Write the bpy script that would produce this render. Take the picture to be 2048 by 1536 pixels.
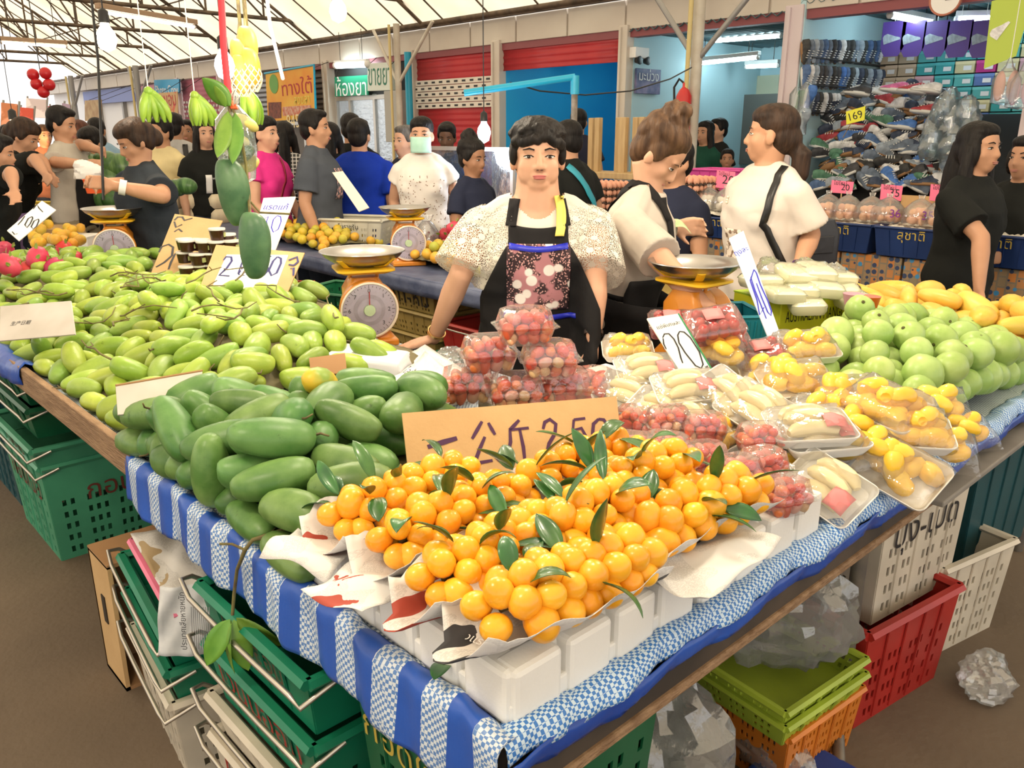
import bpy, bmesh, math, random
import numpy as np
from mathutils import Vector, Matrix, Euler
from mathutils.bvhtree import BVHTree
for _o in list(bpy.data.objects): bpy.data.objects.remove(_o)
SC = bpy.context.scene
COL = SC.collection
PI = math.pi
rnd = random.Random(7)

# ------------------------------------------------------------------ camera, sky, light, exposure
CAM_H, PITCH, YAW, FPX = 1.58, math.radians(17.05), math.radians(46.9), 1640.0
_cd = bpy.data.cameras.new('camera'); CAM = bpy.data.objects.new('camera', _cd); COL.objects.link(CAM)
_cd.sensor_width = 36; _cd.lens = FPX/2048*36; _cd.clip_start = .05; _cd.clip_end = 300
CAM.location = (0, 0, CAM_H); CAM.rotation_euler = (PI/2-PITCH, 0, YAW-PI/2)
SC.camera = CAM
WORLD = bpy.data.worlds.new('daylight'); SC.world = WORLD; WORLD.use_nodes = True
_bg = WORLD.node_tree.nodes['Background']; _bg.inputs[0].default_value = (1, .97, .93, 1); _bg.inputs[1].default_value = 1.5
SC.view_settings.view_transform = 'Standard'; SC.view_settings.look = 'None'
SC.view_settings.exposure = 0.2; SC.view_settings.gamma = 1; SC.view_settings.use_curve_mapping = False
SC.cycles.use_denoising = True; SC.cycles.max_bounces = 8; SC.cycles.transparent_max_bounces = 16
SC.cycles.sample_clamp_indirect = 6
_sd = bpy.data.lights.new('sun', 'SUN'); SUN = bpy.data.objects.new('sun', _sd); COL.objects.link(SUN)
_sd.energy = 3.0; _sd.angle = .05; _sd.color = (1, .95, .86); SUN.rotation_euler = (math.radians(28), math.radians(-18), 0)

# ------------------------------------------------------------------ photo pixel (2048x1536) to world, used for lay-out
_h = np.array([math.cos(YAW), math.sin(YAW), 0]); _f = _h*math.cos(PITCH)+np.array([0, 0, -math.sin(PITCH)])
_r = np.array([_h[1], -_h[0], 0]); _u = np.cross(_r, _f)
def ray(px, py): return _f+_r*(px-1024)/FPX+_u*(768-py)/FPX
def W(px, py, z):
    d = ray(px, py); return Vector(np.array([0, 0, CAM_H])+d*((z-CAM_H)/d[2]))
def WX(px, py, X):
    d = ray(px, py); return Vector(np.array([0, 0, CAM_H])+d*(X/d[0]))
def WY(px, py, Y):
    d = ray(px, py); return Vector(np.array([0, 0, CAM_H])+d*(Y/d[1]))
def WD(px, py, dep): return Vector(np.array([0, 0, CAM_H])+ray(px, py)*dep)
TOCAM = YAW+PI      # heading of something that faces the camera

# ------------------------------------------------------------------ materials
_M = {}
def nt(m): m.use_nodes = True; return m.node_tree
def mat(name, c, r=.5, metal=0, c2=None, scale=6, detail=3, bump=0, bscale=None, trans=0, alpha=1, em=None, ems=0, vary=0, coord='Object', sss=0, ior=1.45, spec=.5, thr=(.35, .65), coat=0, stretch=None):
    if name in _M: return _M[name]
    m = bpy.data.materials.new(name); t = nt(m); N = t.nodes; L = t.links
    b = N['Principled BSDF']
    b.inputs['Base Color'].default_value = (*c, 1); b.inputs['Roughness'].default_value = r; b.inputs['Metallic'].default_value = metal
    b.inputs['Transmission Weight'].default_value = trans; b.inputs['Alpha'].default_value = alpha; b.inputs['IOR'].default_value = ior
    b.inputs['Specular IOR Level'].default_value = spec; b.inputs['Coat Weight'].default_value = coat
    if sss: b.inputs['Subsurface Weight'].default_value = sss; b.inputs['Subsurface Radius'].default_value = (.01, .004, .002)
    if em: b.inputs['Emission Color'].default_value = (*em, 1); b.inputs['Emission Strength'].default_value = ems
    src = None
    if c2 or bump or vary:
        tc = N.new('ShaderNodeTexCoord'); mp = N.new('ShaderNodeMapping'); L.new(tc.outputs[coord], mp.inputs[0])
        if stretch: mp.inputs['Scale'].default_value = stretch
        if vary:
            oi = N.new('ShaderNodeObjectInfo'); mul = N.new('ShaderNodeMath'); mul.operation = 'MULTIPLY'; mul.inputs[1].default_value = 37
            L.new(oi.outputs['Random'], mul.inputs[0]); L.new(mul.outputs[0], mp.inputs['Location'])
    if c2:
        n = N.new('ShaderNodeTexNoise'); n.inputs['Scale'].default_value = scale; n.inputs['Detail'].default_value = detail
        L.new(mp.outputs[0], n.inputs['Vector'])
        cr = N.new('ShaderNodeValToRGB'); cr.color_ramp.elements[0].position = thr[0]; cr.color_ramp.elements[1].position = thr[1]
        cr.color_ramp.elements[0].color = (*c, 1); cr.color_ramp.elements[1].color = (*c2, 1)
        L.new(n.outputs['Fac'], cr.inputs[0]); src = cr.outputs[0]
    if vary:
        hs = N.new('ShaderNodeHueSaturation')
        if src: L.new(src, hs.inputs['Color'])
        else: hs.inputs['Color'].default_value = (*c, 1)
        mr = N.new('ShaderNodeMapRange'); mr.inputs[3].default_value = 1-vary; mr.inputs[4].default_value = 1+vary
        L.new(oi.outputs['Random'], mr.inputs[0]); L.new(mr.outputs[0], hs.inputs['Value'])
        m2 = N.new('ShaderNodeMath'); m2.operation = 'MULTIPLY'; m2.inputs[1].default_value = 7.31; L.new(oi.outputs['Random'], m2.inputs[0])
        m3 = N.new('ShaderNodeMath'); m3.operation = 'FRACT'; L.new(m2.outputs[0], m3.inputs[0])
        mh = N.new('ShaderNodeMapRange'); mh.inputs[3].default_value = .5-vary*.10; mh.inputs[4].default_value = .5+vary*.10
        L.new(m3.outputs[0], mh.inputs[0]); L.new(mh.outputs[0], hs.inputs['Hue']); src = hs.outputs[0]
    if src: L.new(src, b.inputs['Base Color'])
    if bump:
        n2 = N.new('ShaderNodeTexNoise'); n2.inputs['Scale'].default_value = bscale or scale*3; L.new(mp.outputs[0], n2.inputs['Vector'])
        bp = N.new('ShaderNodeBump'); bp.inputs['Strength'].default_value = bump; bp.inputs['Distance'].default_value = .01
        L.new(n2.outputs['Fac'], bp.inputs['Height']); L.new(bp.outputs[0], b.inputs['Normal'])
    _M[name] = m; return m
def emit(name, c, s):
    if name in _M: return _M[name]
    m = bpy.data.materials.new(name); t = nt(m); t.nodes.clear()
    e = t.nodes.new('ShaderNodeEmission'); e.inputs[0].default_value = (*c, 1); e.inputs[1].default_value = s
    o = t.nodes.new('ShaderNodeOutputMaterial'); t.links.new(e.outputs[0], o.inputs[0]); _M[name] = m; return m
def film(name, c=(1, 1, 1), fac=.12, r=.06, haze=.1):
    """thin clear plastic: mostly see-through, glossy glints, a little milky haze"""
    if name in _M: return _M[name]
    m = bpy.data.materials.new(name); t = nt(m); N = t.nodes; L = t.links; N.clear()
    tr = N.new('ShaderNodeBsdfTransparent'); tr.inputs[0].default_value = (*c, 1)
    gl = N.new('ShaderNodeBsdfGlossy'); gl.inputs['Roughness'].default_value = r
    df = N.new('ShaderNodeBsdfTranslucent'); df.inputs[0].default_value = (*[min(1, x*.95) for x in c], 1)
    df2 = N.new('ShaderNodeBsdfDiffuse'); df2.inputs[0].default_value = (*[min(1, x*.95) for x in c], 1)
    md = N.new('ShaderNodeMixShader'); md.inputs[0].default_value = .5; L.new(df.outputs[0], md.inputs[1]); L.new(df2.outputs[0], md.inputs[2])
    mh = N.new('ShaderNodeMixShader'); mh.inputs[0].default_value = haze; L.new(tr.outputs[0], mh.inputs[1]); L.new(md.outputs[0], mh.inputs[2])
    fr = N.new('ShaderNodeFresnel'); fr.inputs[0].default_value = 1.45
    ma = N.new('ShaderNodeMath'); ma.operation = 'MULTIPLY_ADD'; ma.inputs[1].default_value = .7; ma.inputs[2].default_value = fac*.25; L.new(fr.outputs[0], ma.inputs[0])
    mx = N.new('ShaderNodeMixShader'); L.new(ma.outputs[0], mx.inputs[0]); L.new(mh.outputs[0], mx.inputs[1]); L.new(gl.outputs[0], mx.inputs[2])
    tc = N.new('ShaderNodeTexCoord'); n = N.new('ShaderNodeTexNoise'); n.inputs['Scale'].default_value = 22; n.inputs['Detail'].default_value = 4; L.new(tc.outputs['Object'], n.inputs['Vector'])
    bp = N.new('ShaderNodeBump'); bp.inputs['Strength'].default_value = .55; bp.inputs['Distance'].default_value = .01; L.new(n.outputs['Fac'], bp.inputs['Height'])
    L.new(bp.outputs[0], gl.inputs['Normal']); L.new(bp.outputs[0], fr.inputs['Normal'])
    o = N.new('ShaderNodeOutputMaterial'); L.new(mx.outputs[0], o.inputs[0]); _M[name] = m; return m

# ------------------------------------------------------------------ mesh helpers
I4 = Matrix.Identity(4)
def TR(loc=(0, 0, 0), rot=(0, 0, 0), s=1):
    sc = Matrix.Diagonal((*((s, s, s) if not hasattr(s, '__len__') else s), 1))
    return Matrix.Translation(Vector(loc)) @ Euler(rot).to_matrix().to_4x4() @ sc
class G:
    def __init__(self): self.v = []; self.f = []; self.m = []; self.mi = 0
    def add(self, vs, fs, M=None):
        o = len(self.v)
        self.v += [tuple(M @ Vector(p)) for p in vs] if M is not None else [tuple(p) for p in vs]
        self.f += [tuple(i+o for i in f) for f in fs]; self.m += [self.mi]*len(fs); return self
    def box(self, c=(0, 0, 0), s=(1, 1, 1), M=None, taper=1):
        x, y, z = s[0]/2, s[1]/2, s[2]/2; t = taper
        vs = [(c[0]+a*x*(t if k < 0 else 1), c[1]+b*y*(t if k < 0 else 1), c[2]+k*z) for k in (-1, 1) for a, b in ((-1, -1), (1, -1), (1, 1), (-1, 1))]
        return self.add(vs, [(3, 2, 1, 0), (4, 5, 6, 7), (0, 1, 5, 4), (1, 2, 6, 5), (2, 3, 7, 6), (3, 0, 4, 7)], M)
    def lathe(self, prof, n=24, M=None, cap=True):
        vs = []; fs = []
        for r, z in prof:
            for i in range(n): a = 2*PI*i/n; vs.append((r*math.cos(a), r*math.sin(a), z))
        for k in range(len(prof)-1):
            for i in range(n): j = (i+1) % n; fs.append((k*n+i, k*n+j, (k+1)*n+j, (k+1)*n+i))
        if cap:
            if prof[0][0] > 1e-6: fs.append(tuple(range(n))[::-1])
            if prof[-1][0] > 1e-6: fs.append(tuple(range((len(prof)-1)*n, len(prof)*n)))
        return self.add(vs, fs, M)
    def ell(self, c, r, nu=16, nv=10, M=None):
        if not hasattr(r, '__len__'): r = (r, r, r)
        vs = [(c[0], c[1], c[2]-r[2])]; fs = []
        for k in range(1, nv):
            a = -PI/2+PI*k/nv
            for i in range(nu): b = 2*PI*i/nu; vs.append((c[0]+r[0]*math.cos(a)*math.cos(b), c[1]+r[1]*math.cos(a)*math.sin(b), c[2]+r[2]*math.sin(a)))
        vs.append((c[0], c[1], c[2]+r[2])); e = len(vs)-1
        for i in range(nu):
            j = (i+1) % nu; fs.append((0, 1+j, 1+i)); fs.append((e, e-nu+i, e-nu+j))
            for k in range(nv-2): fs.append((1+k*nu+i, 1+k*nu+j, 1+(k+1)*nu+j, 1+(k+1)*nu+i))
        return self.add(vs, fs, M)
    def tube(self, pts, r, n=10, M=None, closed=False, sq=None):
        P = [Vector(p) for p in pts]; R = r if hasattr(r, '__len__') else [r]*len(P)
        vs = []; fs = []; up = None
        for i, p in enumerate(P):
            if closed: d = (P[(i+1) % len(P)]-P[i-1])
            else: d = (P[min(i+1, len(P)-1)]-P[max(i-1, 0)])
            if d.length < 1e-9: d = Vector((0, 0, 1))
            d.normalize()
            if up is None:
                up = Vector((0, 0, 1)) if abs(d.z) < .9 else Vector((1, 0, 0))
            a = d.cross(up)
            if a.length < 1e-6: a = d.orthogonal()
            a.normalize(); b = a.cross(d).normalized(); up = b
            for k in range(n):
                t = 2*PI*k/n; ca, sa = math.cos(t), math.sin(t)
                if sq: ca *= sq[0]; sa *= sq[1]
                vs.append(p+(a*ca+b*sa)*R[i])
        m = len(P)
        for i in range(m if closed else m-1):
            for k in range(n): j = (k+1) % n; i2 = (i+1) % m; fs.append((i*n+k, i*n+j, i2*n+j, i2*n+k))
        if not closed: fs += [tuple(range(n))[::-1], tuple(range((m-1)*n, m*n))]
        return self.add(vs, fs, M)
    def loft(self, rings, M=None, cap=True, closed=True):
        n = len(rings[0]); vs = [p for r in rings for p in r]; fs = []
        for k in range(len(rings)-1):
            for i in range(n if closed else n-1): j = (i+1) % n; fs.append((k*n+i, k*n+j, (k+1)*n+j, (k+1)*n+i))
        if cap and closed: fs += [tuple(range(n))[::-1], tuple(range((len(rings)-1)*n, len(rings)*n))]
        return self.add(vs, fs, M)
    def grid(self, fn, nu, nv, M=None):
        vs = [fn(i/nu, j/nv) for j in range(nv+1) for i in range(nu+1)]
        fs = [(j*(nu+1)+i, j*(nu+1)+i+1, (j+1)*(nu+1)+i+1, (j+1)*(nu+1)+i) for j in range(nv) for i in range(nu)]
        return self.add(vs, fs, M)
    def prism(self, poly, z0, z1, M=None):
        n = len(poly); vs = [(x, y, z0) for x, y in poly]+[(x, y, z1) for x, y in poly]
        fs = [tuple(range(n))[::-1], tuple(range(n, 2*n))]+[(i, (i+1) % n, n+(i+1) % n, n+i) for i in range(n)]
        return self.add(vs, fs, M)
    def mesh(self, name, mats, smooth=True):
        me = bpy.data.meshes.new(name); me.from_pydata(self.v, [], self.f)
        for m in (mats if isinstance(mats, (list, tuple)) else [mats]): me.materials.append(m)
        if len(me.materials) > 1: me.polygons.foreach_set('material_index', self.m)
        if smooth: me.polygons.foreach_set('use_smooth', [True]*len(me.polygons))
        me.update(); return me
    def obj(self, name, mats, parent=None, smooth=True, bevel=0, solid=0, sub=0, auto=True, loc=None, rot=None, seg=2):
        me = self.mesh(name, mats, smooth)
        o = bpy.data.objects.new(name, me); COL.objects.link(o); o.parent = parent
        if loc is not None: o.location = loc
        if rot is not None: o.rotation_euler = rot
        if solid: md = o.modifiers.new('s', 'SOLIDIFY'); md.thickness = solid; md.offset = 0
        if bevel: md = o.modifiers.new('b', 'BEVEL'); md.width = bevel; md.segments = seg; md.limit_method = 'ANGLE'; md.angle_limit = .7
        if sub: md = o.modifiers.new('u', 'SUBSURF'); md.levels = sub; md.render_levels = sub
        if smooth and auto:
            me.set_sharp_from_angle(angle=.9)
        return o
def tag(o, label, cat, group=None, kind=None):
    if label: o['label'] = label
    if cat: o['category'] = cat
    if group: o['group'] = group
    if kind: o['kind'] = kind
    return o
def struct(o, label=None):
    o['kind'] = 'structure'
    if label: o['label'] = label
    return o
def thing(name, label, cat, loc=(0, 0, 0), rz=0, group=None, rot=None):
    o = bpy.data.objects.new(name, None); COL.objects.link(o); o.empty_display_size = .05
    o.location = loc; o.rotation_euler = rot or (0, 0, rz); return tag(o, label, cat, group)
def bxo(name, c, s, m, parent=None, bevel=0, **k): return G().box(c, s).obj(name, m, parent, smooth=False, bevel=bevel, **k)
def inst(me, name, parent=None, M=None):
    o = bpy.data.objects.new(name, me); COL.objects.link(o); o.parent = parent
    if M is not None: o.matrix_world = M if parent is None else I4; o.matrix_local = M
    return o
def copy_tree(o, parent=None, label=None, group=None):
    c = o.copy(); COL.objects.link(c); c.parent = parent
    if label: c['label'] = label
    if group: c['group'] = group
    for ch in list(o.children): copy_tree(ch, c)
    return c
TMP = bpy.data.scenes.new('workbench'); TMPC = TMP.collection
def evaluated_mesh(o):
    """mesh of o with its modifiers, evaluated alone in a side scene (no bpy.ops)"""
    with bpy.context.temp_override(scene=TMP, view_layer=TMP.view_layers[0]):
        return bpy.data.meshes.new_from_object(o.evaluated_get(bpy.context.evaluated_depsgraph_get()))
def remesh(g, name, m, parent=None, vox=.01, smooth=4, fac=.5):
    me = g.mesh(name, m); o = bpy.data.objects.new(name, me); TMPC.objects.link(o)
    md = o.modifiers.new('r', 'REMESH'); md.mode = 'VOXEL'; md.voxel_size = vox; md.use_smooth_shade = True
    if smooth: sm = o.modifiers.new('s', 'SMOOTH'); sm.factor = fac; sm.iterations = smooth
    nm = evaluated_mesh(o); o.modifiers.clear(); o.data = nm; bpy.data.meshes.remove(me); TMPC.objects.unlink(o); COL.objects.link(o); o.parent = parent
    return o
def text_geo(s, size=1, ext=0, shear=0, bold=0, align='CENTER', space=1):
    cu = bpy.data.curves.new('t', 'FONT'); cu.body = s; cu.size = size; cu.extrude = ext; cu.shear = shear; cu.offset = bold
    cu.align_x = align; cu.align_y = 'CENTER'; cu.space_character = space; cu.resolution_u = 3; cu.fill_mode = 'FRONT' if ext == 0 else 'BOTH'
    o = bpy.data.objects.new('t', cu); TMPC.objects.link(o); me = evaluated_mesh(o)
    vs = [tuple(v.co) for v in me.vertices]; fs = [tuple(p.vertices) for p in me.polygons]
    bpy.data.objects.remove(o); bpy.data.curves.remove(cu); bpy.data.meshes.remove(me)
    return vs, fs
def text(name, s, m, parent, M, size=.1, shear=0, bold=0, width=None, height=None, space=1, bend=None):
    """flat lettering lying in the local XY plane of M"""
    vs, fs = text_geo(s, size, 0, shear, bold, space=space)
    if not vs: return None
    if width or height:
        xs = [v[0] for v in vs]; ys = [v[1] for v in vs]; cx = (min(xs)+max(xs))/2; cy = (min(ys)+max(ys))/2
        sx = (width/(max(xs)-min(xs)) if width else None); sy = (height/(max(ys)-min(ys)) if height else None); sx = sx or sy; sy = sy or sx
        vs = [((v[0]-cx)*sx, (v[1]-cy)*sy, 0) for v in vs]
    if bend: vs = [bend(v) for v in vs]
    g = G(); g.add(vs, fs); o = g.obj(name, m, parent, smooth=False); o.matrix_local = M; return o
def strokes(g, lines, w, M=None, z=0):
    """brush strokes: polylines in XY drawn as ribbons of width w"""
    for ln in lines:
        P = [Vector((p[0], p[1], z)) for p in ln]; vs = []; fs = []
        for i, p in enumerate(P):
            d = P[min(i+1, len(P)-1)]-P[max(i-1, 0)]; d.normalize(); nrm = Vector((-d.y, d.x, 0))*w/2*(1 if 0 < i < len(P)-1 else .75)
            vs += [p-nrm, p+nrm]
        for i in range(len(P)-1): fs.append((2*i, 2*i+2, 2*i+3, 2*i+1))
        g.add(vs, fs, M)
    return g
def arc(cx, cy, rx, ry, a0, a1, n=10): return [(cx+rx*math.cos(math.radians(a0+(a1-a0)*i/n)), cy+ry*math.sin(math.radians(a0+(a1-a0)*i/n))) for i in range(n+1)]
def frame(o, x, y):
    """matrix with origin o, X along x and Y close to y"""
    x = Vector(x).normalized(); y = Vector(y); z = x.cross(y).normalized(); y = z.cross(x)
    return Matrix(((x.x, y.x, z.x, o[0]), (x.y, y.y, z.y, o[1]), (x.z, y.z, z.z, o[2]), (0, 0, 0, 1)))
# ------------------------------------------------------------------ the setting
M_floor = mat('floor_concrete', (.10, .072, .05), .75, c2=(.17, .125, .085), scale=.9, detail=8, bump=.25, bscale=40)
M_cream = mat('cream_paint', (.66, .60, .52), .5, c2=(.60, .53, .46), scale=1.5)
M_pinkw = mat('pink_white_paint', (.68, .58, .60), .5)
M_redsh = mat('red_shutter', (.50, .028, .035), .4, c2=(.42, .02, .03), scale=2)
M_marsh = mat('maroon_shutter', (.42, .12, .18), .5)
M_blue_wall = mat('bright_blue_wall', (.025, .42, .80), .6, c2=(.04, .50, .86), scale=.8)
M_teal_wall = mat('pale_teal_wall', (.50, .70, .76), .6, c2=(.44, .64, .70), scale=1)
M_grey = mat('grey_metal', (.32, .31, .30), .45, .3)
M_dark = mat('dark_steel', (.045, .04, .036), .5, .4)
M_rust = mat('roof_steel', (.16, .11, .07), .6, .2, c2=(.07, .05, .035), scale=8)
M_white = mat('white_paint', (.80, .79, .77), .4)
M_black = mat('black_plastic', (.012, .012, .013), .4)
M_cyanpipe = mat('cyan_pipe', (.02, .36, .56), .35)
M_tube = emit('fluorescent_glow', (.72, .95, 1.0), 24)
M_tubew = emit('warm_fluorescent_glow', (1, .95, .85), 10)
M_bulb = emit('bulb_glow', (1, .86, .62), 45)
M_cfl = emit('cool_bulb_glow', (.86, .9, 1), 12)
M_glass = film('window_glass', (.92, .97, 1), .5, .02, .04)

struct(G().box((8, 10, -.05), (60, 70, .1)).obj('floor', M_floor, smooth=False), 'worn brown concrete floor of the market hall')
WXP, FZ = 8.2, 2.75
# fascia of wide cream panels
fas = struct(bxo('trim_1', (8.32, 15.5, 2.915), (.16, 31, .33), M_cream), 'cream sheet fascia over the shopfronts')
y = 0.15
while y < 30:
    w = .95 if y < 12 else 1.3
    bxo('panel', (8.225, y+w/2, 2.915), (.03, w-.03, .325), M_cream, fas, bevel=.006); y += w
struct(bxo('trim_2', (8.3, 8, 2.71), (.14, 15, .09), mat('dull_red_lintel', (.26, .07, .08), .5)))
struct(bxo('trim_3', (8.14, 15.5, 3.10), (.10, 31, .05), M_rust))
# pillars between the shops (y centre, width, material)
for i, (yc, w, m) in enumerate(((4.60, .20, M_pinkw), (6.80, .13, M_cream), (9.08, .17, M_cream), (11.05, .12, M_cream), (13.6, .16, M_cream), (17.9, .2, M_pinkw), (20.2, .16, M_pinkw), (2.3, .2, M_pinkw))):
    p = struct(bxo('trim_%d' % (4+i), (8.28, yc, 1.4), (.22, w, 2.8), m, bevel=.01))
    bxo('bead', (8.155, yc+w*.2, 1.4), (.03, .03, 2.75), m, p)
def wallq(name, a, b, z0, z1, m, label=None, t=.06):
    a = Vector((*a, 0)); b = Vector((*b, 0)); d = b-a
    o = G().box((0, 0, 0), (d.length, t, z1-z0)).obj(name, m, smooth=False); o.location = ((a+b)/2)+Vector((0, 0, (z0+z1)/2)); o.rotation_euler = (0, 0, math.atan2(d.y, d.x))
    return struct(o, label)
M_ceil = mat('corrugated_ceiling', (.10, .17, .19), .5)
def corr(name, x0, x1, y0, y1, z, amp, per, m, axis='y', label=None):
    n = max(2, int((y1-y0)/per*4)); 
    g = G().grid(lambda u, v: (x0+(x1-x0)*v, y0+(y1-y0)*u, z+amp*math.sin(2*PI*u*(y1-y0)/per)), n, 1)
    o = g.obj(name, m, solid=.004); return struct(o, label)
def shutter(name, y0, y1, z0, z1, m, label, x=8.25, per=.085):
    n = int((z1-z0)/per)*4; g = G().grid(lambda u, v: (x+.014*abs(math.sin(PI*v*(z1-z0)/per)), y0+(y1-y0)*u, z0+(z1-z0)*v), 2, n)
    return struct(g.obj(name, m, solid=.003, auto=False), label)
# shoe shop
wallq('wall_shoe_shop_side', (8.2, 4.52), (10.3, 4.52), 0, 2.9, M_teal_wall, 'pale wall of the shoe shop behind hanging shoes')
wallq('wall_shoe_shop_back', (10.3, 4.52), (10.3, -2), 0, 2.9, M_teal_wall, 'back wall of the shoe shop behind stacked boxes')
corr('ceiling_shoe_shop', 8.2, 10.35, -2, 4.55, 2.82, .02, .12, M_ceil, label='corrugated metal ceiling of the shoe shop')
# pale teal shop
wallq('wall_teal_shop_back', (11.2, 4.65), (11.2, 6.8), 0, 2.9, M_teal_wall, 'pale teal back wall of the lit shop')
wallq('wall_teal_shop_left', (8.3, 6.76), (11.2, 6.76), 0, 2.9, M_teal_wall, 'pale teal side wall of the lit shop with a poster')
wallq('wall_teal_shop_right', (8.3, 4.62), (11.2, 4.62), 0, 2.9, M_teal_wall)
corr('ceiling_teal_shop', 8.2, 11.2, 4.6, 6.8, 2.74, .02, .12, M_ceil)
# bright blue shop with a half-open red shutter
wallq('wall_blue_shop_back', (10.9, 6.85), (10.9, 9.1), 0, 2.9, M_blue_wall, 'bright blue back wall of the open shop')
wallq('wall_blue_shop_left', (8.3, 9.02), (10.9, 9.02), 0, 2.9, M_blue_wall); wallq('wall_blue_shop_right', (8.3, 6.86), (10.9, 6.86), 0, 2.9, M_blue_wall)
struct(bxo('ceiling_blue_shop', (9.6, 7.95, 2.78), (2.7, 2.3, .05), M_ceil))
shutter('door_1', 6.87, 9.0, 2.40, 2.74, M_redsh, 'red roller shutter half rolled up over the blue shop')
# closed red shutter with a perforated white band
d2 = shutter('door_2', 9.17, 11.0, 0, 2.74, M_redsh, 'closed red roller shutter with a white perforated band')
M_band = mat('shutter_band_white', (.74, .68, .60), .5)
g = G()
for k in range(5): g.box((8.232, 10.085, 1.93+.085*k+.04), (.024, 1.81, .075))
g.obj('perforated_band', M_band, d2, smooth=False)
g = G()
for k in range(5):
    for j in range(10): g.box((8.219, 9.28+.18*j+(.09 if k % 2 else 0), 1.97+.085*k), (.012, .075, .026))
g.obj('perforation', M_black, d2, smooth=False)
# pharmacy front of glass
M_alu = mat('aluminium_frame', (.62, .60, .57), .35, .6)
wallq('wall_pharmacy_back', (10.2, 11.1), (10.2, 13.5), 0, 2.9, mat('pharmacy_back', (.34, .52, .60), .6, c2=(.12, .25, .34), scale=5), None)
wn = struct(bxo('window_1', (8.3, 12.3, 2.15), (.07, 2.35, .07), M_alu), 'aluminium framed glass front of the pharmacy')
for yy in (11.15, 11.75, 12.25, 13.0, 13.45): bxo('mullion', (8.3, yy, 1.1), (.06, .06, 2.2), M_alu, wn)
for a, b in ((11.15, 11.75), (11.75, 12.25), (12.25, 13.0), (13.0, 13.45)): bxo('pane', (8.3, (a+b)/2, 1.1), (.012, b-a-.05, 2.1), M_glass, wn)
struct(bxo('wall_pharmacy_top', (8.36, 12.3, 2.46), (.08, 2.4, .58), mat('dark_panel', (.05, .05, .05), .7)))  # near-black wall strip above the pharmacy glass
rg = random.Random(3)
for k in range(3):      # lit shelves of medicine behind the glass
    sh = tag(bxo('shelf', (9.9, 12.3, .55+.42*k), (.3, 2.2, .03), M_white), ('lowest', 'middle', 'top')[k]+' white shelf behind the pharmacy glass', 'shelf'); [bxo('upright', (9.9, yy, (.55+.42*k)/2), (.3, .03, .55+.42*k), M_white, sh) for yy in (11.22, 13.38)]; [bxo('medicine_box', (9.86, 11.35+.14*j, .61+.42*k), (.1, .1, rg.uniform(.07, .15)), mat('medicine_%d' % (j % 4), ((.6, .6, .6), (.1, .3, .5), (.5, .12, .1), (.1, .4, .25))[j % 4], .5), sh) for j in range(14)]
# dark louvred windows left of the pharmacy
wallq('wall_louvre', (8.36, 13.6), (8.36, 17.85), 0, 2.9, mat('dark_grey_wall', (.16, .15, .15), .7), None)  # plain dark grey wall behind the louvres
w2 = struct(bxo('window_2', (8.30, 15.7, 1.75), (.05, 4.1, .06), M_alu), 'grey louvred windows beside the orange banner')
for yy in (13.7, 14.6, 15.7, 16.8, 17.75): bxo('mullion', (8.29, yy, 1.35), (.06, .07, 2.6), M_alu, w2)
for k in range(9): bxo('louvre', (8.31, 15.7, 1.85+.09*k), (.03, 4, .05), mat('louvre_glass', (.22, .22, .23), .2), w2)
# far shutters and pale shops
shutter('door_3', 17.95, 20.1, 0, 2.74, M_marsh, 'faded maroon roller shutter behind the hanging bananas', per=.1)
g = G()
for k in range(5):
    for j in range(14): g.box((8.243, 18.05+.15*j+(.075 if k % 2 else 0), 1.85+.1*k), (.012, .09, .05))
g.obj('perforated_band', mat('pale_grey', (.62, .56, .58), .5), bpy.data.objects['door_3'], smooth=False)
M_bright = mat('bright_shop_wall', (.86, .86, .88), .6)
wallq('wall_bright_shops', (8.5, 20.2), (8.5, 31), 0, 2.9, M_bright, 'pale sunlit shop walls at the far end')
for k, yy in enumerate((22.5, 24.5, 26.5)): struct(bxo('trim_%d' % (12+k), (8.42, yy, 1.4), (.1, .12, 2.8), M_grey))
for k, (yc, c) in enumerate(((21.5, (.7, .32, .42)), (25.5, (.24, .3, .62)))):
    struct(bxo('trim_%d' % (15+k), (8.36, yc, 2.55), (.1, 2.6 if k == 0 else 4, .35), mat('awning_%d' % k, c, .6)))

# ------------------------------------------------------------------ canopy roof of translucent cloth on steel trusses
def translucent(name, c, f=.75):
    m = bpy.data.materials.new(name); t = nt(m); N = t.nodes; L = t.links; N.clear()
    tc = N.new('ShaderNodeTexCoord'); n = N.new('ShaderNodeTexNoise'); n.inputs['Scale'].default_value = .7; n.inputs['Detail'].default_value = 5; L.new(tc.outputs['Object'], n.inputs['Vector'])
    cr = N.new('ShaderNodeValToRGB'); cr.color_ramp.elements[0].position = .35; cr.color_ramp.elements[1].position = .65
    cr.color_ramp.elements[0].color = (c[0]*.86, c[1]*.82, c[2]*.72, 1); cr.color_ramp.elements[1].color = (*c, 1); L.new(n.outputs['Fac'], cr.inputs[0])
    a = N.new('ShaderNodeBsdfTranslucent'); b = N.new('ShaderNodeBsdfDiffuse'); L.new(cr.outputs[0], a.inputs[0]); L.new(cr.outputs[0], b.inputs[0])
    mx = N.new('ShaderNodeMixShader'); mx.inputs[0].default_value = 1-f; L.new(a.outputs[0], mx.inputs[1]); L.new(b.outputs[0], mx.inputs[2])
    o = N.new('ShaderNodeOutputMaterial'); L.new(mx.outputs[0], o.inputs[0]); return m
M_canopy = translucent('canopy_cloth', (.84, .75, .60), .72)
EZ, RZ_, XR = 3.14, 5.5, 4.1
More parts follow.
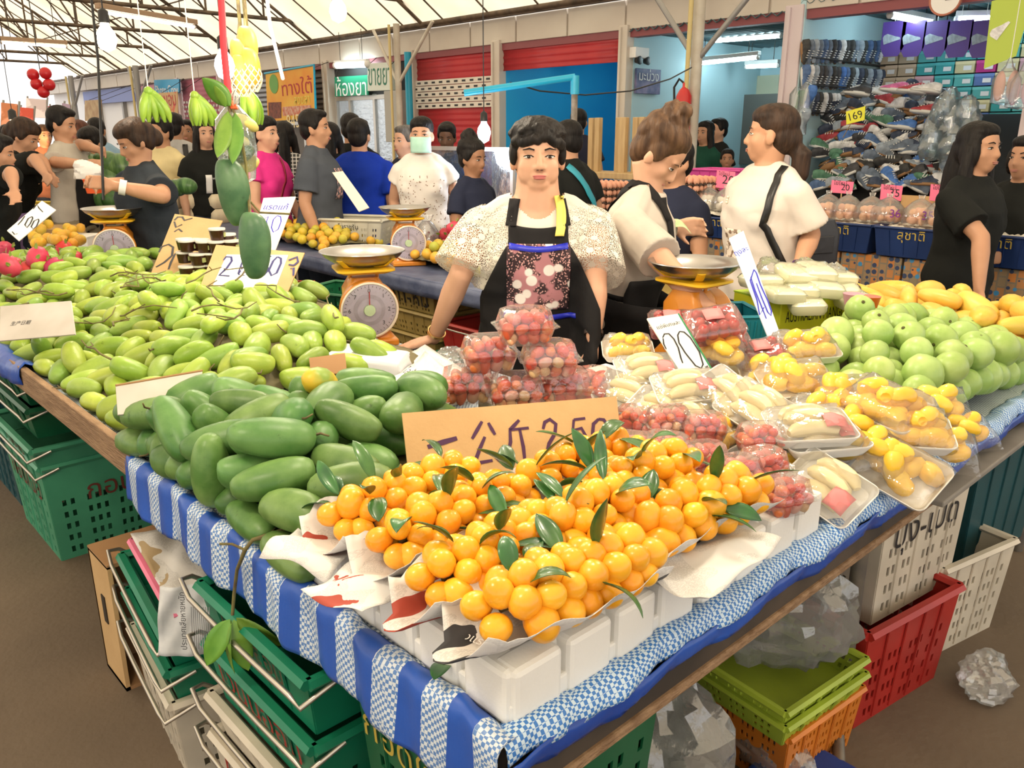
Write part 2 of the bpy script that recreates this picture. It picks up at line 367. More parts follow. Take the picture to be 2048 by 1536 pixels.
prof = [(8.12, EZ), (6.9, 3.95), (5.5, 4.85), (XR, RZ_), (2.7, 4.85), (1.3, 3.95), (.1, EZ), (-1.1, 3.95), (-2.5, 4.85), (-3.9, RZ_), (-5.3, 4.85), (-6.7, 3.95), (-8, EZ)]
g = G()
g.grid(lambda u, v: (prof[min(12, round(v*12))][0], -7+u*34, prof[min(12, round(v*12))][1]), 34, 12)
struct(g.obj('ceiling', M_canopy, auto=False), 'cream translucent canopy cloth stretched over the market')
tn = 0
for k, yy in enumerate((1.0, 4.2, 7.4, 10.6, 13.8, 17, 20.2, 23.4, 26.4)):
    t = struct(G().tube([(8.1, yy, 3.42), (.1, yy, 3.42)], .032, 8).obj('trim_%d' % (20+k), M_rust), 'brown steel roof truss')
    for a, b in zip(prof[:6], prof[1:7]): G().tube([(a[0], yy, a[1]-.04), (b[0], yy, b[1]-.04)], .026, 6).obj('top_chord', M_rust, t)
    for xx in (7.2, 6.2, 5.2, 4.1, 3.0, 2.0, 1.0):
        zz = np.interp(xx, [p[0] for p in prof[:7]][::-1], [p[1] for p in prof[:7]][::-1])
        if zz > 3.5: G().tube([(xx, yy, 3.42), (xx, yy, zz-.04)], .018, 6).obj('web', M_rust, t)
    for xa, xb in ((7.2, 6.2), (6.2, 5.2), (5.2, 4.1), (3.0, 4.1), (2.0, 3.0), (1.0, 2.0)):
        zb = np.interp(xb, [p[0] for p in prof[:7]][::-1], [p[1] for p in prof[:7]][::-1])
        G().tube([(xa, yy, 3.42), (xb, yy, zb-.05)], .016, 6).obj('web', M_rust, t)
rf = struct(G().tube([(8.08, -6, 3.12), (8.08, 27, 3.12)], .035, 8).obj('trim_30', M_rust), 'eave pipe of the canopy')
for k in range(33):
    yy = -4.6+k*.98
    for a, b in zip(prof[:3], prof[1:4]): G().tube([(a[0], yy, a[1]-.02), (b[0], yy, b[1]-.02)], .013, 5).obj('rafter', M_rust, rf)
for xx, zz in ((6.9, 3.93), (5.5, 4.83)): G().tube([(xx, -6, zz), (xx, 27, zz)], .014, 5).obj('purlin', M_rust, rf)
# posts with Y braces
M_post = mat('cream_post', (.62, .58, .50), .5, c2=(.5, .44, .36), scale=5)
for k, (px, X, r) in enumerate(((800, 7.75, .05), (1385, 7.55, .06), (285, 7.8, .07), (155, 7.8, .07))):
    p = WX(px, 250, X)
    o = struct(G().tube([(X, p.y, 0), (X, p.y, 3.12)], r, 10).obj('trim_%d' % (40+k), M_post if k < 2 else M_grey), 'steel post carrying the canopy eave')
    for s in (-1, 1): G().tube([(X, p.y, 2.28), (X+.1, p.y+s*.75, 3.1)], r*.5, 8).obj('brace', M_post if k == 0 else M_grey, o)
    G().tube([(X-.12, p.y+.02, 0), (X-.12, p.y+.02, 3.1)], r*.4, 8).obj('conduit', mat('yellowed_pipe', (.62, .50, .22), .5), o)
cp = tag(G().tube([WX(822, 300, 8.0)*Vector((1, 1, 0)) if False else (8.0, WX(822, 300, 8.0).y, 0), (8.0, WX(822, 300, 8.0).y, 2.75)], .055, 12).obj('downpipe', M_cyanpipe), 'thick blue drainpipe beside the red shutter', 'pipe')

# lamps ------------------------------------------------------------------
def tube_lamp(a, b, label, m=M_tube, r=.022, housing=True, hm=M_white):
    t = thing('fluorescent_lamp', label, 'lamp'); a = Vector(a); b = Vector(b)
    G().tube([a, b], r, 8).obj('tube', m, t)
    if housing:
        d = (b-a); o = G().box((0, 0, 0), (d.length*1.04, .07, .05)).obj('housing', hm, t, smooth=False, bevel=.006)
        o.location = (a+b)/2+Vector((0, 0, .05)); o.rotation_euler = (0, -math.asin(d.z/d.length), math.atan2(d.y, d.x))
    if a.z < 2.9: m_ = (a+b)/2; zc = 2.84 if m_.x > 8.15 else 3.4; [G().tube([q+Vector((0, 0, .06)), Vector((q.x, q.y, zc))], .005, 5).obj('hanger', M_dark, t) for q in (a.lerp(b, .15), a.lerp(b, .85))]
    for e in (a, b): G().ell(e, r*1.25, 8, 6).obj('end_cap', M_white, t)
    return t
for a, b, z, lb in (((1430, 82), (1562, 72), 2.62, 'bright tube lamp across the ceiling of the teal shop'), ((1390, 128), (1516, 115), 2.5, 'long tube lamp low on the left of the teal shop'), ((1492, 134), (1556, 131), 2.5, 'short tube lamp on the right of the teal shop')):
    X = 9.6 if a[0] < 1480 else 10.4
    tube_lamp(WX(a[0], a[1], X), WX(b[0], b[1], X), lb)
for i, ((ax, ay), (bx_, by), X, X2, lb) in enumerate((((1780, 30), (1862, 46), 8.7, 9.5, 'slanting tube lamp at the front of the shoe shop'), ((1915, 38), (2046, 36), 9.3, 9.3, 'level tube lamp over the shoe boxes'), ((1800, 63), (1830, 62), 10.0, 10.0, 'small tube lamp between the first purple cards'), ((1842, 62), (1875, 61), 10.0, 10.0, 'small tube lamp between the second and third purple cards'), ((1888, 60), (1912, 59), 10.0, 10.0, 'small tube lamp between the third and fourth purple cards'), ((1935, 58), (1962, 57), 10.0, 10.0, 'small tube lamp left of the last purple card'))):
    tube_lamp(WX(ax, ay, X), WX(bx_, by, X2), lb, housing=i < 2, r=.03 if i < 2 else .022)
tube_lamp((9.4, 7.4, 2.68), (9.4, 8.5, 2.68), 'added tube lamp out of view lighting the bright blue shop')  # unseen lamp added behind the half shutter to brighten the blue walls
tube_lamp(WX(672, 131, 8.05), WX(735, 128, 8.05), 'bright tube lamp above the green pharmacy sign', r=.05)
M_bat = mat('tan_batten', (.36, .24, .15), .5)
tube_lamp(W(198, 14, 2.72)+Vector((0, 0, -.04)), W(388, 46, 2.70)+Vector((0, 0, -.04)), 'long tan batten lamp tied under the roof truss', m=M_tubew, hm=M_bat, r=.016)
tube_lamp(W(2, 82, 2.72)+Vector((0, 0, -.02)), W(132, 90, 2.72)+Vector((0, 0, -.02)), 'tan batten lamp at the far left under the roof', m=M_tubew, hm=M_bat, r=.016)
def bulb(p, label, m=M_bulb, r=.045, energy=18, col=(1, .85, .65), top=None, long=1.25):
    p = Vector(p); t = thing('light_bulb', label, 'lamp', p)
    G().lathe([(.001, -r*long), (r*.7, -r*long*.75), (r, -.1*r), (r*.85, r*.6), (r*.42, r*1.25), (r*.4, r*1.5)], 16).obj('bulb', m, t)
    G().lathe([(r*.42, r*1.45), (r*.55, r*1.5), (r*.5, r*2.6), (r*.15, r*2.9)], 12).obj('socket', M_black, t)
    z = (top or 3.4)-p.z
    G().tube([(0, 0, r*2.8), (.01, .01, z*.5), (0, 0, z)], .004, 6).obj('cord', M_black, t)
    l = bpy.data.lights.new('bulb_light', 'POINT'); l.energy = energy; l.color = col; l.shadow_soft_size = .12
    lo = bpy.data.objects.new('bulb_light', l); COL.objects.link(lo); lo.parent = t; lo.location = (0, 0, -r*long-.08)
    return t
bulb(WD(676, 22, 4.2), 'glaring warm bulb near the top edge, left of the cream fascia', energy=14)
bulb(WD(213, 78, 4.6), 'warm bulb hanging between the two batten lamps', energy=12, r=.055)
bulb(WD(449, 130, 2.75), 'white glaring bulb beside the red cord and hanging mangoes', M_cfl, .033, 5, (1, .96, .9), long=1.5)
bulb(WD(968, 264, 6.0), 'cool white bulb left of the main vendor above the food cart', M_cfl, .05, 14, (.8, .86, 1), long=1.6)
bulb(WD(30, 262, 9), 'far orange bulb glowing among the crowd', emit('orange_bulb_glow', (1, .6, .25), 25), .08, 20, (1, .6, .3), top=3.2)
# unseen warm bulbs added above the view to light the stall
for k, (x, yy) in enumerate(((1.25, 1.25), (1.5, 3.1), (2.7, 1.35), (2.0, 2.6), (-.1, 1.2))):
    bulb((x, yy, 2.35), ('added warm bulb out of view over the orange plums', 'added warm bulb out of view over the pale mangoes', 'added warm bulb out of view over the guavas', 'added warm bulb out of view over the vendor', 'added warm bulb out of view before the stall corner')[k], energy=34)
# ------------------------------------------------------------------ tables and their cloths
TZ = .80
def checks(name, ca, cb, cell, stripe=None, per=.115, cs=(.02, .075, .36), axis=1, duty=.5):
    """woven plastic cloth: fine checks, with solid stripes across when asked"""
    m = bpy.data.materials.new(name); t = nt(m); N = t.nodes; L = t.links; b = N['Principled BSDF']; b.inputs['Roughness'].default_value = .38
    tc = N.new('ShaderNodeTexCoord'); ck = N.new('ShaderNodeTexChecker'); ck.inputs['Scale'].default_value = 1/cell
    ck.inputs[1].default_value = (*ca, 1); ck.inputs[2].default_value = (*cb, 1)
    mp = N.new('ShaderNodeMapping'); mp.inputs['Rotation'].default_value = (.01, .02, .015); L.new(tc.outputs['Object'], mp.inputs[0]); L.new(mp.outputs[0], ck.inputs[0]); src = ck.outputs[0]
    if stripe:
        sp = N.new('ShaderNodeSeparateXYZ'); L.new(tc.outputs['Object'], sp.inputs[0])
        def band(out):
            d = N.new('ShaderNodeMath'); d.operation = 'DIVIDE'; d.inputs[1].default_value = per; L.new(out, d.inputs[0])
            f = N.new('ShaderNodeMath'); f.operation = 'FRACT'; L.new(d.outputs[0], f.inputs[0])
            g = N.new('ShaderNodeMath'); g.operation = 'LESS_THAN'; g.inputs[1].default_value = duty; L.new(f.outputs[0], g.inputs[0]); return g.outputs[0]
        fac = band(sp.outputs[axis])
        mx = N.new('ShaderNodeMix'); mx.data_type = 'RGBA'; L.new(fac, mx.inputs[0]); L.new(src, mx.inputs[6]); mx.inputs[7].default_value = (*cs, 1); src = mx.outputs[2]
    n = N.new('ShaderNodeTexNoise'); n.inputs['Scale'].default_value = 9; n.inputs['Detail'].default_value = 4; L.new(tc.outputs['Object'], n.inputs[0])
    hs = N.new('ShaderNodeHueSaturation'); mr = N.new('ShaderNodeMapRange'); mr.inputs[3].default_value = .75; mr.inputs[4].default_value = 1.25
    L.new(n.outputs['Fac'], mr.inputs[0]); L.new(mr.outputs[0], hs.inputs['Value']); L.new(src, hs.inputs['Color']); L.new(hs.outputs[0], b.inputs['Base Color'])
    bp = N.new('ShaderNodeBump'); bp.inputs['Strength'].default_value = .35; bp.inputs['Distance'].default_value = .004; L.new(ck.outputs['Fac'], bp.inputs['Height']); L.new(bp.outputs[0], b.inputs['Normal'])
    _M[name] = m; return m
BLUE = (.018, .085, .42)
M_clothL = checks('cloth_striped', (.62, .68, .74), (.10, .22, .50), .0065, True, .118, BLUE)
M_clothR = checks('cloth_checked', (.55, .68, .80), (.035, .17, .50), .0062)
M_clothT = checks('cloth_top', (.62, .68, .72), (.12, .17, .26), .0062)
M_bluesolid = mat('cloth_blue_hem', BLUE, .3, c2=(.01, .05, .30), scale=7, bump=.2)
M_wood = mat('weathered_wood', (.20, .115, .06), .75, c2=(.32, .20, .11), scale=9, detail=6, bump=.5, stretch=(3, 1, 8))
M_woodd = mat('dark_board', (.035, .027, .022), .7, c2=(.075, .055, .04), scale=6)
M_greyboard = mat('grey_board', (.19, .17, .15), .7, c2=(.26, .24, .21), scale=5)
M_leg = mat('table_leg_steel', (.14, .13, .12), .5, .6, c2=(.22, .19, .15), scale=12)

tb = thing('market_table', 'long L-shaped market table under the mangoes, plums and packed fruit', 'table', (0, 0, 0))
G().prism([(.615, .675), (3.55, .675), (3.55, 1.68), (1.80, 1.68), (1.80, 6.4), (.615, 6.4)], .745, TZ-.008).obj('table_board', M_woodd, tb, smooth=False)
for a, b, y in (((.615, .66), (2.05, .66), .725), ((2.0, .645), (3.55, .645), .74)):
    bxo('edge_rail', ((a[0]+b[0])/2, y-.045, .728 if a[0] < 1 else .735), (b[0]-a[0], .05, .05), M_woodd if a[0] < 1 else M_greyboard, tb, bevel=.004)
bxo('edge_rail', (1.35, .662, .697), (1.45, .03, .018), M_wood, tb, bevel=.004)
bxo('edge_rail', (2.78, .64, .715), (1.55, .06, .016), M_greyboard, tb, bevel=.004)
for x, y in ((1.93, .76), (3.45, .76), (.73, 2.25), (.73, 4.6), (1.7, 2.4), (1.7, 4.6), (3.4, 1.6), (.9, .9)):
    G().tube([(x, y, .745), (x, y, 0)], .02, 10).obj('leg', M_leg, tb)
G().tube([(1.93, .76, .05), (1.66, .62, .03)], .016, 8).obj('foot_brace', M_leg, tb)
G().tube([(.73, .9, .70), (.73, 4.6, .70)], .016, 8).obj('apron_rail', M_leg, tb); G().tube([(.9, .76, .70), (3.45, .76, .70)], .016, 8).obj('apron_rail', M_leg, tb)

def wob(t, s, a=.004): return a*(math.sin(t*19+s)+.6*math.sin(t*43+2*s)+.4*math.sin(t*91+s*3))
cl = thing('tablecloth', 'blue and white checked plastic tablecloth rolled over the table edges', 'tablecloth')
G().prism([(.63, .69), (3.52, .69), (3.52, 1.67), (1.79, 1.67), (1.79, 6.3), (.63, 6.3)], TZ-.009, TZ).obj('top_sheet', M_clothT, cl, smooth=False)
def edge_loft(name, p0, p1, prof, m, n=120, ax='y', amp=.004, seed=0, rings=None):
    """prof: list of (out, z) where out is the distance outwards from the table edge"""
    g = G()
    def fn(u, v):
        k = v*(len(prof)-1); i = min(int(k), len(prof)-2); f = k-i
        o = prof[i][0]*(1-f)+prof[i+1][0]*f; z = prof[i][1]*(1-f)+prof[i+1][1]*f; t = p0+(p1-p0)*u
        o += wob(t, seed+v*2, amp)*(.4+v); z += wob(t, seed+5+v, amp*.7)
        return (.61-o, t, z) if ax == 'y' else (t, .67-o, z)
    return g.grid(fn, n, (len(prof)-1)*2).obj(name, m, cl, solid=.0025, auto=False)
rollL = [(-.025, TZ), (-.012, .812), (.0, .816), (.012, .810), (.018, .80), (.02, .76), (.024, .70), (.022, .685)]
edge_loft('left_hem', .655, 2.06, rollL, M_clothL, 160, 'y', .0045, 1)
rollR = [(-.03, TZ), (-.012, .808), (.006, .812), (.018, .806), (.026, .79), (.027, .778)]
edge_loft('front_hem', .60, 3.5, rollR, M_clothR, 200, 'x', .004, 3)
edge_loft('hem_band', .60, 3.5, [(.027, .784), (.03, .762), (.022, .748)], M_bluesolid, 160, 'x', .004, 3)
edge_loft('far_hem', 3.02, 6.2, [(-.05, TZ), (-.03, .83), (.0, .842), (.022, .825), (.03, .80), (.028, .77)], M_bluesolid, 90, 'y', .006, 8)
# wooden lip along the pale mangoes
lip = thing('wooden_rail', 'worn brown wooden lip board holding the pale mangoes on the table', 'board')
G().box((0, 0, 0), (.022, 1.16, .085)).obj('board', M_wood, lip, smooth=False, bevel=.004).location = (.607, 2.60, .79)
G().box((0, 0, 0), (.05, .30, .03)).obj('end_block', M_wood, lip, smooth=False, bevel=.004).location = (.63, 3.2, .775)

# ------------------------------------------------------------------ fruit shapes
def mango_mesh(name, m, L=.125, w=.073, hgt=.062, bend=.012, tip=.75, seed=0, nu=14, nv=14):
    r = random.Random(seed); rings = []
    for k in range(nv+1):
        t = k/nv; x = -L/2+L*(.5-.5*math.cos(PI*t)); s = math.sin(PI*t)**.62 if 0 < t < 1 else .02
        fat = (1.06-.38*max(0, (t-.35))**1.2*tip*1.3)
        cy = bend*math.sin(PI*t)-bend*.5+(.010*tip*max(0, t-.6)*2.2)
        rings.append([(x, cy+w/2*s*fat*math.cos(2*PI*i/nu)*(1+.02*math.sin(3*i+seed)), hgt/2*s*fat*math.sin(2*PI*i/nu)) for i in range(nu)])
    g = G().loft(rings); return g.mesh(name, m)
def round_mesh(name, m, r=.045, squash=.92, lobes=0, lob=.03, dimple=.12, seed=0, nu=16, nv=12, elong=0):
    vs = []; rr = random.Random(seed); ph = rr.random()*6
    g = G()
    def fn(u, v):
        a = 2*PI*u; b = PI*v-PI/2; k = 1+lob*math.cos(lobes*a+ph)*math.cos(b)**2 if lobes else 1
        d = 1-dimple*math.exp(-((PI/2-b)/.35)**2)
        return (r*k*math.cos(b)*math.cos(a)*1, r*k*math.cos(b)*math.sin(a), r*squash*math.sin(b)*d+elong*max(0, -math.sin(b))*r*.3)
    rings = [[fn(i/nu, max(.004, min(.996, k/nv))) for i in range(nu)] for k in range(nv+1)]
    g.loft(rings); return g.mesh(name, m)

# ------------------------------------------------------------------ settle: position-based packing of fruit heaps
def settle(P, Q, R, height, bounds, iters=70, seed=0, down=.0035):
    """P, Q: (n,3) ends of each fruit's axis; R radius; height(x,y): surface below; bounds (x0,x1,y0,y1)"""
    n = len(P); L0 = np.linalg.norm(Q-P, axis=1)
    R = np.asarray(R, float)*np.ones(n)
    for it in range(iters):
        k = 1-it/iters
        P[:, 2] -= down*k; Q[:, 2] -= down*k
        mid = (P+Q)/2; S = np.concatenate([P, Q, mid]); rs = np.concatenate([R*.86, R*.86, R]); own = np.tile(np.arange(n), 3)
        d = S[:, None, :]-S[None, :, :]; dist = np.sqrt((d**2).sum(-1))+1e-9; ov = (rs[:, None]+rs[None, :])-dist
        ov[own[:, None] == own[None, :]] = 0; ov = np.clip(ov, 0, .02)
        push = (d/dist[..., None]*(ov*.22)[..., None]).sum(1)
        nrm = np.linalg.norm(push, axis=1, keepdims=True); push *= np.minimum(1, .012/(nrm+1e-9))
        P += push[:n]+push[2*n:]*.5; Q += push[n:2*n]+push[2*n:]*.5
        c = (P+Q)/2; ax = Q-P; l = np.linalg.norm(ax, axis=1, keepdims=True)+1e-9; ax = ax/l*L0[:, None]/2; P = c-ax; Q = c+ax
        for E in (P, Q):
            lo = height(E[:, 0], E[:, 1])+R*.86; E[:, 2] = np.maximum(E[:, 2], lo)
            E[:, 0] = np.clip(E[:, 0], bounds[0]+R*.9, bounds[1]-R*.9); E[:, 1] = np.clip(E[:, 1], bounds[2]+R*.9, bounds[3]-R*.9)
    return P, Q
def heap(n, bounds, height, L, R, seed, layers=(1.0,), tilt=.25, keep=None, iters=70, pref=None, extra=()):
    r = np.random.RandomState(seed); x0, x1, y0, y1 = bounds; C = []
    A = (x1-x0)*(y1-y0); st = math.sqrt(A/n*len(layers)); 
    for li, fr in enumerate(layers):
        gx = np.arange(x0+R, x1-R*.5, st*.93); gy = np.arange(y0+R, y1-R*.5, st*1.07)
        for i, x in enumerate(gx):
            for j, y in enumerate(gy):
                if li > 0 and r.rand() > fr: continue
                C.append((x+r.uniform(-.3, .3)*st+(st*.5 if li % 2 else 0), y+r.uniform(-.3, .3)*st+(.5*st if i % 2 else 0), li))
    C = np.array(C); C[:, 0] = np.clip(C[:, 0], x0+R, x1-R); C[:, 1] = np.clip(C[:, 1], y0+R, y1-R)
    if keep is not None: C = C[keep(C[:, 0], C[:, 1])]
    if len(extra): C = np.concatenate([C, np.array(extra, float)])
    z = height(C[:, 0], C[:, 1])+R+C[:, 2]*R*1.7
    a = r.uniform(0, 2*PI, len(C)) if pref is None else r.normal(pref, .75, len(C))+PI*(r.rand(len(C)) > .5)
    e = r.normal(0, tilt, len(C))
    ax = np.stack([np.cos(a)*np.cos(e), np.sin(a)*np.cos(e), np.sin(e)], 1)*(L/2-R*.7)
    c = np.stack([C[:, 0], C[:, 1], z], 1); P, Q = settle(c-ax, c+ax, R, height, bounds, iters, seed)
    return P, Q
def place_fruit(P, Q, meshes, name, label, cat, group, seed, smin=.88, smax=1.12, child=None, special=None):
    r = random.Random(seed); out = []
    for i in range(len(P)):
        ax = Vector(Q[i]-P[i]).normalized(); c = Vector((P[i]+Q[i])/2); s = r.uniform(smin, smax)
        q = Vector((1, 0, 0)).rotation_difference(ax); M = Matrix.Translation(c) @ q.to_matrix().to_4x4() @ Matrix.Rotation(r.uniform(0, 6.28), 4, 'X') @ Matrix.Diagonal((s, s, s, 1))
        o = inst(meshes[r.randrange(len(meshes))], name, None, M); tag(o, label, cat, group); out.append(o)
        if child and r.random() < child[2]: inst(child[0], child[1], o, I4)
    return out
ROWS = ('front', 'middle', 'back'); COLS = ('left', 'centre', 'right')
def zones(objs, what, where):
    """label the members of a heap by the part of it they lie in"""
    u, v = [], []
    for o in objs:
        d = np.array(o.location)-np.array([0, 0, CAM_H]); dz = d@_f; u.append(1024+FPX*(d@_r)/dz); v.append(-(768-FPX*(d@_u)/dz))
    ru = np.argsort(np.argsort(u))*3//len(objs); rv = np.argsort(np.argsort(-np.array(v)*-1))*3//len(objs)
    for o, a, b in zip(objs, ru, rv):
        if 'group' in o: o['label'] = '%s at the %s %s of %s' % (what, ROWS[b], COLS[a], where)
def liner(name, height, bounds, m, label, off=0, n=26):
    x0, x1, y0, y1 = bounds
    g = G(); ny = int(n*(y1-y0)/(x1-x0))
    g.grid(lambda u, v: (x0+(x1-x0)*u, y0+(y1-y0)*v, float(height(np.array(x0+(x1-x0)*u), np.array(y0+(y1-y0)*v)))+off+.003*math.sin(u*40+v*71)), n, ny)
    return tag(g.obj(name, m, solid=.002), label, 'paper')
# ------------------------------------------------------------------ mango, guava heaps
def fruitmat(name, c, c2, r=.4, vary=.14, scale=14, blush=None, thr=(.38, .66), spots=True, coat=0):
    m = mat(name, c, r, c2=c2, scale=scale, detail=5, vary=vary, thr=thr, coat=coat, bump=.05, bscale=90)
    if spots:
        t = m.node_tree; N = t.nodes; L = t.links; b = N['Principled BSDF']; src = b.inputs['Base Color'].links[0].from_socket
        tc = N.new('ShaderNodeTexCoord'); oi = N.new('ShaderNodeObjectInfo'); ad = N.new('ShaderNodeVectorMath'); ad.operation = 'ADD'; L.new(tc.outputs['Object'], ad.inputs[0]); L.new(oi.outputs['Random'], ad.inputs[1])
        n = N.new('ShaderNodeTexNoise'); n.inputs['Scale'].default_value = 30; n.inputs['Detail'].default_value = 6; n.inputs['Roughness'].default_value = .7; L.new(ad.outputs[0], n.inputs[0])
        cr = N.new('ShaderNodeValToRGB'); cr.color_ramp.elements[0].position = .62; cr.color_ramp.elements[1].position = .78; L.new(n.outputs['Fac'], cr.inputs[0])
        mx = N.new('ShaderNodeMix'); mx.data_type = 'RGBA'; L.new(cr.outputs[0], mx.inputs[0]); L.new(src, mx.inputs[6]); mx.inputs[7].default_value = (c[0]*.45, c[1]*.42, c[2]*.5, 1); L.new(mx.outputs[2], b.inputs['Base Color'])
    return m
M_pale = fruitmat('pale_mango_skin', (.24, .355, .035), (.37, .475, .075), .36)
M_palem = fruitmat('green_mango_skin', (.17, .30, .035), (.29, .42, .08), .38)
M_deep = fruitmat('deep_mango_skin', (.055, .145, .028), (.14, .26, .075), .40, vary=.18)
M_ripe = fruitmat('ripe_mango_skin', (.66, .40, .05), (.74, .50, .11), .38, vary=.08, spots=False)
M_guava = fruitmat('guava_skin', (.28, .42, .10), (.41, .54, .18), .36, vary=.10, spots=False)
M_stem = mat('mango_stem', (.19, .17, .05), .7, c2=(.10, .07, .03), scale=30)
M_leaf = mat('leaf_green', (.018, .085, .02), .33, c2=(.04, .14, .028), scale=25, vary=.2, coat=.2)
M_leafl = mat('leaf_light', (.085, .20, .022), .38, c2=(.14, .27, .035), scale=20, vary=.2)
pale_meshes = [mango_mesh('pale_mango', M_pale if k < 4 else M_palem, .118+.008*k*.5, .071, .061, .010+.003*(k % 3), .6+.2*(k % 3), k) for k in range(6)]
deep_meshes = [mango_mesh('deep_green_mango', M_deep, .148+.006*k, .084, .074, .012+.003*(k % 2), .55+.15*k, k+9) for k in range(4)]
ripe_meshes = [mango_mesh('ripe_mango', M_ripe, .145+.008*k, .079, .068, .012, .5+.2*k, k+20) for k in range(3)]
sg = G().tube([(-.058, -.004, 0), (-.072, -.002, .004), (-.086, .006, .014), (-.098, .02, .016)], [.004, .0028, .0024, .0018], 6); stem_mesh = sg.mesh('stem', M_stem)

def bump(x, y, cx, cy, rx, ry, h, p=2.0):
    d = np.sqrt(((x-cx)/rx)**2+((y-cy)/ry)**2); return h*np.clip(1-d**p, 0, 1)
def h_pale(x, y):
    e = np.clip((x-.64)/.45, 0, 1)*np.clip((y-2.02)/.3+.35, 0, 1)
    return TZ+e*(.085+bump(x, y, 1.25, 3.15, .65, .9, .055)+bump(x, y, 1.2, 2.35, .5, .4, .035)) - .09*np.clip((x-1.5)/.3, 0, 1)*np.clip((3.0-y)/.4, 0, 1)
def h_deep(x, y): return TZ+bump(x, y, .95, 1.66, .47, .62, .076, 1.8)+.012*np.clip((x-.66)/.2, 0, 1)
def h_far(x, y): return TZ+np.clip((x-.7)/.3, 0, 1)*(.09+bump(x, y, 1.2, 4.6, .6, .6, .05))
def h_guava(x, y): return TZ+bump(x, y, 2.46, 1.12, .60, .50, .13, 1.6)
def h_ripe(x, y): return TZ+bump(x, y, 3.2, 1.05, .5, .7, .12, 1.8)
M_liner = mat('brown_paper_liner', (.14, .12, .06), .8, c2=(.2, .17, .09), scale=12)
def inframe(x, y, z=.9, mg=70):
    d = np.stack([x, y, np.full_like(x, z-CAM_H)], -1); dz = d@_f; u = 1024+FPX*(d@_r)/dz; return (u > -mg) & (u < 2048+mg)
b = (.625, 1.76, 2.06, 4.05)
P, Q = heap(330, b, h_pale, .122, .0345, 11, (1, .42), .22, lambda x, y: inframe(x, y) & ~((x > 1.50) & (y < 2.95)) & ~((x > 1.62) & (y > 3.3)))
PALE = place_fruit(P, Q, pale_meshes, 'pale_mango', 'pale yellow-green mango in the heap behind the wooden lip', 'mango', 'pale mangoes heaped on the left table', 5, child=(stem_mesh, 'stem', .3))
liner('paper_liner', h_pale, (.66, 1.74, 2.12, 4.0), M_liner, 'brown paper spread beneath the pale mangoes', -.004)
b = (.64, 1.74, 4.1, 5.0)
P, Q = heap(90, b, h_far, .122, .0345, 13, (1, .3), .22, lambda x, y: inframe(x, y) & ~((x > 1.42) & (y > 4.75)))
FARM = place_fruit(P, Q, [pale_meshes[4], pale_meshes[5], pale_meshes[2]], 'green_mango', 'mid-green mango in the far left heap below the dragon fruit', 'mango', 'green mangoes at the far left', 6)
liner('paper_liner', h_far, (.7, 1.7, 4.12, 4.95), M_liner, 'brown paper spread beneath the far left mangoes', -.004, 16)
b = (.580, 1.44, 1.17, 2.12)
def keep_deep(x, y):
    d = np.stack([x, y, np.full_like(x, .9-CAM_H)], -1); dz = d@_f; u = 1024+FPX*(d@_r)/dz
    return (x+y < 2.88) & (u < 880) & ~((u > 755) & (dz < 1.86)) & ~((u > 590) & (dz < 1.50))
P, Q = heap(200, b, h_deep, .155, .0405, 21, (1, .62), .22, keep_deep, extra=[(.625, yy_, 0) for yy_ in (1.28, 1.38, 1.47, 1.56, 1.65, 1.74, 1.84, 1.93, 2.03)])
_k = keep_deep((P[:, 0]+Q[:, 0])/2, (P[:, 1]+Q[:, 1])/2); P, Q = P[_k], Q[_k]
DEEP = place_fruit(P, Q, deep_meshes, 'deep_green_mango', 'deep green mango in the near heap by the striped cloth', 'mango', 'deep green mangoes in the near heap', 8, .88, 1.1, child=(stem_mesh, 'stem', .2))
liner('paper_liner', h_deep, (.68, 1.36, 1.24, 2.06), M_liner, 'brown paper spread beneath the deep green mangoes', -.004)
# two odd ones in the deep green heap
top = max(DEEP, key=lambda o: o.matrix_world.translation.z if o.matrix_world.translation.z else 0)
M_yb = mat('yellow_blush_skin', (.62, .42, .03), .4, c2=(.22, .32, .05), scale=9, thr=(.45, .6)); M_brn = mat('brown_green_skin', (.20, .12, .045), .45, c2=(.14, .18, .04), scale=12)
def near(objs, px, py):
    best = None
    for o in objs:
        v = np.array(o.location)-np.array([0, 0, CAM_H]); dz = v@_f; d = (1024+FPX*(v@_r)/dz-px)**2+(768-FPX*(v@_u)/dz-py)**2
        if best is None or d < best[0]: best = (d, o)
    return best[1]
for (px, py, m, lb) in ((575, 735, M_yb, 'mango with a yellow blush on top of the deep green heap'), (548, 918, M_brn, 'brownish mango in front of the deep green heap')):
    o = near(DEEP, px, py); o.data = o.data.copy(); o.data.materials[0] = m; o['label'] = lb; del o['group']
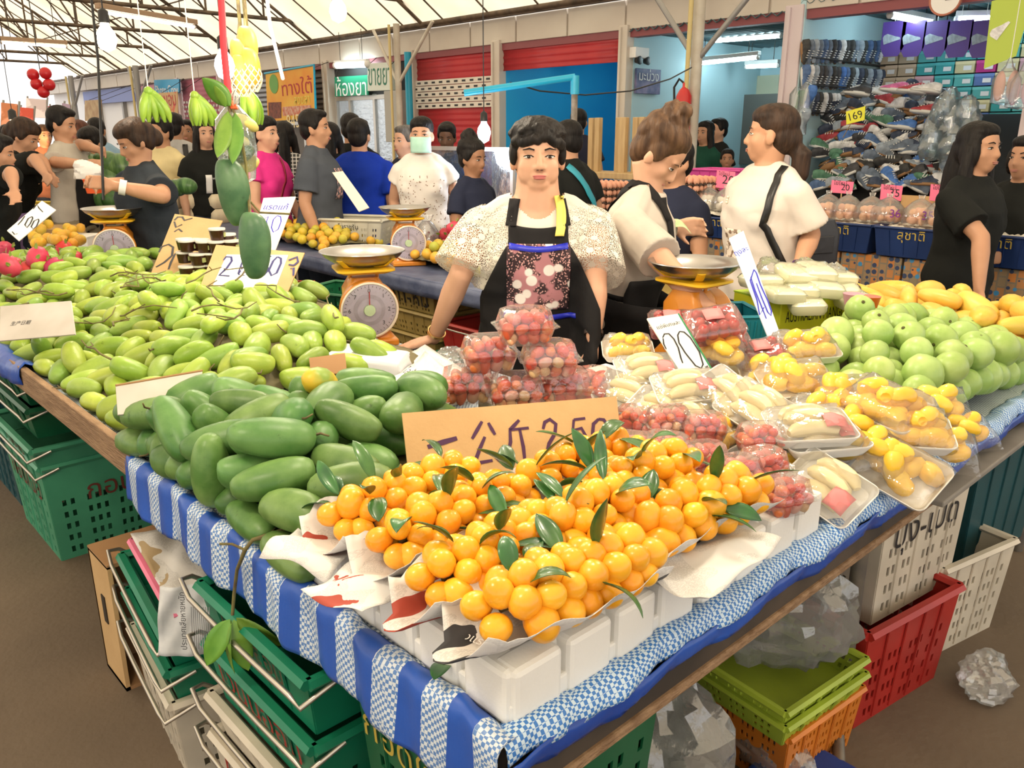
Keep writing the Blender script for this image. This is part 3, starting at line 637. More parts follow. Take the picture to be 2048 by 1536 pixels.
# guavas
def gmesh(k):
    return round_mesh('guava', M_guava, .047+.002*k, .95, 4+k % 2, .028, .13, k, 16, 12, elong=.2)
gms = [gmesh(k) for k in range(4)]
cg = G().lathe([(.005, .0), (.006, .004), (.003, .007), (.001, .002)], 8, TR((0, 0, .038))); calyx = cg.mesh('calyx', mat('guava_calyx', (.10, .09, .03), .8))
b = (1.90, 2.98, .715, 1.52)
P, Q = heap(178, b, h_guava, .0625, .0455, 31, (1, .85), .6, lambda x, y: (y+ .75*(x-1.9) > .80) & (y-.85*(x-1.9) < 1.42) & (1024+FPX*((x*_r[0]+y*_r[1])/(x*_f[0]+y*_f[1]+(.9-CAM_H)*_f[2])) > 1640+50*((x-2)**2+(y-.8)**2 > .45)), iters=80, extra=[(xx_, .768, 0) for xx_ in np.arange(2.06, 2.95, .088)])
_m = (P+Q)/2; uu = 1024+FPX*(_m@_r)/((_m-np.array([0, 0, CAM_H]))@_f); _k = ~((uu < 1705) & (_m[:, 0]+_m[:, 1] > 3.46)); P, Q = P[_k], Q[_k]
GUA = place_fruit(P, Q, gms, 'guava', 'round pale green guava in the heap on the right', 'guava', 'guavas heaped on the right', 9, .86, 1.08, child=(calyx, 'calyx', 1))
liner('paper_liner', h_guava, (2.0, 2.94, .76, 1.48), M_liner, 'brown paper spread beneath the guavas', -.004, 16)
b = (2.92, 3.50, .71, 1.66)
P, Q = heap(66, b, h_ripe, .15, .038, 41, (1, .7), .2)
RIP = place_fruit(P, Q, ripe_meshes, 'ripe_mango', 'ripe yellow mango in the heap behind the guavas', 'mango', 'ripe yellow mangoes at the end of the table', 10)
liner('paper_liner', h_ripe, (2.95, 3.48, .76, 1.6), M_liner, 'brown paper spread beneath the ripe yellow mangoes', -.004, 14)

for objs, what, where in ((PALE, 'pale yellow-green mango', 'the heap behind the wooden lip'), (DEEP, 'deep green mango', 'the near heap by the striped cloth'), (GUA, 'pale green guava', 'the guava heap on the right'), (RIP, 'ripe yellow mango', 'the heap behind the guavas'), (FARM, 'mid-green mango', 'the far left heap by the dragon fruit')): zones(objs, what, where)
# ------------------------------------------------------------------ leaves and twigs
def leaf_geo(g, M, L=.11, w=.032, bend=.25, fold=.25, n=9):
    def fn(u, v):
        s = math.sin(PI*min(1, max(0, v))**.85)**.8 if 0 < v < 1 else 0; x = (u-.5)*w*s*(1 if v < .97 else .3)
        return (x, v*L*math.cos(bend*v), -abs(x)*-fold+math.sin(bend*v)*v*L*-.6)
    g.grid(fn, 4, n, M); return g
def leaf(parent, M, m=None, L=.11, w=.032, bend=.3, fold=.25, name='leaf'):
    o = leaf_geo(G(), I4, L, w, bend, fold).obj(name, m or M_leaf, parent, solid=.0006, auto=False); o.matrix_local = M; return o
rt = random.Random(12)
for k in range(20):
    x, y = rt.uniform(.72, 1.6), rt.uniform(2.15, 3.7); z = float(h_pale(np.array(x), np.array(y)))+.105; a = rt.uniform(0, 6.28); pts = []
    for s in range(7): pts.append((x+math.cos(a)*.035*s, y+math.sin(a)*.035*s, z+.015*math.sin(s*.9+k)+.004*s)); a += rt.uniform(-.35, .35)
    o = G().tube(pts, [.0035-.0003*s for s in range(7)], 6); o.tube([pts[3], Vector(pts[3])+Vector((rt.uniform(-.05, .05), rt.uniform(-.05, .05), .015))], .002, 5)
    tag(o.obj('mango_twig', M_stem), 'thin bare brown twig lying among the pale mangoes', 'twig', 'bare twigs on the pale mangoes')
# leafy twig drooping over the striped hem
lt = thing('leafy_twig', 'mango twig with drooping leaves hanging over the striped cloth edge', 'twig')
pa = [W(640, 1030, .88), W(560, 1062, .87), W(505, 1080, .855), W(490, 1100, .84), W(474, 1140, .78), W(468, 1190, .72), W(465, 1230, .68)]
pa = [Vector((min(p.x, .60) if i > 2 else p.x, p.y, p.z)) for i, p in enumerate(pa)]
G().tube(pa, [.004]*4+[.0035]*3, 8).obj('stalk', M_stem, lt)
for q in ((W(440, 1088, .84), pa[3]), (W(610, 1075, .86), pa[2])): G().tube([q[1], (q[0]+q[1])/2+Vector((0, 0, .006)), q[0]], .0025, 6).obj('side_stalk', M_stem, lt)
e = pa[-1]
for dx, dz, tw in ((-.03, -.05, .4), (.015, -.055, -.5), (-.008, -.06, 2.4), (.05, -.03, .9)):
    d = Vector((dx*_r[0]-.012, dx*_r[1]-.012, dz)); x = d.cross(Vector((-_h[0], -_h[1], .3))).normalized(); Mx = frame(e+d*.15, x, d) @ Matrix.Rotation(tw*.4, 4, 'Y')
    leaf(lt, Mx, M_leafl, .115, .046, .3)
# fallen leaves on the cloth
def lone_leaf(px, py, z, ang, label, m=None, L=.08, w=.028):
    o = leaf_geo(G(), I4, L, w, .5, .2).obj('leaf', m or M_leaf, None, solid=.0006, auto=False); o.matrix_world = Matrix.Translation(W(px, py, z)) @ Matrix.Rotation(ang, 4, 'Z'); return tag(o, label, 'leaf')
lone_leaf(868, 1360, .845, -.95, 'single dark leaf lying on the cloth at the foam box corner')
lone_leaf(835, 775, .90, -2.4, 'single dark leaf lying on the newspaper near the vendor hand', L=.06)
# ------------------------------------------------------------------ white foam boxes
M_foam = mat('white_foam', (.80, .79, .76), .55, c2=(.74, .72, .68), scale=4, bump=.08, bscale=160)
FT = TZ+.09
def foam_box(x0, x1, y0, y1, label, nx, ny, front=True, left=True, h=.09):
    t = thing('foam_box', label, 'foam box', ((x0+x1)/2, (y0+y1)/2, TZ)); cx, cy = (x0+x1)/2, (y0+y1)/2; ins = .045
    a, b, c, d = x0+(ins-.02 if left else 0), x1, y0+(ins-.02 if front else 0), y1
    bxo('core', ((a+b)/2-cx, (c+d)/2-cy, h/2-.002), (b-a, d-c, h-.004), M_foam, t, bevel=.008)
    if front:
        w = (x1-x0)/nx
        for k in range(nx): bxo('rib_block', (x0+w*(k+.5)-cx, y0+ins/2+.001-cy, h/2), (w-.014, ins+.006, h), M_foam, t, bevel=.009)
        bxo('plinth', (0, y0+ins/2-cy, .018), (x1-x0-.01, ins-.008, .036), M_foam, t, bevel=.004)
    if left:
        w = (y1-y0)/ny
        for k in range(ny): bxo('rib_block', (x0+ins/2+.001-cx, y0+w*(k+.5)-cy, h/2), (ins+.005, w-.014, h-.003), M_foam, t, bevel=.009)
        bxo('plinth', (x0+ins/2-cx, 0, .018), (ins-.008, y1-y0-.01, .036), M_foam, t, bevel=.004)
    return t
foam_box(.632, 1.062, .678, 1.21, 'white foam box with notched sides at the table corner', 4, 5)
foam_box(1.072, 1.50, .678, 1.21, 'white foam box with notched sides below the strawberry packs', 4, 5, left=False)
foam_box(1.38, 1.92, 1.30, 1.62, 'long white foam box under the strawberry pyramid', 4, 3)

# ------------------------------------------------------------------ newspaper
def newsprint(name, base=(.68, .66, .64), ink=(.16, .15, .16), sc=95, photo=None):
    m = bpy.data.materials.new(name); t = nt(m); N = t.nodes; L = t.links; b = N['Principled BSDF']; b.inputs['Roughness'].default_value = .7
    tc = N.new('ShaderNodeTexCoord'); w = N.new('ShaderNodeTexWave'); w.wave_type = 'BANDS'; w.bands_direction = 'X'; w.inputs['Scale'].default_value = sc; w.inputs['Distortion'].default_value = 0
    L.new(tc.outputs['Generated'], w.inputs[0]); n = N.new('ShaderNodeTexNoise'); n.inputs['Scale'].default_value = 70; L.new(tc.outputs['Generated'], n.inputs[0])
    n2 = N.new('ShaderNodeTexNoise'); n2.inputs['Scale'].default_value = 3.2; n2.inputs['Detail'].default_value = 0; L.new(tc.outputs['Generated'], n2.inputs[0])
    def cmp(s, th, op='GREATER_THAN'):
        q = N.new('ShaderNodeMath'); q.operation = op; q.inputs[1].default_value = th; L.new(s, q.inputs[0]); return q.outputs[0]
    def mul(a, c): q = N.new('ShaderNodeMath'); q.operation = 'MULTIPLY'; L.new(a, q.inputs[0]); L.new(c, q.inputs[1]); return q.outputs[0]
    f = mul(mul(cmp(w.outputs['Fac'], .55), cmp(n.outputs['Fac'], .47)), cmp(n2.outputs['Fac'], .46))
    mx = N.new('ShaderNodeMix'); mx.data_type = 'RGBA'; L.new(f, mx.inputs[0]); mx.inputs[6].default_value = (*base, 1); mx.inputs[7].default_value = (ink[0]*.5+base[0]*.5, ink[1]*.5+base[1]*.5, ink[2]*.5+base[2]*.5, 1)
    src = mx.outputs[2]
    if photo:
        cr = N.new('ShaderNodeValToRGB'); cr.color_ramp.interpolation = 'CONSTANT'; n3 = N.new('ShaderNodeTexNoise'); n3.inputs['Scale'].default_value = 2.0; n3.inputs['Detail'].default_value = 1; L.new(tc.outputs['Generated'], n3.inputs[0])
        q = cmp(n3.outputs['Fac'], .64); m4 = N.new('ShaderNodeMix'); m4.data_type = 'RGBA'; L.new(q, m4.inputs[0]); L.new(src, m4.inputs[6]); m4.inputs[7].default_value = (*photo, 1); src = m4.outputs[2]
    L.new(src, b.inputs['Base Color']); _M[name] = m; return m
M_news = [newsprint('newsprint_plain'), newsprint('newsprint_red', photo=(.34, .05, .03)), newsprint('newsprint_dark', photo=(.03, .03, .035)), newsprint('newsprint_tan', photo=(.36, .26, .14), base=(.60, .58, .56))]
M_ink = mat('printing_ink', (.02, .02, .025), .6); M_redink = mat('red_printing_ink', (.4, .03, .03), .6); M_whiteink = mat('white_printing', (.8, .8, .8), .6)

# ------------------------------------------------------------------ Marian plums tied in bunches on newspaper
M_plum = fruitmat('plum_skin', (.82, .34, .010), (.90, .46, .03), .3, vary=.07, scale=18, spots=False, coat=.15)
plum_meshes = []
for k in range(3):
    g = G(); r = .0213+.001*k; g.ell((0, 0, 0), (r, r, r*1.16), 14, 10); plum_meshes.append(g.mesh('plum', M_plum))
M_tie = mat('raffia', (.35, .30, .15), .7)
def bunch(pa, pb, z, label, rows=6, seed=0, paper=None, big=1.0, pal=0):
    r = random.Random(seed); a = W(*pa, z); b_ = W(*pb, z); d = b_-a; L = d.length; d.normalize(); s = Vector((-d.y, d.x, 0))
    t = thing('plum_bunch', label, 'fruit bunch', a, math.atan2(d.y, d.x)); st = L/max(1, rows-1)
    G().tube([(0, 0, .002), (L*.5, 0, .006), (L*1.12, 0, .0)], .005, 6).obj('stalk', M_stem, t)
    for k in range(rows):
        for j, an in enumerate((-104, -52, -2, 50, 102)):
            if k == 0 and j in (0, 4) and r.random() < .4: continue
            an2 = math.radians(an+r.uniform(-9, 9)); rad = (.031+.006*r.random())*big*(1 if 0 < k < rows-1 else .84)
            x = k*st+(st*.5 if j % 2 else 0)+r.uniform(-.004, .004)
            p = (x, rad*math.sin(an2)*1.18, max(-.022, rad*math.cos(an2)*1.0)); q = Euler((-an2, r.uniform(-.9, .4), r.uniform(-.5, .5)))
            sc = r.uniform(.9, 1.1)*big
            inst(plum_meshes[r.randrange(3)], 'plum', t, Matrix.Translation(p) @ q.to_matrix().to_4x4() @ Matrix.Diagonal((sc, sc, sc, 1)))
    for x in (-.026, -.018):   # the nose of the bunch
        inst(plum_meshes[0], 'plum', t, Matrix.Translation((x, .02 if x < -.02 else -.016, .008 if x < -.02 else -.012)) @ Euler((0, -1.3, 0)).to_matrix().to_4x4())
    for k in range(rows+3):
        an = math.radians(r.choice((-75, -40, -15, 25, 50, 80))+r.uniform(-10, 10)); x = r.uniform(-.02, L*1.0); o = Vector((x, .046*math.sin(an), .040*math.cos(an)+.004))
        out = Vector((r.uniform(-.9, .7), math.sin(an), math.cos(an)*.75)).normalized(); xx = out.cross(Vector((r.uniform(-.3, .3), .2, 1)))
        leaf(t, frame(o, xx if xx.length > .01 else (1, 0, 0), out) @ Matrix.Rotation(r.uniform(-.6, .6), 4, 'Y'), M_leaf, r.uniform(.07, .115), r.uniform(.024, .036), r.uniform(.2, .9), .3)
    if paper is not None:
        g = G(); pr = random.Random(seed+50); ph = pr.random()*6
        def fn(u, v):
            x = -.06+(L+.10)*u; w = .072+.012*math.sin(u*5+ph); s_ = (v-.5)*2; nose = min(1, .25+(u/.22)) if u < .2 else 1
            y = s_*w*(.85+.15*nose); zz = -.047+.052*abs(s_)**2.2*(1.0 if u > .1 else .8)+.006*math.sin(u*21+s_*4+ph)*abs(s_)+(.012*(1-u/.12) if u < .12 else 0)
            return (x-(.02 if abs(s_) < .3 and u < .1 else 0)+.03*(1-abs(s_))*(u < .05)*-1, y, max(zz, -.0475+.0015*abs(s_)))
        o = g.grid(fn, 26, 16).obj('newspaper_wrap', paper, None, solid=.0008, auto=False); o.location = t.location; o.rotation_euler = t.rotation_euler; tag(o, 'newspaper sheet cupped under the '+label.split(' on ')[0], 'newspaper'); o.name = 'newspaper'
        return t, o
    return t, None
ZB = FT+.0505
bl = [((1000, 1222), (1255, 1118), 'frontmost orange plum bunch on newspaper at the foam corner', 7, 2, 1.08), ((885, 1160), (1110, 1050), 'second orange plum bunch from the front on newspaper', 7, 1, 1.02),
      ((800, 1085), (1000, 995), 'third orange plum bunch on the left side on newspaper', 6, 0, 1.0), ((700, 1035), (905, 955), 'leftmost orange plum bunch against the green mangoes on newspaper', 6, 1, 1.0),
      ((1290, 1062), (1475, 985), 'rightmost orange plum bunch beside the strawberry packs on newspaper', 6, 3, 1.1), ((1120, 1060), (1230, 1010), 'short orange plum bunch in the middle on newspaper', 4, None, 1.0),
      ((1060, 975), (1235, 905), 'orange plum bunch right below the cardboard price sign on newspaper', 6, 0, 1.0), ((1205, 985), (1345, 930), 'orange plum bunch at the right end of the cardboard sign on newspaper', 5, None, 1.0)]
for i, (pa, pb, lb, rows, pp, big) in enumerate(bl):
    t, o = bunch(pa, pb, ZB+(.028 if pp is None else .0), lb, rows, 60+i, M_news[pp] if pp is not None else None, big)
    if i == 0:
        text('print', 'รั้งแรก', M_whiteink, o, frame((-.035, .012, -.036), (.35, -.9, 0), (.9, .35, .15)), height=.017) if o else None
# loose sheets around the bunches
def sheet(px, py, z, w, h, ang, m, label, seed=0, amp=.008, tilt=(0, 0)):
    r = random.Random(seed); a, b, c = r.random()*6, r.random()*6, r.random()*6
    g = G().grid(lambda u, v: ((u-.5)*w, (v-.5)*h, amp*(math.sin(u*5+a)*math.sin(v*4+b)+.5*math.sin(u*11+v*7+c))+amp*1.6*max(0, abs(u-.5)*2-.75)*4*math.sin(c)), 18, 14)
    o = g.obj('newspaper', m, None, solid=.0007, auto=False); p = W(px, py, z); o.location = p; o.rotation_euler = (tilt[0], tilt[1], ang); return tag(o, label, 'newspaper')
sheet(640, 1085, FT+.016, .16, .13, .5, M_news[0], 'crumpled white newspaper corner sticking out on the left of the plums', 1, .010, (.1, .15))
sheet(735, 1160, FT+.014, .17, .12, .3, M_news[1], 'newspaper scrap with a red print under the leftmost plums', 2, .009)
sheet(1420, 1120, FT+.014, .26, .12, .05, M_news[0], 'newspaper strip under the rightmost plums along the foam edge', 3, .009)
# ------------------------------------------------------------------ boards with prices
M_card = mat('cardboard', (.52, .34, .16), .8, c2=(.46, .29, .13), scale=5, bump=.1, bscale=60)
M_cardd = mat('cardboard_brown', (.36, .20, .09), .8, c2=(.30, .16, .07), scale=4)
M_whitec = mat('white_card', (.80, .79, .76), .5); M_offw = mat('off_white_card', (.56, .52, .47), .7, c2=(.46, .42, .37), scale=6); M_bluec = mat('pale_blue_card', (.62, .74, .86), .35)
M_purple = mat('purple_marker', (.055, .012, .06), .5); M_bluem = mat('blue_marker', (.03, .03, .45), .5); M_blackm = mat('black_marker', (.012, .012, .016), .5); M_navy = mat('navy_marker', (.03, .03, .13), .5)
def board(name, label, px, dep, m, cat='price sign', t=.005, edge=None, parent=None):
    """px: four photo corners TL, TR, BR, BL; dep: their distances; a real slab at that place"""
    c = [WD(*p, d) for p, d in zip(px, dep)]; ctr = sum(c, Vector())/4; x = ((c[1]-c[0])+(c[2]-c[3])).normalized(); y = ((c[0]-c[3])+(c[1]-c[2])); M = frame(ctr, x, y); Mi = M.inverted()
    poly = [tuple((Mi @ q)[:2]) for q in c][::-1]
    o = thing(name, label, cat) ; o.matrix_world = M
    G().prism(poly, -t, 0).obj('card', m, o, smooth=False)
    w = ((c[1]-c[0]).length+(c[2]-c[3]).length)/2; h = ((c[0]-c[3]).length+(c[1]-c[2]).length)/2
    if edge: G().tube([(poly[2][0], poly[2][1], 0), (poly[1][0], poly[1][1], 0)], .0025, 6).obj('edging', edge, o)
    def loc(qx, qy):     # photo pixel -> board coordinates
        d = Vector(ray(qx, qy)); n = M.col[2].to_3d(); s = (ctr-Vector((0, 0, CAM_H))).dot(n)/d.dot(n); q = Mi @ (Vector((0, 0, CAM_H))+d*s); return (q.x, q.y)
    return o, w, h, loc
def ink(o, lines, w, m, loc, name='writing', z=.0012):
    return strokes(G(), [[loc(*p) for p in ln] for ln in lines], w, None, z).obj(name, m, o, smooth=False)
A = W(820, 966, FT+.004); dA = float(np.dot(np.array(A)-np.array([0, 0, CAM_H]), _f))
s1, w, h, loc = board('price_sign', 'large tan cardboard sign reading 2.50 standing behind the orange plums', ((803, 828), (1235, 791), (1247, 940), (820, 968)), (dA+.06, dA+.20, dA+.15, dA), M_card)
z5 = lambda pts: [(650+x/2.926, 450+y/2.926) for x, y in pts]
ink(s1, [z5([(600, 1300), (690, 1272), (772, 1248)])], .012, M_purple, loc)
ink(s1, [z5(l) for l in ([(918, 1150), (890, 1200), (860, 1252)], [(955, 1158), (975, 1195), (995, 1228)], [(935, 1240), (905, 1310), (878, 1385), (885, 1395), (980, 1378)], [(978, 1330), (1000, 1358), (1028, 1388)],
    [(1135, 1142), (1105, 1175), (1078, 1200)], [(1080, 1200), (1192, 1188)], [(1082, 1200), (1085, 1270), (1070, 1350)], [(1138, 1195), (1160, 1300), (1172, 1405)],
    [(1275, 1195), (1285, 1155), (1315, 1138), (1350, 1165), (1345, 1220), (1310, 1280), (1295, 1345), (1330, 1360)], [(1385, 1300), (1388, 1306)], [(1455, 1140), (1522, 1132)], [(1455, 1140), (1450, 1200), (1500, 1190), (1522, 1230), (1515, 1290)],
    [(1600, 1136), (1570, 1165), (1565, 1220), (1590, 1280), (1635, 1290), (1660, 1240), (1655, 1175), (1630, 1140), (1600, 1136)], [(1680, 1285), (1690, 1305), (1700, 1280)])], .0082, M_purple, loc)
s2, w, h, loc = board('price_sign', 'white price card with a green edge reading 20 among the red packs', ((1294, 637), (1357, 627), (1431, 752), (1372, 762)), (2.25, 2.27, 2.17, 2.15), M_whitec, edge=mat('green_edging', (.02, .22, .08), .5))
z1 = lambda pts: [(1180+x/3.938, 460+y/3.938) for x, y in pts]
ink(s2, [z1([(572, 850), (585, 820), (620, 818), (660, 860), (695, 930), (715, 1010), (730, 1050)]), z1([(705, 800), (690, 830), (700, 890), (750, 970), (830, 1070), (875, 1090), (890, 1060), (860, 960), (790, 850), (740, 805), (705, 800)]), z1([(575, 855), (580, 900), (600, 940)]), z1([(905, 1075), (915, 1085), (925, 1070)])], .0045, M_blackm, loc)
text('writing', 'แช่พิเศษละ', M_blackm, s2, Matrix.Translation((*loc(*z1([(615, 745)])[0]), .0012)) @ Matrix.Rotation(.1, 4, 'Z'), width=w*.8)
s3, w, h, loc = board('price_sign', 'tall narrow pale blue price card reading 40 beside the yellow box', ((1458, 477), (1487, 461), (1567, 688), (1545, 696)), (2.62, 2.63, 2.45, 2.44), M_bluec)
ink(s3, [z1([(1290, 312), (1262, 400), (1275, 440), (1315, 555), (1335, 670), (1370, 610)]), z1([(1265, 370), (1300, 480), (1345, 590), (1388, 700)]), z1([(1290, 312), (1310, 340), (1340, 430), (1400, 560), (1428, 640), (1425, 675), (1400, 650), (1350, 530), (1310, 420)])], .0045, M_bluem, loc)
text('writing', 'ถุงละ', M_bluem, s3, Matrix.Translation((*loc(*z1([(1195, 175)])[0]), .0012)), width=w*1.05)
s4, w, h, loc = board('price_sign', 'cardboard sign with a white sheet reading 2 for 50 behind the pale mangoes', ((434, 494), (608, 501), (567, 612), (396, 575)), (3.45, 3.38, 3.2, 3.25), M_card)
z4 = lambda pts: [(0+x/2.926, 450+y/2.926) for x, y in pts]
G().prism([loc(*p) for p in ((454, 510), (577, 511), (540, 606), (420, 585))][::-1], .001, .003).obj('paper', M_whitec, s4, smooth=False)
ink(s4, [z4(l) for l in ([(1310, 210), (1325, 190), (1355, 192), (1358, 215), (1330, 255), (1285, 298), (1345, 303)], [(1410, 190), (1440, 185)], [(1430, 190), (1395, 290)], [(1560, 185), (1590, 188)], [(1545, 190), (1540, 235), (1565, 240), (1570, 270), (1545, 300)], [(1625, 190), (1600, 215), (1575, 270), (1590, 300), (1620, 285), (1645, 230), (1645, 200), (1625, 190)], [(1690, 210), (1740, 190), (1745, 220), (1720, 240), (1690, 235)], [(1700, 260), (1720, 255), (1718, 300)])], .010, M_navy, loc, z=.0042)
text('writing', 'โล', M_navy, s4, Matrix.Translation((*loc(*z4([(1430, 275)])[0]), .0042)), height=.05)
s5, w, h, loc = board('price_sign', 'leaning tan cardboard sign reading 25 left of the dark sauce tubs', ((350, 429), (445, 440), (365, 590), (293, 566)), (4.2, 4.15, 3.75, 3.8), M_card)
z7 = lambda pts: [(x/4.389, 170+y/4.389) for x, y in pts]
ink(s5, [z7(l) for l in ([(1395, 1470), (1420, 1420), (1480, 1400), (1520, 1425), (1510, 1500), (1440, 1560), (1370, 1600)], [(1540, 1480), (1500, 1560), (1480, 1620)], [(1530, 1190), (1560, 1160), (1600, 1160), (1620, 1190), (1690, 1170)], [(1530, 1200), (1545, 1250), (1600, 1225)], [(1530, 1290), (1570, 1265), (1600, 1290)])], .012, M_blackm, loc)
s6, w, h, loc = board('price_sign', 'white price card with blue writing reading 30 behind the hanging mango', ((527, 396), (591, 393), (548, 506), (500, 500)), (4.1, 4.05, 3.85, 3.9), M_whitec)
text('writing', 'แรดแก้', M_bluem, s6, Matrix.Translation((*loc(553, 413), .0012)), width=w*.85)
z3 = lambda pts: [(330+x/5.12, 330+y/5.12) for x, y in pts]
ink(s6, [z3(l) for l in ([(1000, 560), (1060, 530), (1040, 580), (1050, 620), (1010, 660)], [(1150, 520), (1110, 560), (1090, 640), (1110, 690), (1160, 660), (1190, 580), (1185, 530), (1150, 520)])], .006, M_bluem, loc)
s7, w, h, loc = board('price_sign', 'white price card reading 100 leaning at the far left over the dragon fruit', ((84, 402), (112, 419), (38, 482), (14, 460)), (4.5, 4.45, 4.15, 4.2), M_whitec)
zf = lambda pts: [(x/5.12, 360+y/5.12) for x, y in pts]
ink(s7, [zf(l) for l in ([(255, 370), (220, 420), (185, 460)], [(330, 375), (290, 395), (255, 460), (275, 490), (310, 450), (335, 395), (330, 375)], [(395, 400), (350, 420), (320, 480), (340, 505), (375, 475), (398, 420), (395, 400)], [(340, 300), (380, 250), (400, 290), (440, 330)], [(125, 530), (150, 560), (180, 550)])], .007, M_blackm, loc)
s8, w, h, loc = board('sign_back', 'plain narrow beige card standing up from the far oranges', ((664, 344), (686, 343), (738, 414), (718, 424)), (4.9, 4.9, 4.7, 4.7), mat('beige_card', (.62, .52, .40), .6), 'card')
s9, w, h, loc = board('cardboard_divider', 'white cardboard flap with small printed characters left among the mangoes', ((0, 612), (142, 602), (150, 668), (0, 682)), (2.78, 2.72, 2.62, 2.68), M_offw, 'cardboard')
text('print', '生产日期', M_blackm, s9, Matrix.Translation((*loc(42, 646), .0012)), width=.075)
s10, w, h, loc = board('cardboard_divider', 'white cardboard divider between the pale and the deep green mangoes', ((231, 771), (405, 741), (410, 815), (236, 828)), (1.98, 2.1, 2.06, 1.94), M_offw, 'cardboard', edge=None)
G().tube([(*loc(231, 771), 0), (*loc(405, 741), 0)], .003, 6).obj('rim', M_cardd, s10)
s11, w, h, loc = board('cardboard_divider', 'short grey cardboard divider beside the white plastic bags', ((618, 716), (690, 706), (694, 745), (622, 752)), (2.42, 2.44, 2.40, 2.38), M_cardd, 'cardboard')

# ------------------------------------------------------------------ strawberry packs in clear boxes
M_clear = film('clear_plastic', (1, 1, 1), .35, .05, .08)
M_wrap = film('cling_film', (1, 1, 1), .25, .08, .06)
M_st = [mat('strawberry_%d' % k, c, .35, c2=c2, scale=22, detail=2, coat=.3, thr=(.4, .62)) for k, (c, c2) in enumerate((((.62, .045, .03), (.70, .12, .05)), ((.72, .22, .06), (.70, .10, .04)), ((.76, .55, .30), (.74, .36, .18)), ((.70, .20, .18), (.76, .45, .36))))]
def straw_mesh(m, k):
    return G().lathe([(.001, -.021), (.007, -.018), (.0125, -.008), (.0145, .003), (.0125, .012), (.006, .016), (.001, .0165)], 10).mesh('strawberry', m)
st_meshes = [straw_mesh(m, k) for k, m in enumerate(M_st)]
def octo(a, b, c): return [(a-c, -b), (a, -b+c), (a, b-c), (a-c, b), (-a+c, b), (-a, b-c), (-a, -b+c), (-a+c, -b)]
def punnet(label, seed, group):
    r = random.Random(seed); t = thing('strawberry_box', label, 'fruit box', group=group)
    base = [[(x, y, z) for x, y in octo(a, b, .022)] for a, b, z in ((.058, .045, .002), (.070, .056, .044), (.080, .066, .045))]
    G().loft(base, closed=True, cap=False).add(base[0], [tuple(range(8))]).obj('base', M_clear, t, smooth=False)
    lid = [[(x, y, z) for x, y in octo(a, b, .022)] for a, b, z in ((.080, .066, .0475), (.070, .056, .048), (.060, .046, .086), (.052, .038, .090))]
    G().loft(lid, closed=True, cap=False).add(lid[3], [tuple(range(8))]).obj('lid', M_clear, t, smooth=False)
    pts = [(x, y, .018) for x in (-.042, -.014, .014, .042) for y in (-.028, 0, .028)]+[(x, y, .041) for x in (-.048, -.016, .016, .048) for y in (-.032, .0, .032)]+[(x, y, .066) for x in (-.030, 0, .030) for y in (-.018, .018)]
    for p in pts:
        s = r.uniform(.92, 1.12); inst(st_meshes[r.choice((0, 0, 1, 1, 2, 3))], 'strawberry', t, Matrix.Translation((p[0]+r.uniform(-.003, .003), p[1]+r.uniform(-.003, .003), p[2])) @ Euler((r.uniform(0, 6), r.uniform(0, 6), 0)).to_matrix().to_4x4() @ Matrix.Diagonal((s, s, s, 1)))
    return t
P1 = [punnet('x', 70, None), punnet('x', 71, None), punnet('x', 72, None)]; usedP = [False]*3
def put(protos, used, i, p, rz, label, tilt=(0, 0), s=1, group=None):
    k = i % len(protos)
    if used[k]: o = copy_tree(protos[k])
    else: o = protos[k]; used[k] = True
    o.location = p; o.rotation_euler = (tilt[0], tilt[1], rz); o.scale = (s, s, s); o['label'] = label
    if group: o['group'] = group
    elif 'group' in o: del o['group']
    return o
F1 = FT+.001
spots = [((935, 800), F1, 'strawberry box at the left foot of the pyramid next to the newspaper'), ((1032, 815), F1, 'strawberry box in the middle of the pyramid foot behind the cardboard sign'), ((1125, 802), F1, 'strawberry box at the right foot of the pyramid behind the cardboard sign'),
         ((978, 738), F1+.086, 'strawberry box in the second tier on the left of the pyramid'), ((1098, 750), F1+.086, 'strawberry box in the second tier on the right of the pyramid'), ((1050, 685), F1+.172, 'topmost strawberry box of the pyramid before the vendor apron')]
rp = random.Random(5)
for i, (p, z, lb) in enumerate(spots): put(P1, usedP, i, W(*p, z), TOCAM+PI/2+rp.uniform(-.25, .25), lb, s=1.02)
put(P1, usedP, 7, W(1185, 800, F1), .5, 'strawberry box lying behind the right end of the cardboard sign', s=.95)
for i, (p, z, lb) in enumerate((((1268, 868), .885, 'strawberry box touching the right edge of the cardboard sign'), ((1335, 868), .90, 'strawberry box in the back row left of the peeled fruit trays'), ((1405, 880), .895, 'strawberry box in the middle of the back row under the peeled fruit trays'),
        ((1520, 905), .90, 'strawberry box under the corner of the big peeled fruit tray'), ((1330, 925), .888, 'strawberry box just above the rightmost plum bunch'), ((1262, 925), .887, 'strawberry box half hidden behind the plums and the cardboard sign'), ((1405, 945), .886, 'strawberry box in the second row above the rightmost plum leaves'),
        ((1470, 975), .886, 'strawberry box above the long leaf of the rightmost plums'), ((1520, 958), .886, 'strawberry box in the second row beside the lowest peeled fruit tray'), ((1562, 1020), .8855, 'frontmost strawberry box on the end of the foam box'))):
    put(P1, usedP, i, W(*p, z), TOCAM+PI/2+rp.uniform(-.5, .5), lb, (rp.uniform(-.1, .1), rp.uniform(-.05, .1)), .74)
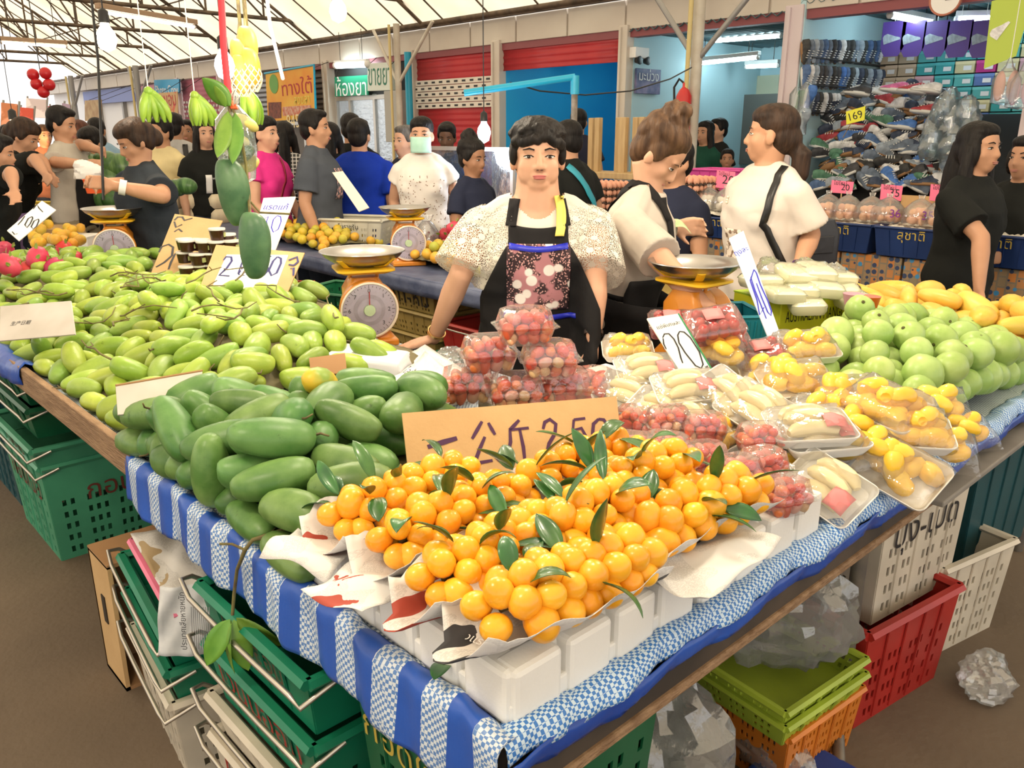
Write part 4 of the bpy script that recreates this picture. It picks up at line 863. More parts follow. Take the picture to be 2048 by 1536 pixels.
# ------------------------------------------------------------------ foam trays of peeled fruit under film
M_tray = mat('foam_tray', (.82, .81, .78), .5); M_peel = mat('pale_peeled_fruit', (.74, .62, .33), .4, c2=(.80, .70, .44), scale=14, coat=.3)
M_jack = mat('jackfruit', (.80, .46, .02), .4, c2=(.86, .58, .08), scale=16, coat=.3, vary=.08); M_lab = mat('pink_label', (.80, .22, .22), .6); M_redp = mat('red_fruit', (.42, .02, .025), .3, c2=(.58, .05, .04), scale=20, coat=.5)
def rrect(a, b, c, n=4): return [(sx*(a-c)+c*math.cos(t), sy*(b-c)+c*math.sin(t)) for sx, sy, t0 in ((1, 1, 0), (-1, 1, PI/2), (-1, -1, PI), (1, -1, 1.5*PI)) for t in [t0+PI/2*i/n for i in range(n+1)]]
def tray_base(t, a=.085, b=.065, h=.022):
    rings = [[(x, y, z) for x, y in rrect(a*k, b*k, .018*k)] for k, z in ((.84, 0), (.97, h*.85), (1.0, h), (1.0, h+.003), (.95, h+.002), (.82, .005))]
    g = G().loft(rings, cap=False); g.add(rings[0], [tuple(range(len(rings[0])))[::-1]]); g.add(rings[-1], [tuple(range(len(rings[0])))]); g.obj('tray', M_tray, t)
def film_dome(t, a, b, z0, z1, m=None, seed=0, n=14):
    r = random.Random(seed); ph = [r.random()*6 for _ in range(4)]
    def fn(u, v):
        x, y = (u-.5)*2, (v-.5)*2; d = max(abs(x), abs(y)); e = (1-d**4); z = z0+(z1-z0)*e**.6*(.86+.08*math.sin(x*5+ph[0])*math.sin(y*6+ph[1])+.06*math.sin(x*11+y*9+ph[2])) if e > 0 else z0
        return (x*a, y*b, z)
    G().grid(fn, n, n).obj('film', m or M_wrap, t, auto=False)
def peel_tray(seed, lab=True):
    r = random.Random(seed); t = thing('peeled_fruit_tray', 'x', 'fruit tray'); tray_base(t)
    for k in range(3):
        y0 = -.034+.034*k; pts = []
        for s in range(7): a = -1.2+2.4*s/6; pts.append((.048*math.sin(a)*1.1+r.uniform(-.002, .002), y0+.022*math.cos(a)-.008, .022+.004*math.cos(a)+.008*(k == 1)))
        G().tube(pts, [.007, .0145, .0175, .0185, .0175, .0145, .008], 10).obj('fruit_segment', M_peel, t)
    film_dome(t, .083, .063, .024, .052, seed=seed)
    if lab: G().grid(lambda u, v: (.02+.045*u, -.045+.05*v, .049+.002*math.sin(u*4)-.012*abs(v-.6)-.01*max(0, u-.5)), 5, 5).obj('label', M_lab, t, solid=.0006)
    return t
def jack_tray(seed, tray=True):
    r = random.Random(seed); t = thing('jackfruit_tray', 'x', 'fruit tray')
    if tray: tray_base(t)
    for k in range(9):
        x, y, z = r.uniform(-.052, .052), r.uniform(-.036, .036), .024+.026*(k > 5)+r.uniform(0, .006)
        if k > 5: x *= .7; y *= .6
        o = G().lathe([(.001, -.030), (.013, -.026), (.021, -.008), (.022, .010), (.018, .024), (.010, .031), (.005, .028)], 10).obj('jackfruit_pod', M_jack, t)
        o.location = (x, y, z); o.rotation_euler = (1.3+r.uniform(-.5, .5), r.uniform(-.3, .3), r.uniform(0, 6.28))
    film_dome(t, .084, .064, .022 if tray else .004, .07, seed=seed)
    return t
def red_pack(seed):
    r = random.Random(seed); t = thing('red_fruit_pack', 'x', 'fruit pack')
    G().loft([[(x, y, z) for x, y in rrect(a, b, .014)] for a, b, z in ((.066, .050, 0), (.074, .058, .04))], cap=True).obj('tray', film('tinted_plastic', (1, .8, .8), .3, .08, .12), t)
    for x in (-.045, -.015, .015, .045):
        for y in (-.03, 0, .03): 
            for z in (.02, .044): G().ell((x*(1 if z < .03 else .9), y+r.uniform(-.004, .004), z), (.0165, .0155, .0150), 10, 7).obj('red_fruit', M_redp, t)
    film_dome(t, .074, .058, .038, .064, seed=seed)
    G().grid(lambda u, v: (-.03+.05*u, -.02+.045*v, .0625+.0015*math.sin(u*5)), 3, 3).obj('label', M_lab, t, solid=.0006)
    return t
PT = [peel_tray(1), peel_tray(2, False), peel_tray(3)]; uT = [False]*3
JT = [jack_tray(4), jack_tray(5), jack_tray(6, False)]; uJ = [False]*3
RT = [red_pack(7), red_pack(8)]; uR = [False]*2
def place(protos, used, i, px, py, z, yaw, tilt, lb, s=1, roll=0):
    """yaw about the up axis relative to facing the camera, tilt leans the tray towards the camera"""
    p = W(px, py, z); a = math.atan2(p.y, p.x)-PI/2   # local -Y looks to the camera
    M = Matrix.Translation(p) @ Matrix.Rotation(a+0, 4, 'Z') @ Matrix.Rotation(tilt, 4, 'X') @ Matrix.Rotation(roll, 4, 'Y') @ Matrix.Rotation(yaw, 4, 'Z') @ Matrix.Diagonal((s, s, s, 1))
    o = put(protos, used, i, p, 0, lb); o.matrix_world = M; return o
for i, (px, py, z, yaw, tl, lb, s) in enumerate((
    (1294, 752, .955, .25, .30, 'peeled pale fruit tray with a pink label right of the pyramid below the price card', 1.0), (1253, 795, .915, -.35, .45, 'peeled pale fruit tray just above the right end of the cardboard sign', .95), (1372, 788, .945, .3, .32, 'peeled pale fruit tray with a pink label at the foot of the 20 card', 1.0),
    (1318, 826, .905, -.5, .42, 'peeled pale fruit tray lower left above the strawberry back row', .9), (1372, 838, .90, -.4, .42, 'peeled pale fruit tray tucked under two other trays above the strawberries', .9), (1452, 805, .935, -.75, .6, 'steep peeled pale fruit tray left of two tilted trays in the middle', 1.05),
    (1512, 830, .925, -.6, .55, 'steep peeled pale fruit tray in the middle just behind the big labelled tray', 1.05), (1616, 868, .93, .35, .18, 'big peeled pale fruit tray with a pink label lying on top in the centre right', 1.1), (1640, 890, .905, .45, .14, 'peeled pale fruit tray whose rim shows under the big labelled tray', 1.1),
    (1652, 985, .845, -.55, .62, 'lowest peeled pale fruit tray with a pink label leaning on the checked cloth', 1.02))):
    place(PT, uT, {1: 1, 3: 1, 4: 1, 5: 1, 6: 1}.get(i, 0 if i % 2 else 2), px, py, z, yaw, tl, lb, s)
for i, (px, py, z, yaw, tl, lb, s) in enumerate((
    (1255, 710, .95, .1, .2, 'jackfruit tray behind the trays beside the vendor hand', .9), (1440, 728, .96, .1, .25, 'jackfruit pack right of the 20 price card', 1.0), (1608, 710, .97, .35, .25, 'jackfruit tray in front of the yellow box', 1.05), (1590, 778, .94, .4, .3, 'jackfruit tray below the one at the yellow box', 1.1), (1540, 760, .93, .2, .2, 'jackfruit tray mostly hidden behind the steep peeled fruit trays', 1.0),
    (1690, 805, .93, .3, .3, 'jackfruit tray left of the steep rimmed jackfruit tray', 1.0), (1765, 830, .935, -.5, .28, 'jackfruit tray with a steep white rim below the guavas', 1.15), (1868, 830, .90, .3, .5, 'unboxed jackfruit pack against the lowest guavas', 1.0), (1815, 880, .895, .2, .22, 'long jackfruit tray in front of the steep rimmed tray', 1.1), (1800, 955, .845, -.45, .6, 'lowest jackfruit tray leaning at the checked hem', 1.05),
    (1700, 880, .885, .9, .3, 'jackfruit pack right of the big labelled peeled fruit tray', 1.0), (1735, 925, .865, .6, .35, 'jackfruit pack between the two lowest leaning trays', 1.0), (1880, 915, .86, .1, .3, 'jackfruit pack near the hem below the guavas', .95), (1925, 880, .86, .5, .35, 'jackfruit pack touching the hem at the right', .85), (1655, 840, .905, .5, .2, 'jackfruit pack behind the right corner of the big labelled tray', 1.0))):
    place(JT, uJ, {1: 2, 7: 2, 10: 2, 11: 2, 12: 2, 13: 2}.get(i, i % 2), px, py, z, yaw, tl, lb, s)
for i, (px, py, z, yaw, tl, lb) in enumerate(((1428, 665, 1.04, .35, .45, 'topmost red fruit pack leaning below the right scale'), (1380, 690, .98, -.2, .3, 'red fruit pack behind the 20 price card'), (1445, 705, .97, .3, .35, 'red fruit pack under the topmost red pack'), (1522, 728, .945, .45, .35, 'red fruit pack at the foot of the pale blue card'), (1345, 665, .98, .1, .2, 'red fruit pack at the left next to the grey shirted vendor'), (1405, 720, .92, .2, .15, 'red fruit pack at the bottom of the red stack'))):
    place(RT, uR, i, px, py, z, yaw, tl, lb, 1.05)
# supporting layer: more trays lying flat on the cloth under the ones above
k = 0
for x in (1.62, 1.83, 2.04):
    for y in (.84, 1.02, 1.20):
        for lay in range(2):
            if (x > 1.9 and y > 1.1) or (x < 1.7 and y < .9 and lay): continue
            o = put(JT, uJ, k % 2, (x+.01*lay, y, TZ+.002+.05*lay), rp.uniform(-.2, .2), 'flat jackfruit tray in the layers underneath the tilted trays', s=1.0, group='jackfruit trays underneath'); k += 1
for x, y, z in ((1.98, 1.42, 0), (1.98, 1.42, .053), (2.2, 1.47, 0), (2.2, 1.47, .053), (2.2, 1.30, 0), (2.02, 1.27, 0)): put(RT, uR, 0, (x, y, TZ+.002+z), .1, 'flat red fruit pack underneath the leaning red packs', group='red packs underneath', s=.98)
# ------------------------------------------------------------------ dial scales
M_org = mat('orange_enamel', (.62, .24, .02), .35, c2=(.56, .19, .015), scale=5, coat=.3); M_yel = mat('yellow_enamel', (.80, .48, .02), .35, coat=.3)
M_steel = mat('brushed_steel', (.42, .40, .38), .28, .95, c2=(.45, .43, .41), scale=6); M_dial = mat('dial_lilac', (.66, .60, .72), .4); M_cream2 = mat('cream_enamel', (.78, .70, .58), .35)
def scale(loc, rz, label, s=1.0, org=None):
    org = org or M_org; t = thing('dial_scale', label, 'scale', loc, rz); t.scale = (s, s, s)     # the dial looks along local -Y
    G().box((0, .03, .0125), (.20, .20, .025)).obj('base', org, t, smooth=False, bevel=.006)
    G().loft([[(x, y, z) for x, y in rrect(a, b, .02)] for a, b, z in ((.095, .085, .025), (.07, .07, .06), (.075, .065, .20), (.05, .05, .245))]).obj('housing', org, t).location = (0, .05, 0)
    D = Matrix.Translation((0, -.045, .135)) @ Matrix.Rotation(PI/2+.10, 4, 'X')
    o = G().lathe([(.098, -.06), (.108, -.01), (.108, .004), (.100, .008), (.099, .0)], 40).obj('dial_case', org, t); o.matrix_local = D
    o = G().lathe([(.098, 0), (.104, .004), (.106, .010), (.100, .012), (.097, .006)], 40, cap=False).obj('dial_rim', M_cream2, t); o.matrix_local = D
    f = G().lathe([(.0001, .0035), (.098, .0035), (.098, .002)], 40).obj('dial_face', M_dial, t); f.matrix_local = D
    o = G().lathe([(.044, .0045), (.058, .0045)], 32, cap=False).obj('dial_ring', mat('dial_grey', (.54, .49, .58), .5), t); o.matrix_local = D
    o = G().lathe([(.0001, .014), (.020, .013), (.022, .006)], 24).obj('hub', mat('hub_green', (.52, .66, .42), .4), t); o.matrix_local = D
    g = G()
    for k in range(40): a = 2*PI*k/40; g.box((0, .088, .0045), (.0016, .012 if k % 5 == 0 else .006, .0005), Matrix.Rotation(a, 4, 'Z'))
    o = g.obj('tick_marks', M_ink, t, smooth=False); o.matrix_local = D
    for k, n in enumerate('01234567'):
        a = PI/2-2*PI*k/8; text('numeral', n, M_ink, t, D @ Matrix.Translation((.072*math.cos(a), .072*math.sin(a), .0046)), size=.022)
    o = G().box((0, .035, .010), (.003, .07, .001)).obj('needle', M_redink, t, smooth=False); o.matrix_local = D
    o = G().lathe([(.0001, .020), (.06, .018), (.097, .010)], 32).obj('glass', film('dial_glass', (1, 1, 1), .05, .03, .0), t); o.matrix_local = D
    for x in (-.05, .05): G().tube([(x, .04, .24), (x, .04, .272)], .007, 8).obj('neck', org, t)
    G().loft([[(x, y, z) for x, y in rrect(a, b, .03)] for a, b, z in ((.085, .075, .262), (.105, .095, .272), (.105, .095, .280), (.085, .075, .284))]).obj('platform', M_yel, t).location = (0, .04, 0)
    for a in (.7, 2.4, 3.9, 5.5): G().tube([(.055*math.cos(a), .055*math.sin(a), .284), (.10*math.cos(a), .10*math.sin(a), .292), (.135*math.cos(a), .135*math.sin(a), .318)], .009, 8, sq=(1.6, .5)).obj('bracket', M_yel, t).location = (0, .04, 0)
    G().lathe([(.0001, .292), (.07, .292), (.105, .298), (.135, .318), (.152, .338), (.156, .338), (.155, .341), (.149, .341), (.132, .322), (.103, .302), (.07, .2955), (.0001, .2955)], 48).obj('pan', M_steel, t).location = (0, .04, 0)
    return t
FC = YAW+PI/2+PI   # -Y of the scale towards the camera
pb = W(735, 690, TZ); scale((pb.x+.02, pb.y+.02, TZ), YAW-PI/2+.35, 'orange dial scale with a steel pan standing at the corner by the vendor hand', 1.04)
p = W(240, 545, TZ); scale((p.x, p.y, TZ), YAW-PI/2+.25, 'orange dial scale in front of the dark shirted woman on the left', 1.08)
p = W(1400, 640, TZ); scale((2.36, 1.58, TZ+.03), YAW-PI/2+PI*.72, 'orange dial scale seen from behind next to the red packs', 1.0)
bxo('scale_block', (2.36, 1.56, TZ+.015), (.24, .24, .028), M_foam, None, bevel=.004); tag(bpy.data.objects['scale_block'], 'flat foam block under the right scale', 'foam block')
# ------------------------------------------------------------------ people
SKIN = [mat('skin_light', (.54, .30, .195), .5, c2=(.58, .33, .22), scale=9, spec=.35), mat('skin_tan', (.45, .235, .14), .5, c2=(.49, .265, .16), scale=9, spec=.35), mat('skin_brown', (.30, .15, .085), .5, spec=.35), mat('skin_deep', (.13, .065, .04), .5, spec=.35)]
def hairmat(name, c, c2):
    m = mat(name, c, .55, c2=c2, scale=40, detail=6, bump=.8, bscale=60, stretch=(1.0, 1.0, .18), spec=.22); return m
H_black = hairmat('hair_black', (.006, .005, .005), (.014, .011, .010)); H_brown = hairmat('hair_brown', (.045, .024, .014), (.11, .06, .032)); H_dbrown = hairmat('hair_dark_brown', (.020, .012, .009), (.05, .028, .018)); H_grey = hairmat('hair_grey', (.06, .055, .05), (.14, .13, .125))
M_eye = mat('eye_white', (.70, .66, .62), .25); M_iris = mat('eye_dark', (.012, .008, .006), .15); M_lip = mat('lips', (.42, .12, .11), .4); M_lip2 = mat('lips_pale', (.40, .17, .13), .45)
def cloth(name, c, c2=None, scale=4, r=.85, bump=.35): return mat(name, c, r, c2=c2 or tuple(x*.82 for x in c), scale=scale, bump=bump, bscale=16, spec=.2)
def finger_geo(g, o, d, n, L, r, curl):
    """one finger: o root, d direction, n palm normal (curls towards n)"""
    p = Vector(o); pts = [p.copy()]; a = curl*.5
    for f in (.42, .32, .26):
        dd = (d*math.cos(a)+n*math.sin(a)).normalized(); p = p+dd*L*f; pts.append(p.copy()); a += curl
    g.tube(pts, [r, r*.95, r*.86, r*.62], 8); g.ell(pts[-1], r*.66, 8, 6)
def hand_geo(g, w, d, n, side, k=1, curl=.25, spread=.12, thumb=1):
    """w wrist, d pointing direction, n palm normal, side vector towards the thumb"""
    w = Vector(w); d = Vector(d).normalized(); n = (Vector(n)-d*Vector(n).dot(d)).normalized(); s = d.cross(n).normalized()*side
    for t in (-1, -.33, .33, 1): g.tube([w-d*.012*k+s*t*.008*k, w+d*.05*k+s*t*.022*k, w+d*.088*k+s*t*.030*k], [.0135*k, .0145*k, .011*k], 8)
    for i, (t, L) in enumerate(((1, .066), (.36, .075), (-.3, .070), (-.92, .056))):
        dd = (d+s*t*spread).normalized(); finger_geo(g, w+d*.082*k+s*t*.0295*k, dd, n, L*k, .0085*k, curl*(1+.1*i))
    finger_geo(g, w+d*.022*k+s*.026*k, (d*.75+s*.75*thumb+n*.25).normalized(), n, .064*k, .0098*k, curl*.6)
ARM = {'down': ((.215, -.03, 1.005), (.225, .05, .775)), 'fwd': ((.215, -.02, 1.02), (.12, .20, .98)), 'low': ((.215, .02, 1.01), (.15, .16, .84)), 'fold': ((.21, .0, 1.03), (.0, .17, 1.04)), 'up': ((.20, .12, 1.12), (.07, .16, 1.36)), 'out': ((.25, .17, 1.12), (.2, .40, 1.08)), 'back': ((.23, -.1, 1.03), (.18, -.05, .82))}
def person(label, px, ytop, dep, look, hair='short', hm=None, skin=1, shirt=None, pants=None, arms=('down', 'down'), wd=1.0, vox=.012, lean=0, head=(0, 0), sleeve=.55, hem=.80, hairtop=.012, neck=-.014, fem=True, tall=None, skirt=None, loose=.014, extra=None, rot=0, faceparts=True, lip=None, eyes=True, headw=1.0, neckr=1.0, scoop=None):
    top = WD(px, ytop, dep); loc = Vector((top.x, top.y, 0)); v = Vector((top.x, top.y, 0)).normalized(); rp_ = Vector((v.y, -v.x, 0)); a = math.radians(look)
    hd = -v*math.cos(a)+rp_*math.sin(a); rz = math.atan2(hd.y, hd.x)-PI/2
    # height of the upright body from the top of the head as seen, allowing for the lean
    h = (tall or (top.z-hairtop)/(1-.47*(1-math.cos(lean)))); k = h/1.6
    if lean: loc -= hd*(.76*k*math.sin(lean))*.9
    t = thing('person', label, 'person', loc, rz); Mi = t.matrix_basis.inverted()
    mid = Vector((0, 0, .84*k)); LM = Matrix.Translation(mid) @ Matrix.Rotation(-lean, 4, 'X') @ Matrix.Translation(-mid)
    U = lambda p: LM @ Vector((p[0]*k, p[1]*k, p[2]*k)); Lw = lambda p: Vector((p[0]*k, p[1]*k, p[2]*k))
    W_ = wd
    rings = [(.76, .150, .105, -.01), (.86, .162, .115, -.01), (.98, .142 if fem else .150, .100, 0), (1.09, .150, .112, .008), (1.18, .160, .112, .008), (1.255, .158, .088, 0), (1.305, .115, .068, -.006), (1.345, .062, .056, -.006)]
    def torso(g, inf, z0=.76, z1=1.345, front=0):
        rr = [(z, rx*W_+inf*(1 if z < 1.3 else .55), ry*(.5+.5*W_)+inf*(1 if z < 1.3 else .55), yo) for z, rx, ry, yo in rings if z0-.001 <= z <= z1+.001]
        if rr[0][0] > z0+.001 or z0 < .76: 
            i = np.interp(z0, [q[0] for q in rings], [q[1] for q in rings]); j = np.interp(z0, [q[0] for q in rings], [q[2] for q in rings]); rr = [(z0, i*W_+inf*1.15, j*(.5+.5*W_)+inf*1.15, -.008)]+rr
        g.loft([[tuple(U((rx*math.cos(2*PI*q/24), yo+ry*math.sin(2*PI*q/24), z))) for q in range(24)] for z, rx, ry, yo in rr])
        if fem and z1 > 1.1:
            for s in (-1, 1): g.ell(U((s*.064*W_, .068*(.5+.5*W_)+inf*.8, 1.125)), (.078*k, .052*k, .078*k), 16, 12)
    sh = {s: Vector((s*.158*W_, -.004, 1.236)) for s in (-1, 1)}
    pose = {}
    for s, a_ in ((1, arms[0]), (-1, arms[1])):
        if isinstance(a_, str): e, w = ARM[a_]; e = U((e[0]*s*(.6+.4*W_), e[1], e[2])); w = U((w[0]*s*(.7+.3*W_), w[1], w[2])); ex = {}
        else: e = Mi @ Vector(a_[0]); w = Mi @ Vector(a_[1]); ex = a_[2] if len(a_) > 2 else {}
        pose[s] = (U(sh[s]), e, w, ex)
    hc = U((0, .004, 1.49+neck)); HM = Matrix.Translation(hc) @ LM.to_3x3().to_4x4() @ Euler((head[1], 0, head[0]), 'ZXY').to_matrix().to_4x4() @ Matrix.Diagonal((k*headw, k, k, 1))
    hs = lambda p: HM @ Vector(p)
    g = G(); torso(g, 0)
    g.tube([U((0, -.012, 1.30)), U((0, -.006, 1.37)), hs((0, -.02, -.045))], [.064*k*(.6+.4*W_)*neckr, .055*k*(.7+.3*W_)*neckr, .056*k*neckr], 14)
    for s in (-1, 1): g.tube([U((s*.035, -.012, 1.325)), U((s*.085*W_, -.010, 1.30)), U(sh[s])], [.030*k, .036*k, .040*k], 12)
    for c, r in (((0, -.012, .032), (.073, .092, .082)), ((0, .018, -.030), (.0635, .067, .084)), ((0, .042, -.086), (.036, .036, .030)), ((.030, .046, -.032), (.031, .028, .032)), ((-.030, .046, -.032), (.031, .028, .032)), ((0, .065, .022), (.05, .016, .014)), ((0, .078, -.066), (.024, .012, .018))): g.ell(c, r, 20, 14, HM)
    if neckr > 1.1: [g.ell(c, r, 16, 10, HM) for c, r in (((.030, .034, -.052), (.033, .036, .040)), ((-.030, .034, -.052), (.033, .036, .040)), ((0, .022, -.100), (.040, .040, .022)))]
    g.tube([hs((0, .078, .010)), hs((0, .090, -.014)), hs((0, .097, -.032))], [.008*k, .010*k, .0125*k], 10); g.ell((0, .0975, -.034), (.013, .0105, .010), 10, 8, HM)
    for s in (-1, 1): g.ell((s*.0125, .088, -.037), (.0085, .0095, .0075), 8, 6, HM); g.ell((s*.076, -.008, -.018), (.010, .020, .031), 12, 8, HM)
    for s in (-1, 1):
        S, e, w, ex = pose[s]; aw = .6+.4*W_
        m1 = (S+e)/2; g.tube([S, S.lerp(e, .2), m1, e], [.050*k*aw, .050*k*aw, .045*k*aw, .037*k*aw], 14); g.ell(S, .052*k*aw, 14, 10); g.ell(e, .0375*k*aw, 12, 8)
        g.tube([e, e.lerp(w, .3), e.lerp(w, .7), w], [.037*k*aw, .039*k*aw, .030*k*aw, .025*k], 14); g.ell(w, .025*k, 10, 8)
        fd = (w-e).normalized(); d = Mi.to_3x3() @ Vector(ex['d']) if 'd' in ex else fd; n = Mi.to_3x3() @ Vector(ex['n']) if 'n' in ex else Vector((-s, .25, -.1)); hand_geo(g, w, d, n, ex.get('side', -s if 'n' not in ex else 1), k, ex.get('curl', .3))
        j = Lw((s*.085*W_, 0, .80)); kn = Lw((s*.09*W_, .012, .45)); an = Lw((s*.088*W_, -.02, .075))
        g.tube([j, j.lerp(kn, .5), kn, kn.lerp(an, .35), an], [.085*k*aw, .074*k*aw, .055*k*aw, .052*k*aw, .036*k], 12); g.ell(Lw((s*.092*W_, .045, .036)), (.042*k, .118*k, .036*k), 12, 8)
    body = remesh(g, 'body', SKIN[skin], t, vox, 3)
    # clothes
    if shirt is not None:
        g = G(); torso(g, loose*k, hem, 1.346)
        for s in (-1, 1):
            S, e, w, ex = pose[s]; aw = .6+.4*W_; en = S.lerp(e, sleeve) if sleeve <= 1 else e
            if sleeve > .05: g.tube([S.lerp(e, -.02), S.lerp(en, .5), en], [.056*k*aw+loose*k*.3, .058*k*aw+loose*k*.6, .060*k*aw+loose*k*.9], 16); g.ell(S, .056*k*aw+loose*k*.3, 14, 10); g.tube([U((s*.035, -.012, 1.328)), U((s*.085*W_, -.010, 1.30)), S], [.042*k+loose*k*.25, .050*k+loose*k*.3, .050*k+loose*k*.3], 12)
            if sleeve > 1: g.tube([e, e.lerp(w, min(1, sleeve-1))], [.052*k*aw, .042*k*aw], 14); g.ell(e, .052*k*aw, 12, 8)
        if not scoop: g.tube([U((0, -.012, 1.30)), U((0, -.010, 1.335)), U((0, -.006, 1.358))], [.085*k*(.6+.4*W_), .070*k*(.7+.3*W_)*neckr, .0635*k*(.7+.3*W_)*neckr], 18)
        shirt_o = remesh(g, 'shirt', shirt, t, vox, 3); me = shirt_o.data; fr = rnd.random()*6
        co = np.empty(len(me.vertices)*3); no = np.empty(len(me.vertices)*3); me.vertices.foreach_get('co', co); me.vertices.foreach_get('normal', no); co = co.reshape(-1, 3); no = no.reshape(-1, 3); q = co/k
        fold = (np.sin(q[:, 2]*26+q[:, 0]*19+fr)+np.sin(q[:, 0]*41-q[:, 2]*17+q[:, 1]*12+fr*2)+.7*np.sin(q[:, 2]*55-q[:, 0]*30+fr*3))*np.clip((1.30-q[:, 2])/.15, .15, 1)
        me.vertices.foreach_set('co', (co+no*(fold*.0026*k)[:, None]).ravel())
        if scoop:
            bm = bmesh.new(); bm.from_mesh(me); bmesh.ops.delete(bm, geom=[f for f in bm.faces if (lambda c: c.y > -.05*k and c.z > (scoop[0]+scoop[1]*(c.x/k)**2)*k and abs(c.x) < .11*k)(f.calc_center_median())], context='FACES'); bm.to_mesh(me); bm.free()
        me.update()
    if pants is not None:
        g = G()
        g.loft([[tuple(Lw((rx*math.cos(2*PI*q/24)*W_, -.01+ry*math.sin(2*PI*q/24), z))) for q in range(24)] for z, rx, ry in ((.74, .168, .12), (.84, .172, .124), (.92, .158, .115), (.95, .150, .11))])
        for s in (-1, 1):
            aw = .6+.4*W_; j = Lw((s*.085*W_, 0, .80)); kn = Lw((s*.09*W_, .012, .45)); an = Lw((s*.09*W_, -.015, .10)); g.tube([j, j.lerp(kn, .5), kn, an], [.098*k*aw, .088*k*aw, .072*k*aw, .062*k], 14)
        remesh(g, 'trousers', pants, t, vox*2, 2)
    # hair
    if hair:
        g = G(); E = lambda c, r: g.ell(c, r, 18, 12, HM)
        E((0, -.024, .046), (.083, .096, .080)); E((0, -.052, -.008), (.074, .060, .078))
        if hair in ('short', 'man'): E((0, .022, .088), (.066, .055, .030)); [E((s*.070, .006, .018), (.013, .030, .034)) for s in (-1, 1)]
        if hair == 'curly':
            E((0, -.014, .074), (.086, .092, .062)); [E((s*.074, -.004, .012), (.014, .034, .045)) for s in (-1, 1)]
            rr = random.Random(4)
            for q in range(18): an = -1.1+2.2*q/17; E((.080*math.sin(an), -.006+.086*math.cos(an)*(1-.05*abs(an)), .060-.012*an*an+rr.uniform(-.012, .006)), (.013, .013, .017))
            for q in range(46):
                an = rr.uniform(-2.0, 2.0); el = rr.uniform(.15, 1.25); E((.078*math.sin(an)*math.cos(el), -.012+.086*math.cos(an)*math.cos(el), .060+.066*math.sin(el)), (.016, .016, .013))
        if hair in ('long', 'longpart'):
            [E((s*.066, -.005, -.02), (.024, .055, .085)) for s in (-1, 1)]; E((0, .0, .075), (.074, .078, .045))
            g.tube([hs((0, -.062, .02)), hs((0, -.085, -.12)), hs((0, -.095, -.25)), hs((0, -.085, -.36))], [.075*k, .083*k, .080*k, .045*k], 14, sq=(1, .55))
            for s in (-1, 1): g.tube([hs((s*.070, .0, .01)), hs((s*.080, .0, -.12)), hs((s*.080, .012, -.24)), hs((s*.070, .02, -.31))], [.026*k, .034*k, .032*k, .016*k], 10)
        if hair in ('pony', 'lowpony'):
            E((0, -.006, .070), (.080, .088, .054)); z0 = .03 if hair == 'pony' else -.05; E((0, -.075, -.02), (.062, .058, .062))
            g.tube([hs((0, -.10, z0)), hs((0, -.135, z0-.03)), hs((0, -.135, z0-.11)), hs((0, -.115, z0-.20))], [.034*k, .042*k, .038*k, .014*k], 12)
        if hair == 'highbun':
            E((0, -.03, .075), (.088, .10, .062)); E((0, -.062, .13), (.052, .050, .046)); E((.012, -.045, .165), (.032, .034, .028)); E((0, -.085, .04), (.07, .045, .06)); [E((s*.072, .0, .02), (.014, .034, .045)) for s in (-1, 1)]
            for q in range(7): an = q*.9; g.tube([hs((.05*math.sin(an), -.03+.05*math.cos(an), .10)), hs((.055*math.sin(an+.5), -.055+.045*math.cos(an+.5), .135)), hs((.03*math.sin(an+1), -.06+.03*math.cos(an+1), .170))], [.014*k, .017*k, .010*k], 8)
        if hair == 'lowbun':
            E((0, -.006, .070), (.081, .090, .056)); E((0, -.112, -.03), (.050, .045, .055)); [E((s*.072, .0, .012), (.014, .036, .045)) for s in (-1, 1)]; E((0, -.09, .01), (.06, .05, .06))
        if hair == 'bob': [E((s*.070, -.01, -.02), (.026, .060, .075)) for s in (-1, 1)]; E((0, -.06, -.04), (.082, .055, .075)); E((0, .015, .08), (.072, .068, .038))
        remesh(g, 'hair', hm or H_black, t, vox*.75, 3, .45)
    if faceparts:
        for s in (-1, 1):
            if eyes: 
                o = G().ell((s*.0315, .0700, -.001), (.0145, .0085, .0046), 12, 8, HM).obj('eye', M_eye, t)
                G().ell((s*.0315, .0772, -.001), (.0056, .0030, .0045), 10, 8, HM).obj('iris', M_iris, o)
                G().tube([hs((s*.0165, .0765, -.001)), hs((s*.025, .0795, .0042)), hs((s*.034, .0785, .0047)), hs((s*.0465, .0705, .001))], .0019*k, 6).obj('lash', M_iris, t)
            G().tube([hs((s*.015, .0835, .021)), hs((s*.030, .0825, .0265)), hs((s*.049, .0705, .0215))], [.0024*k, .0026*k, .0014*k], 6, sq=(.6, 1.2)).obj('eyebrow', hm or H_black, t)
        g = G(); g.ell((0, .0885, -.0625), (.0215, .0055, .0042), 14, 8, HM); g.ell((0, .0885, -.0690), (.0185, .0058, .0050), 14, 8, HM); g.obj('lips', lip or M_lip2, t)
        if vox < .008:
            for s in (-1, 1): G().ell((s*.0065, .0985, -.0432), (.0042, .0035, .0022), 8, 6, HM).obj('nostril', mat('nostril_dark', (.10, .035, .025), .7), t)
    t['_k'] = k
    return dict(t=t, k=k, U=U, Lw=Lw, hs=hs, HM=HM, pose=pose, body=body, shirt=shirt_o if shirt is not None else None, Mi=Mi, hd=hd, LM=LM)
def bvh_of(objs):
    v = []; f = []
    for o in objs:
        n = len(v); v += [p.co.copy() for p in o.data.vertices]; f += [tuple(i+n for i in p.vertices) for p in o.data.polygons]
    return BVHTree.FromPolygons(v, f)
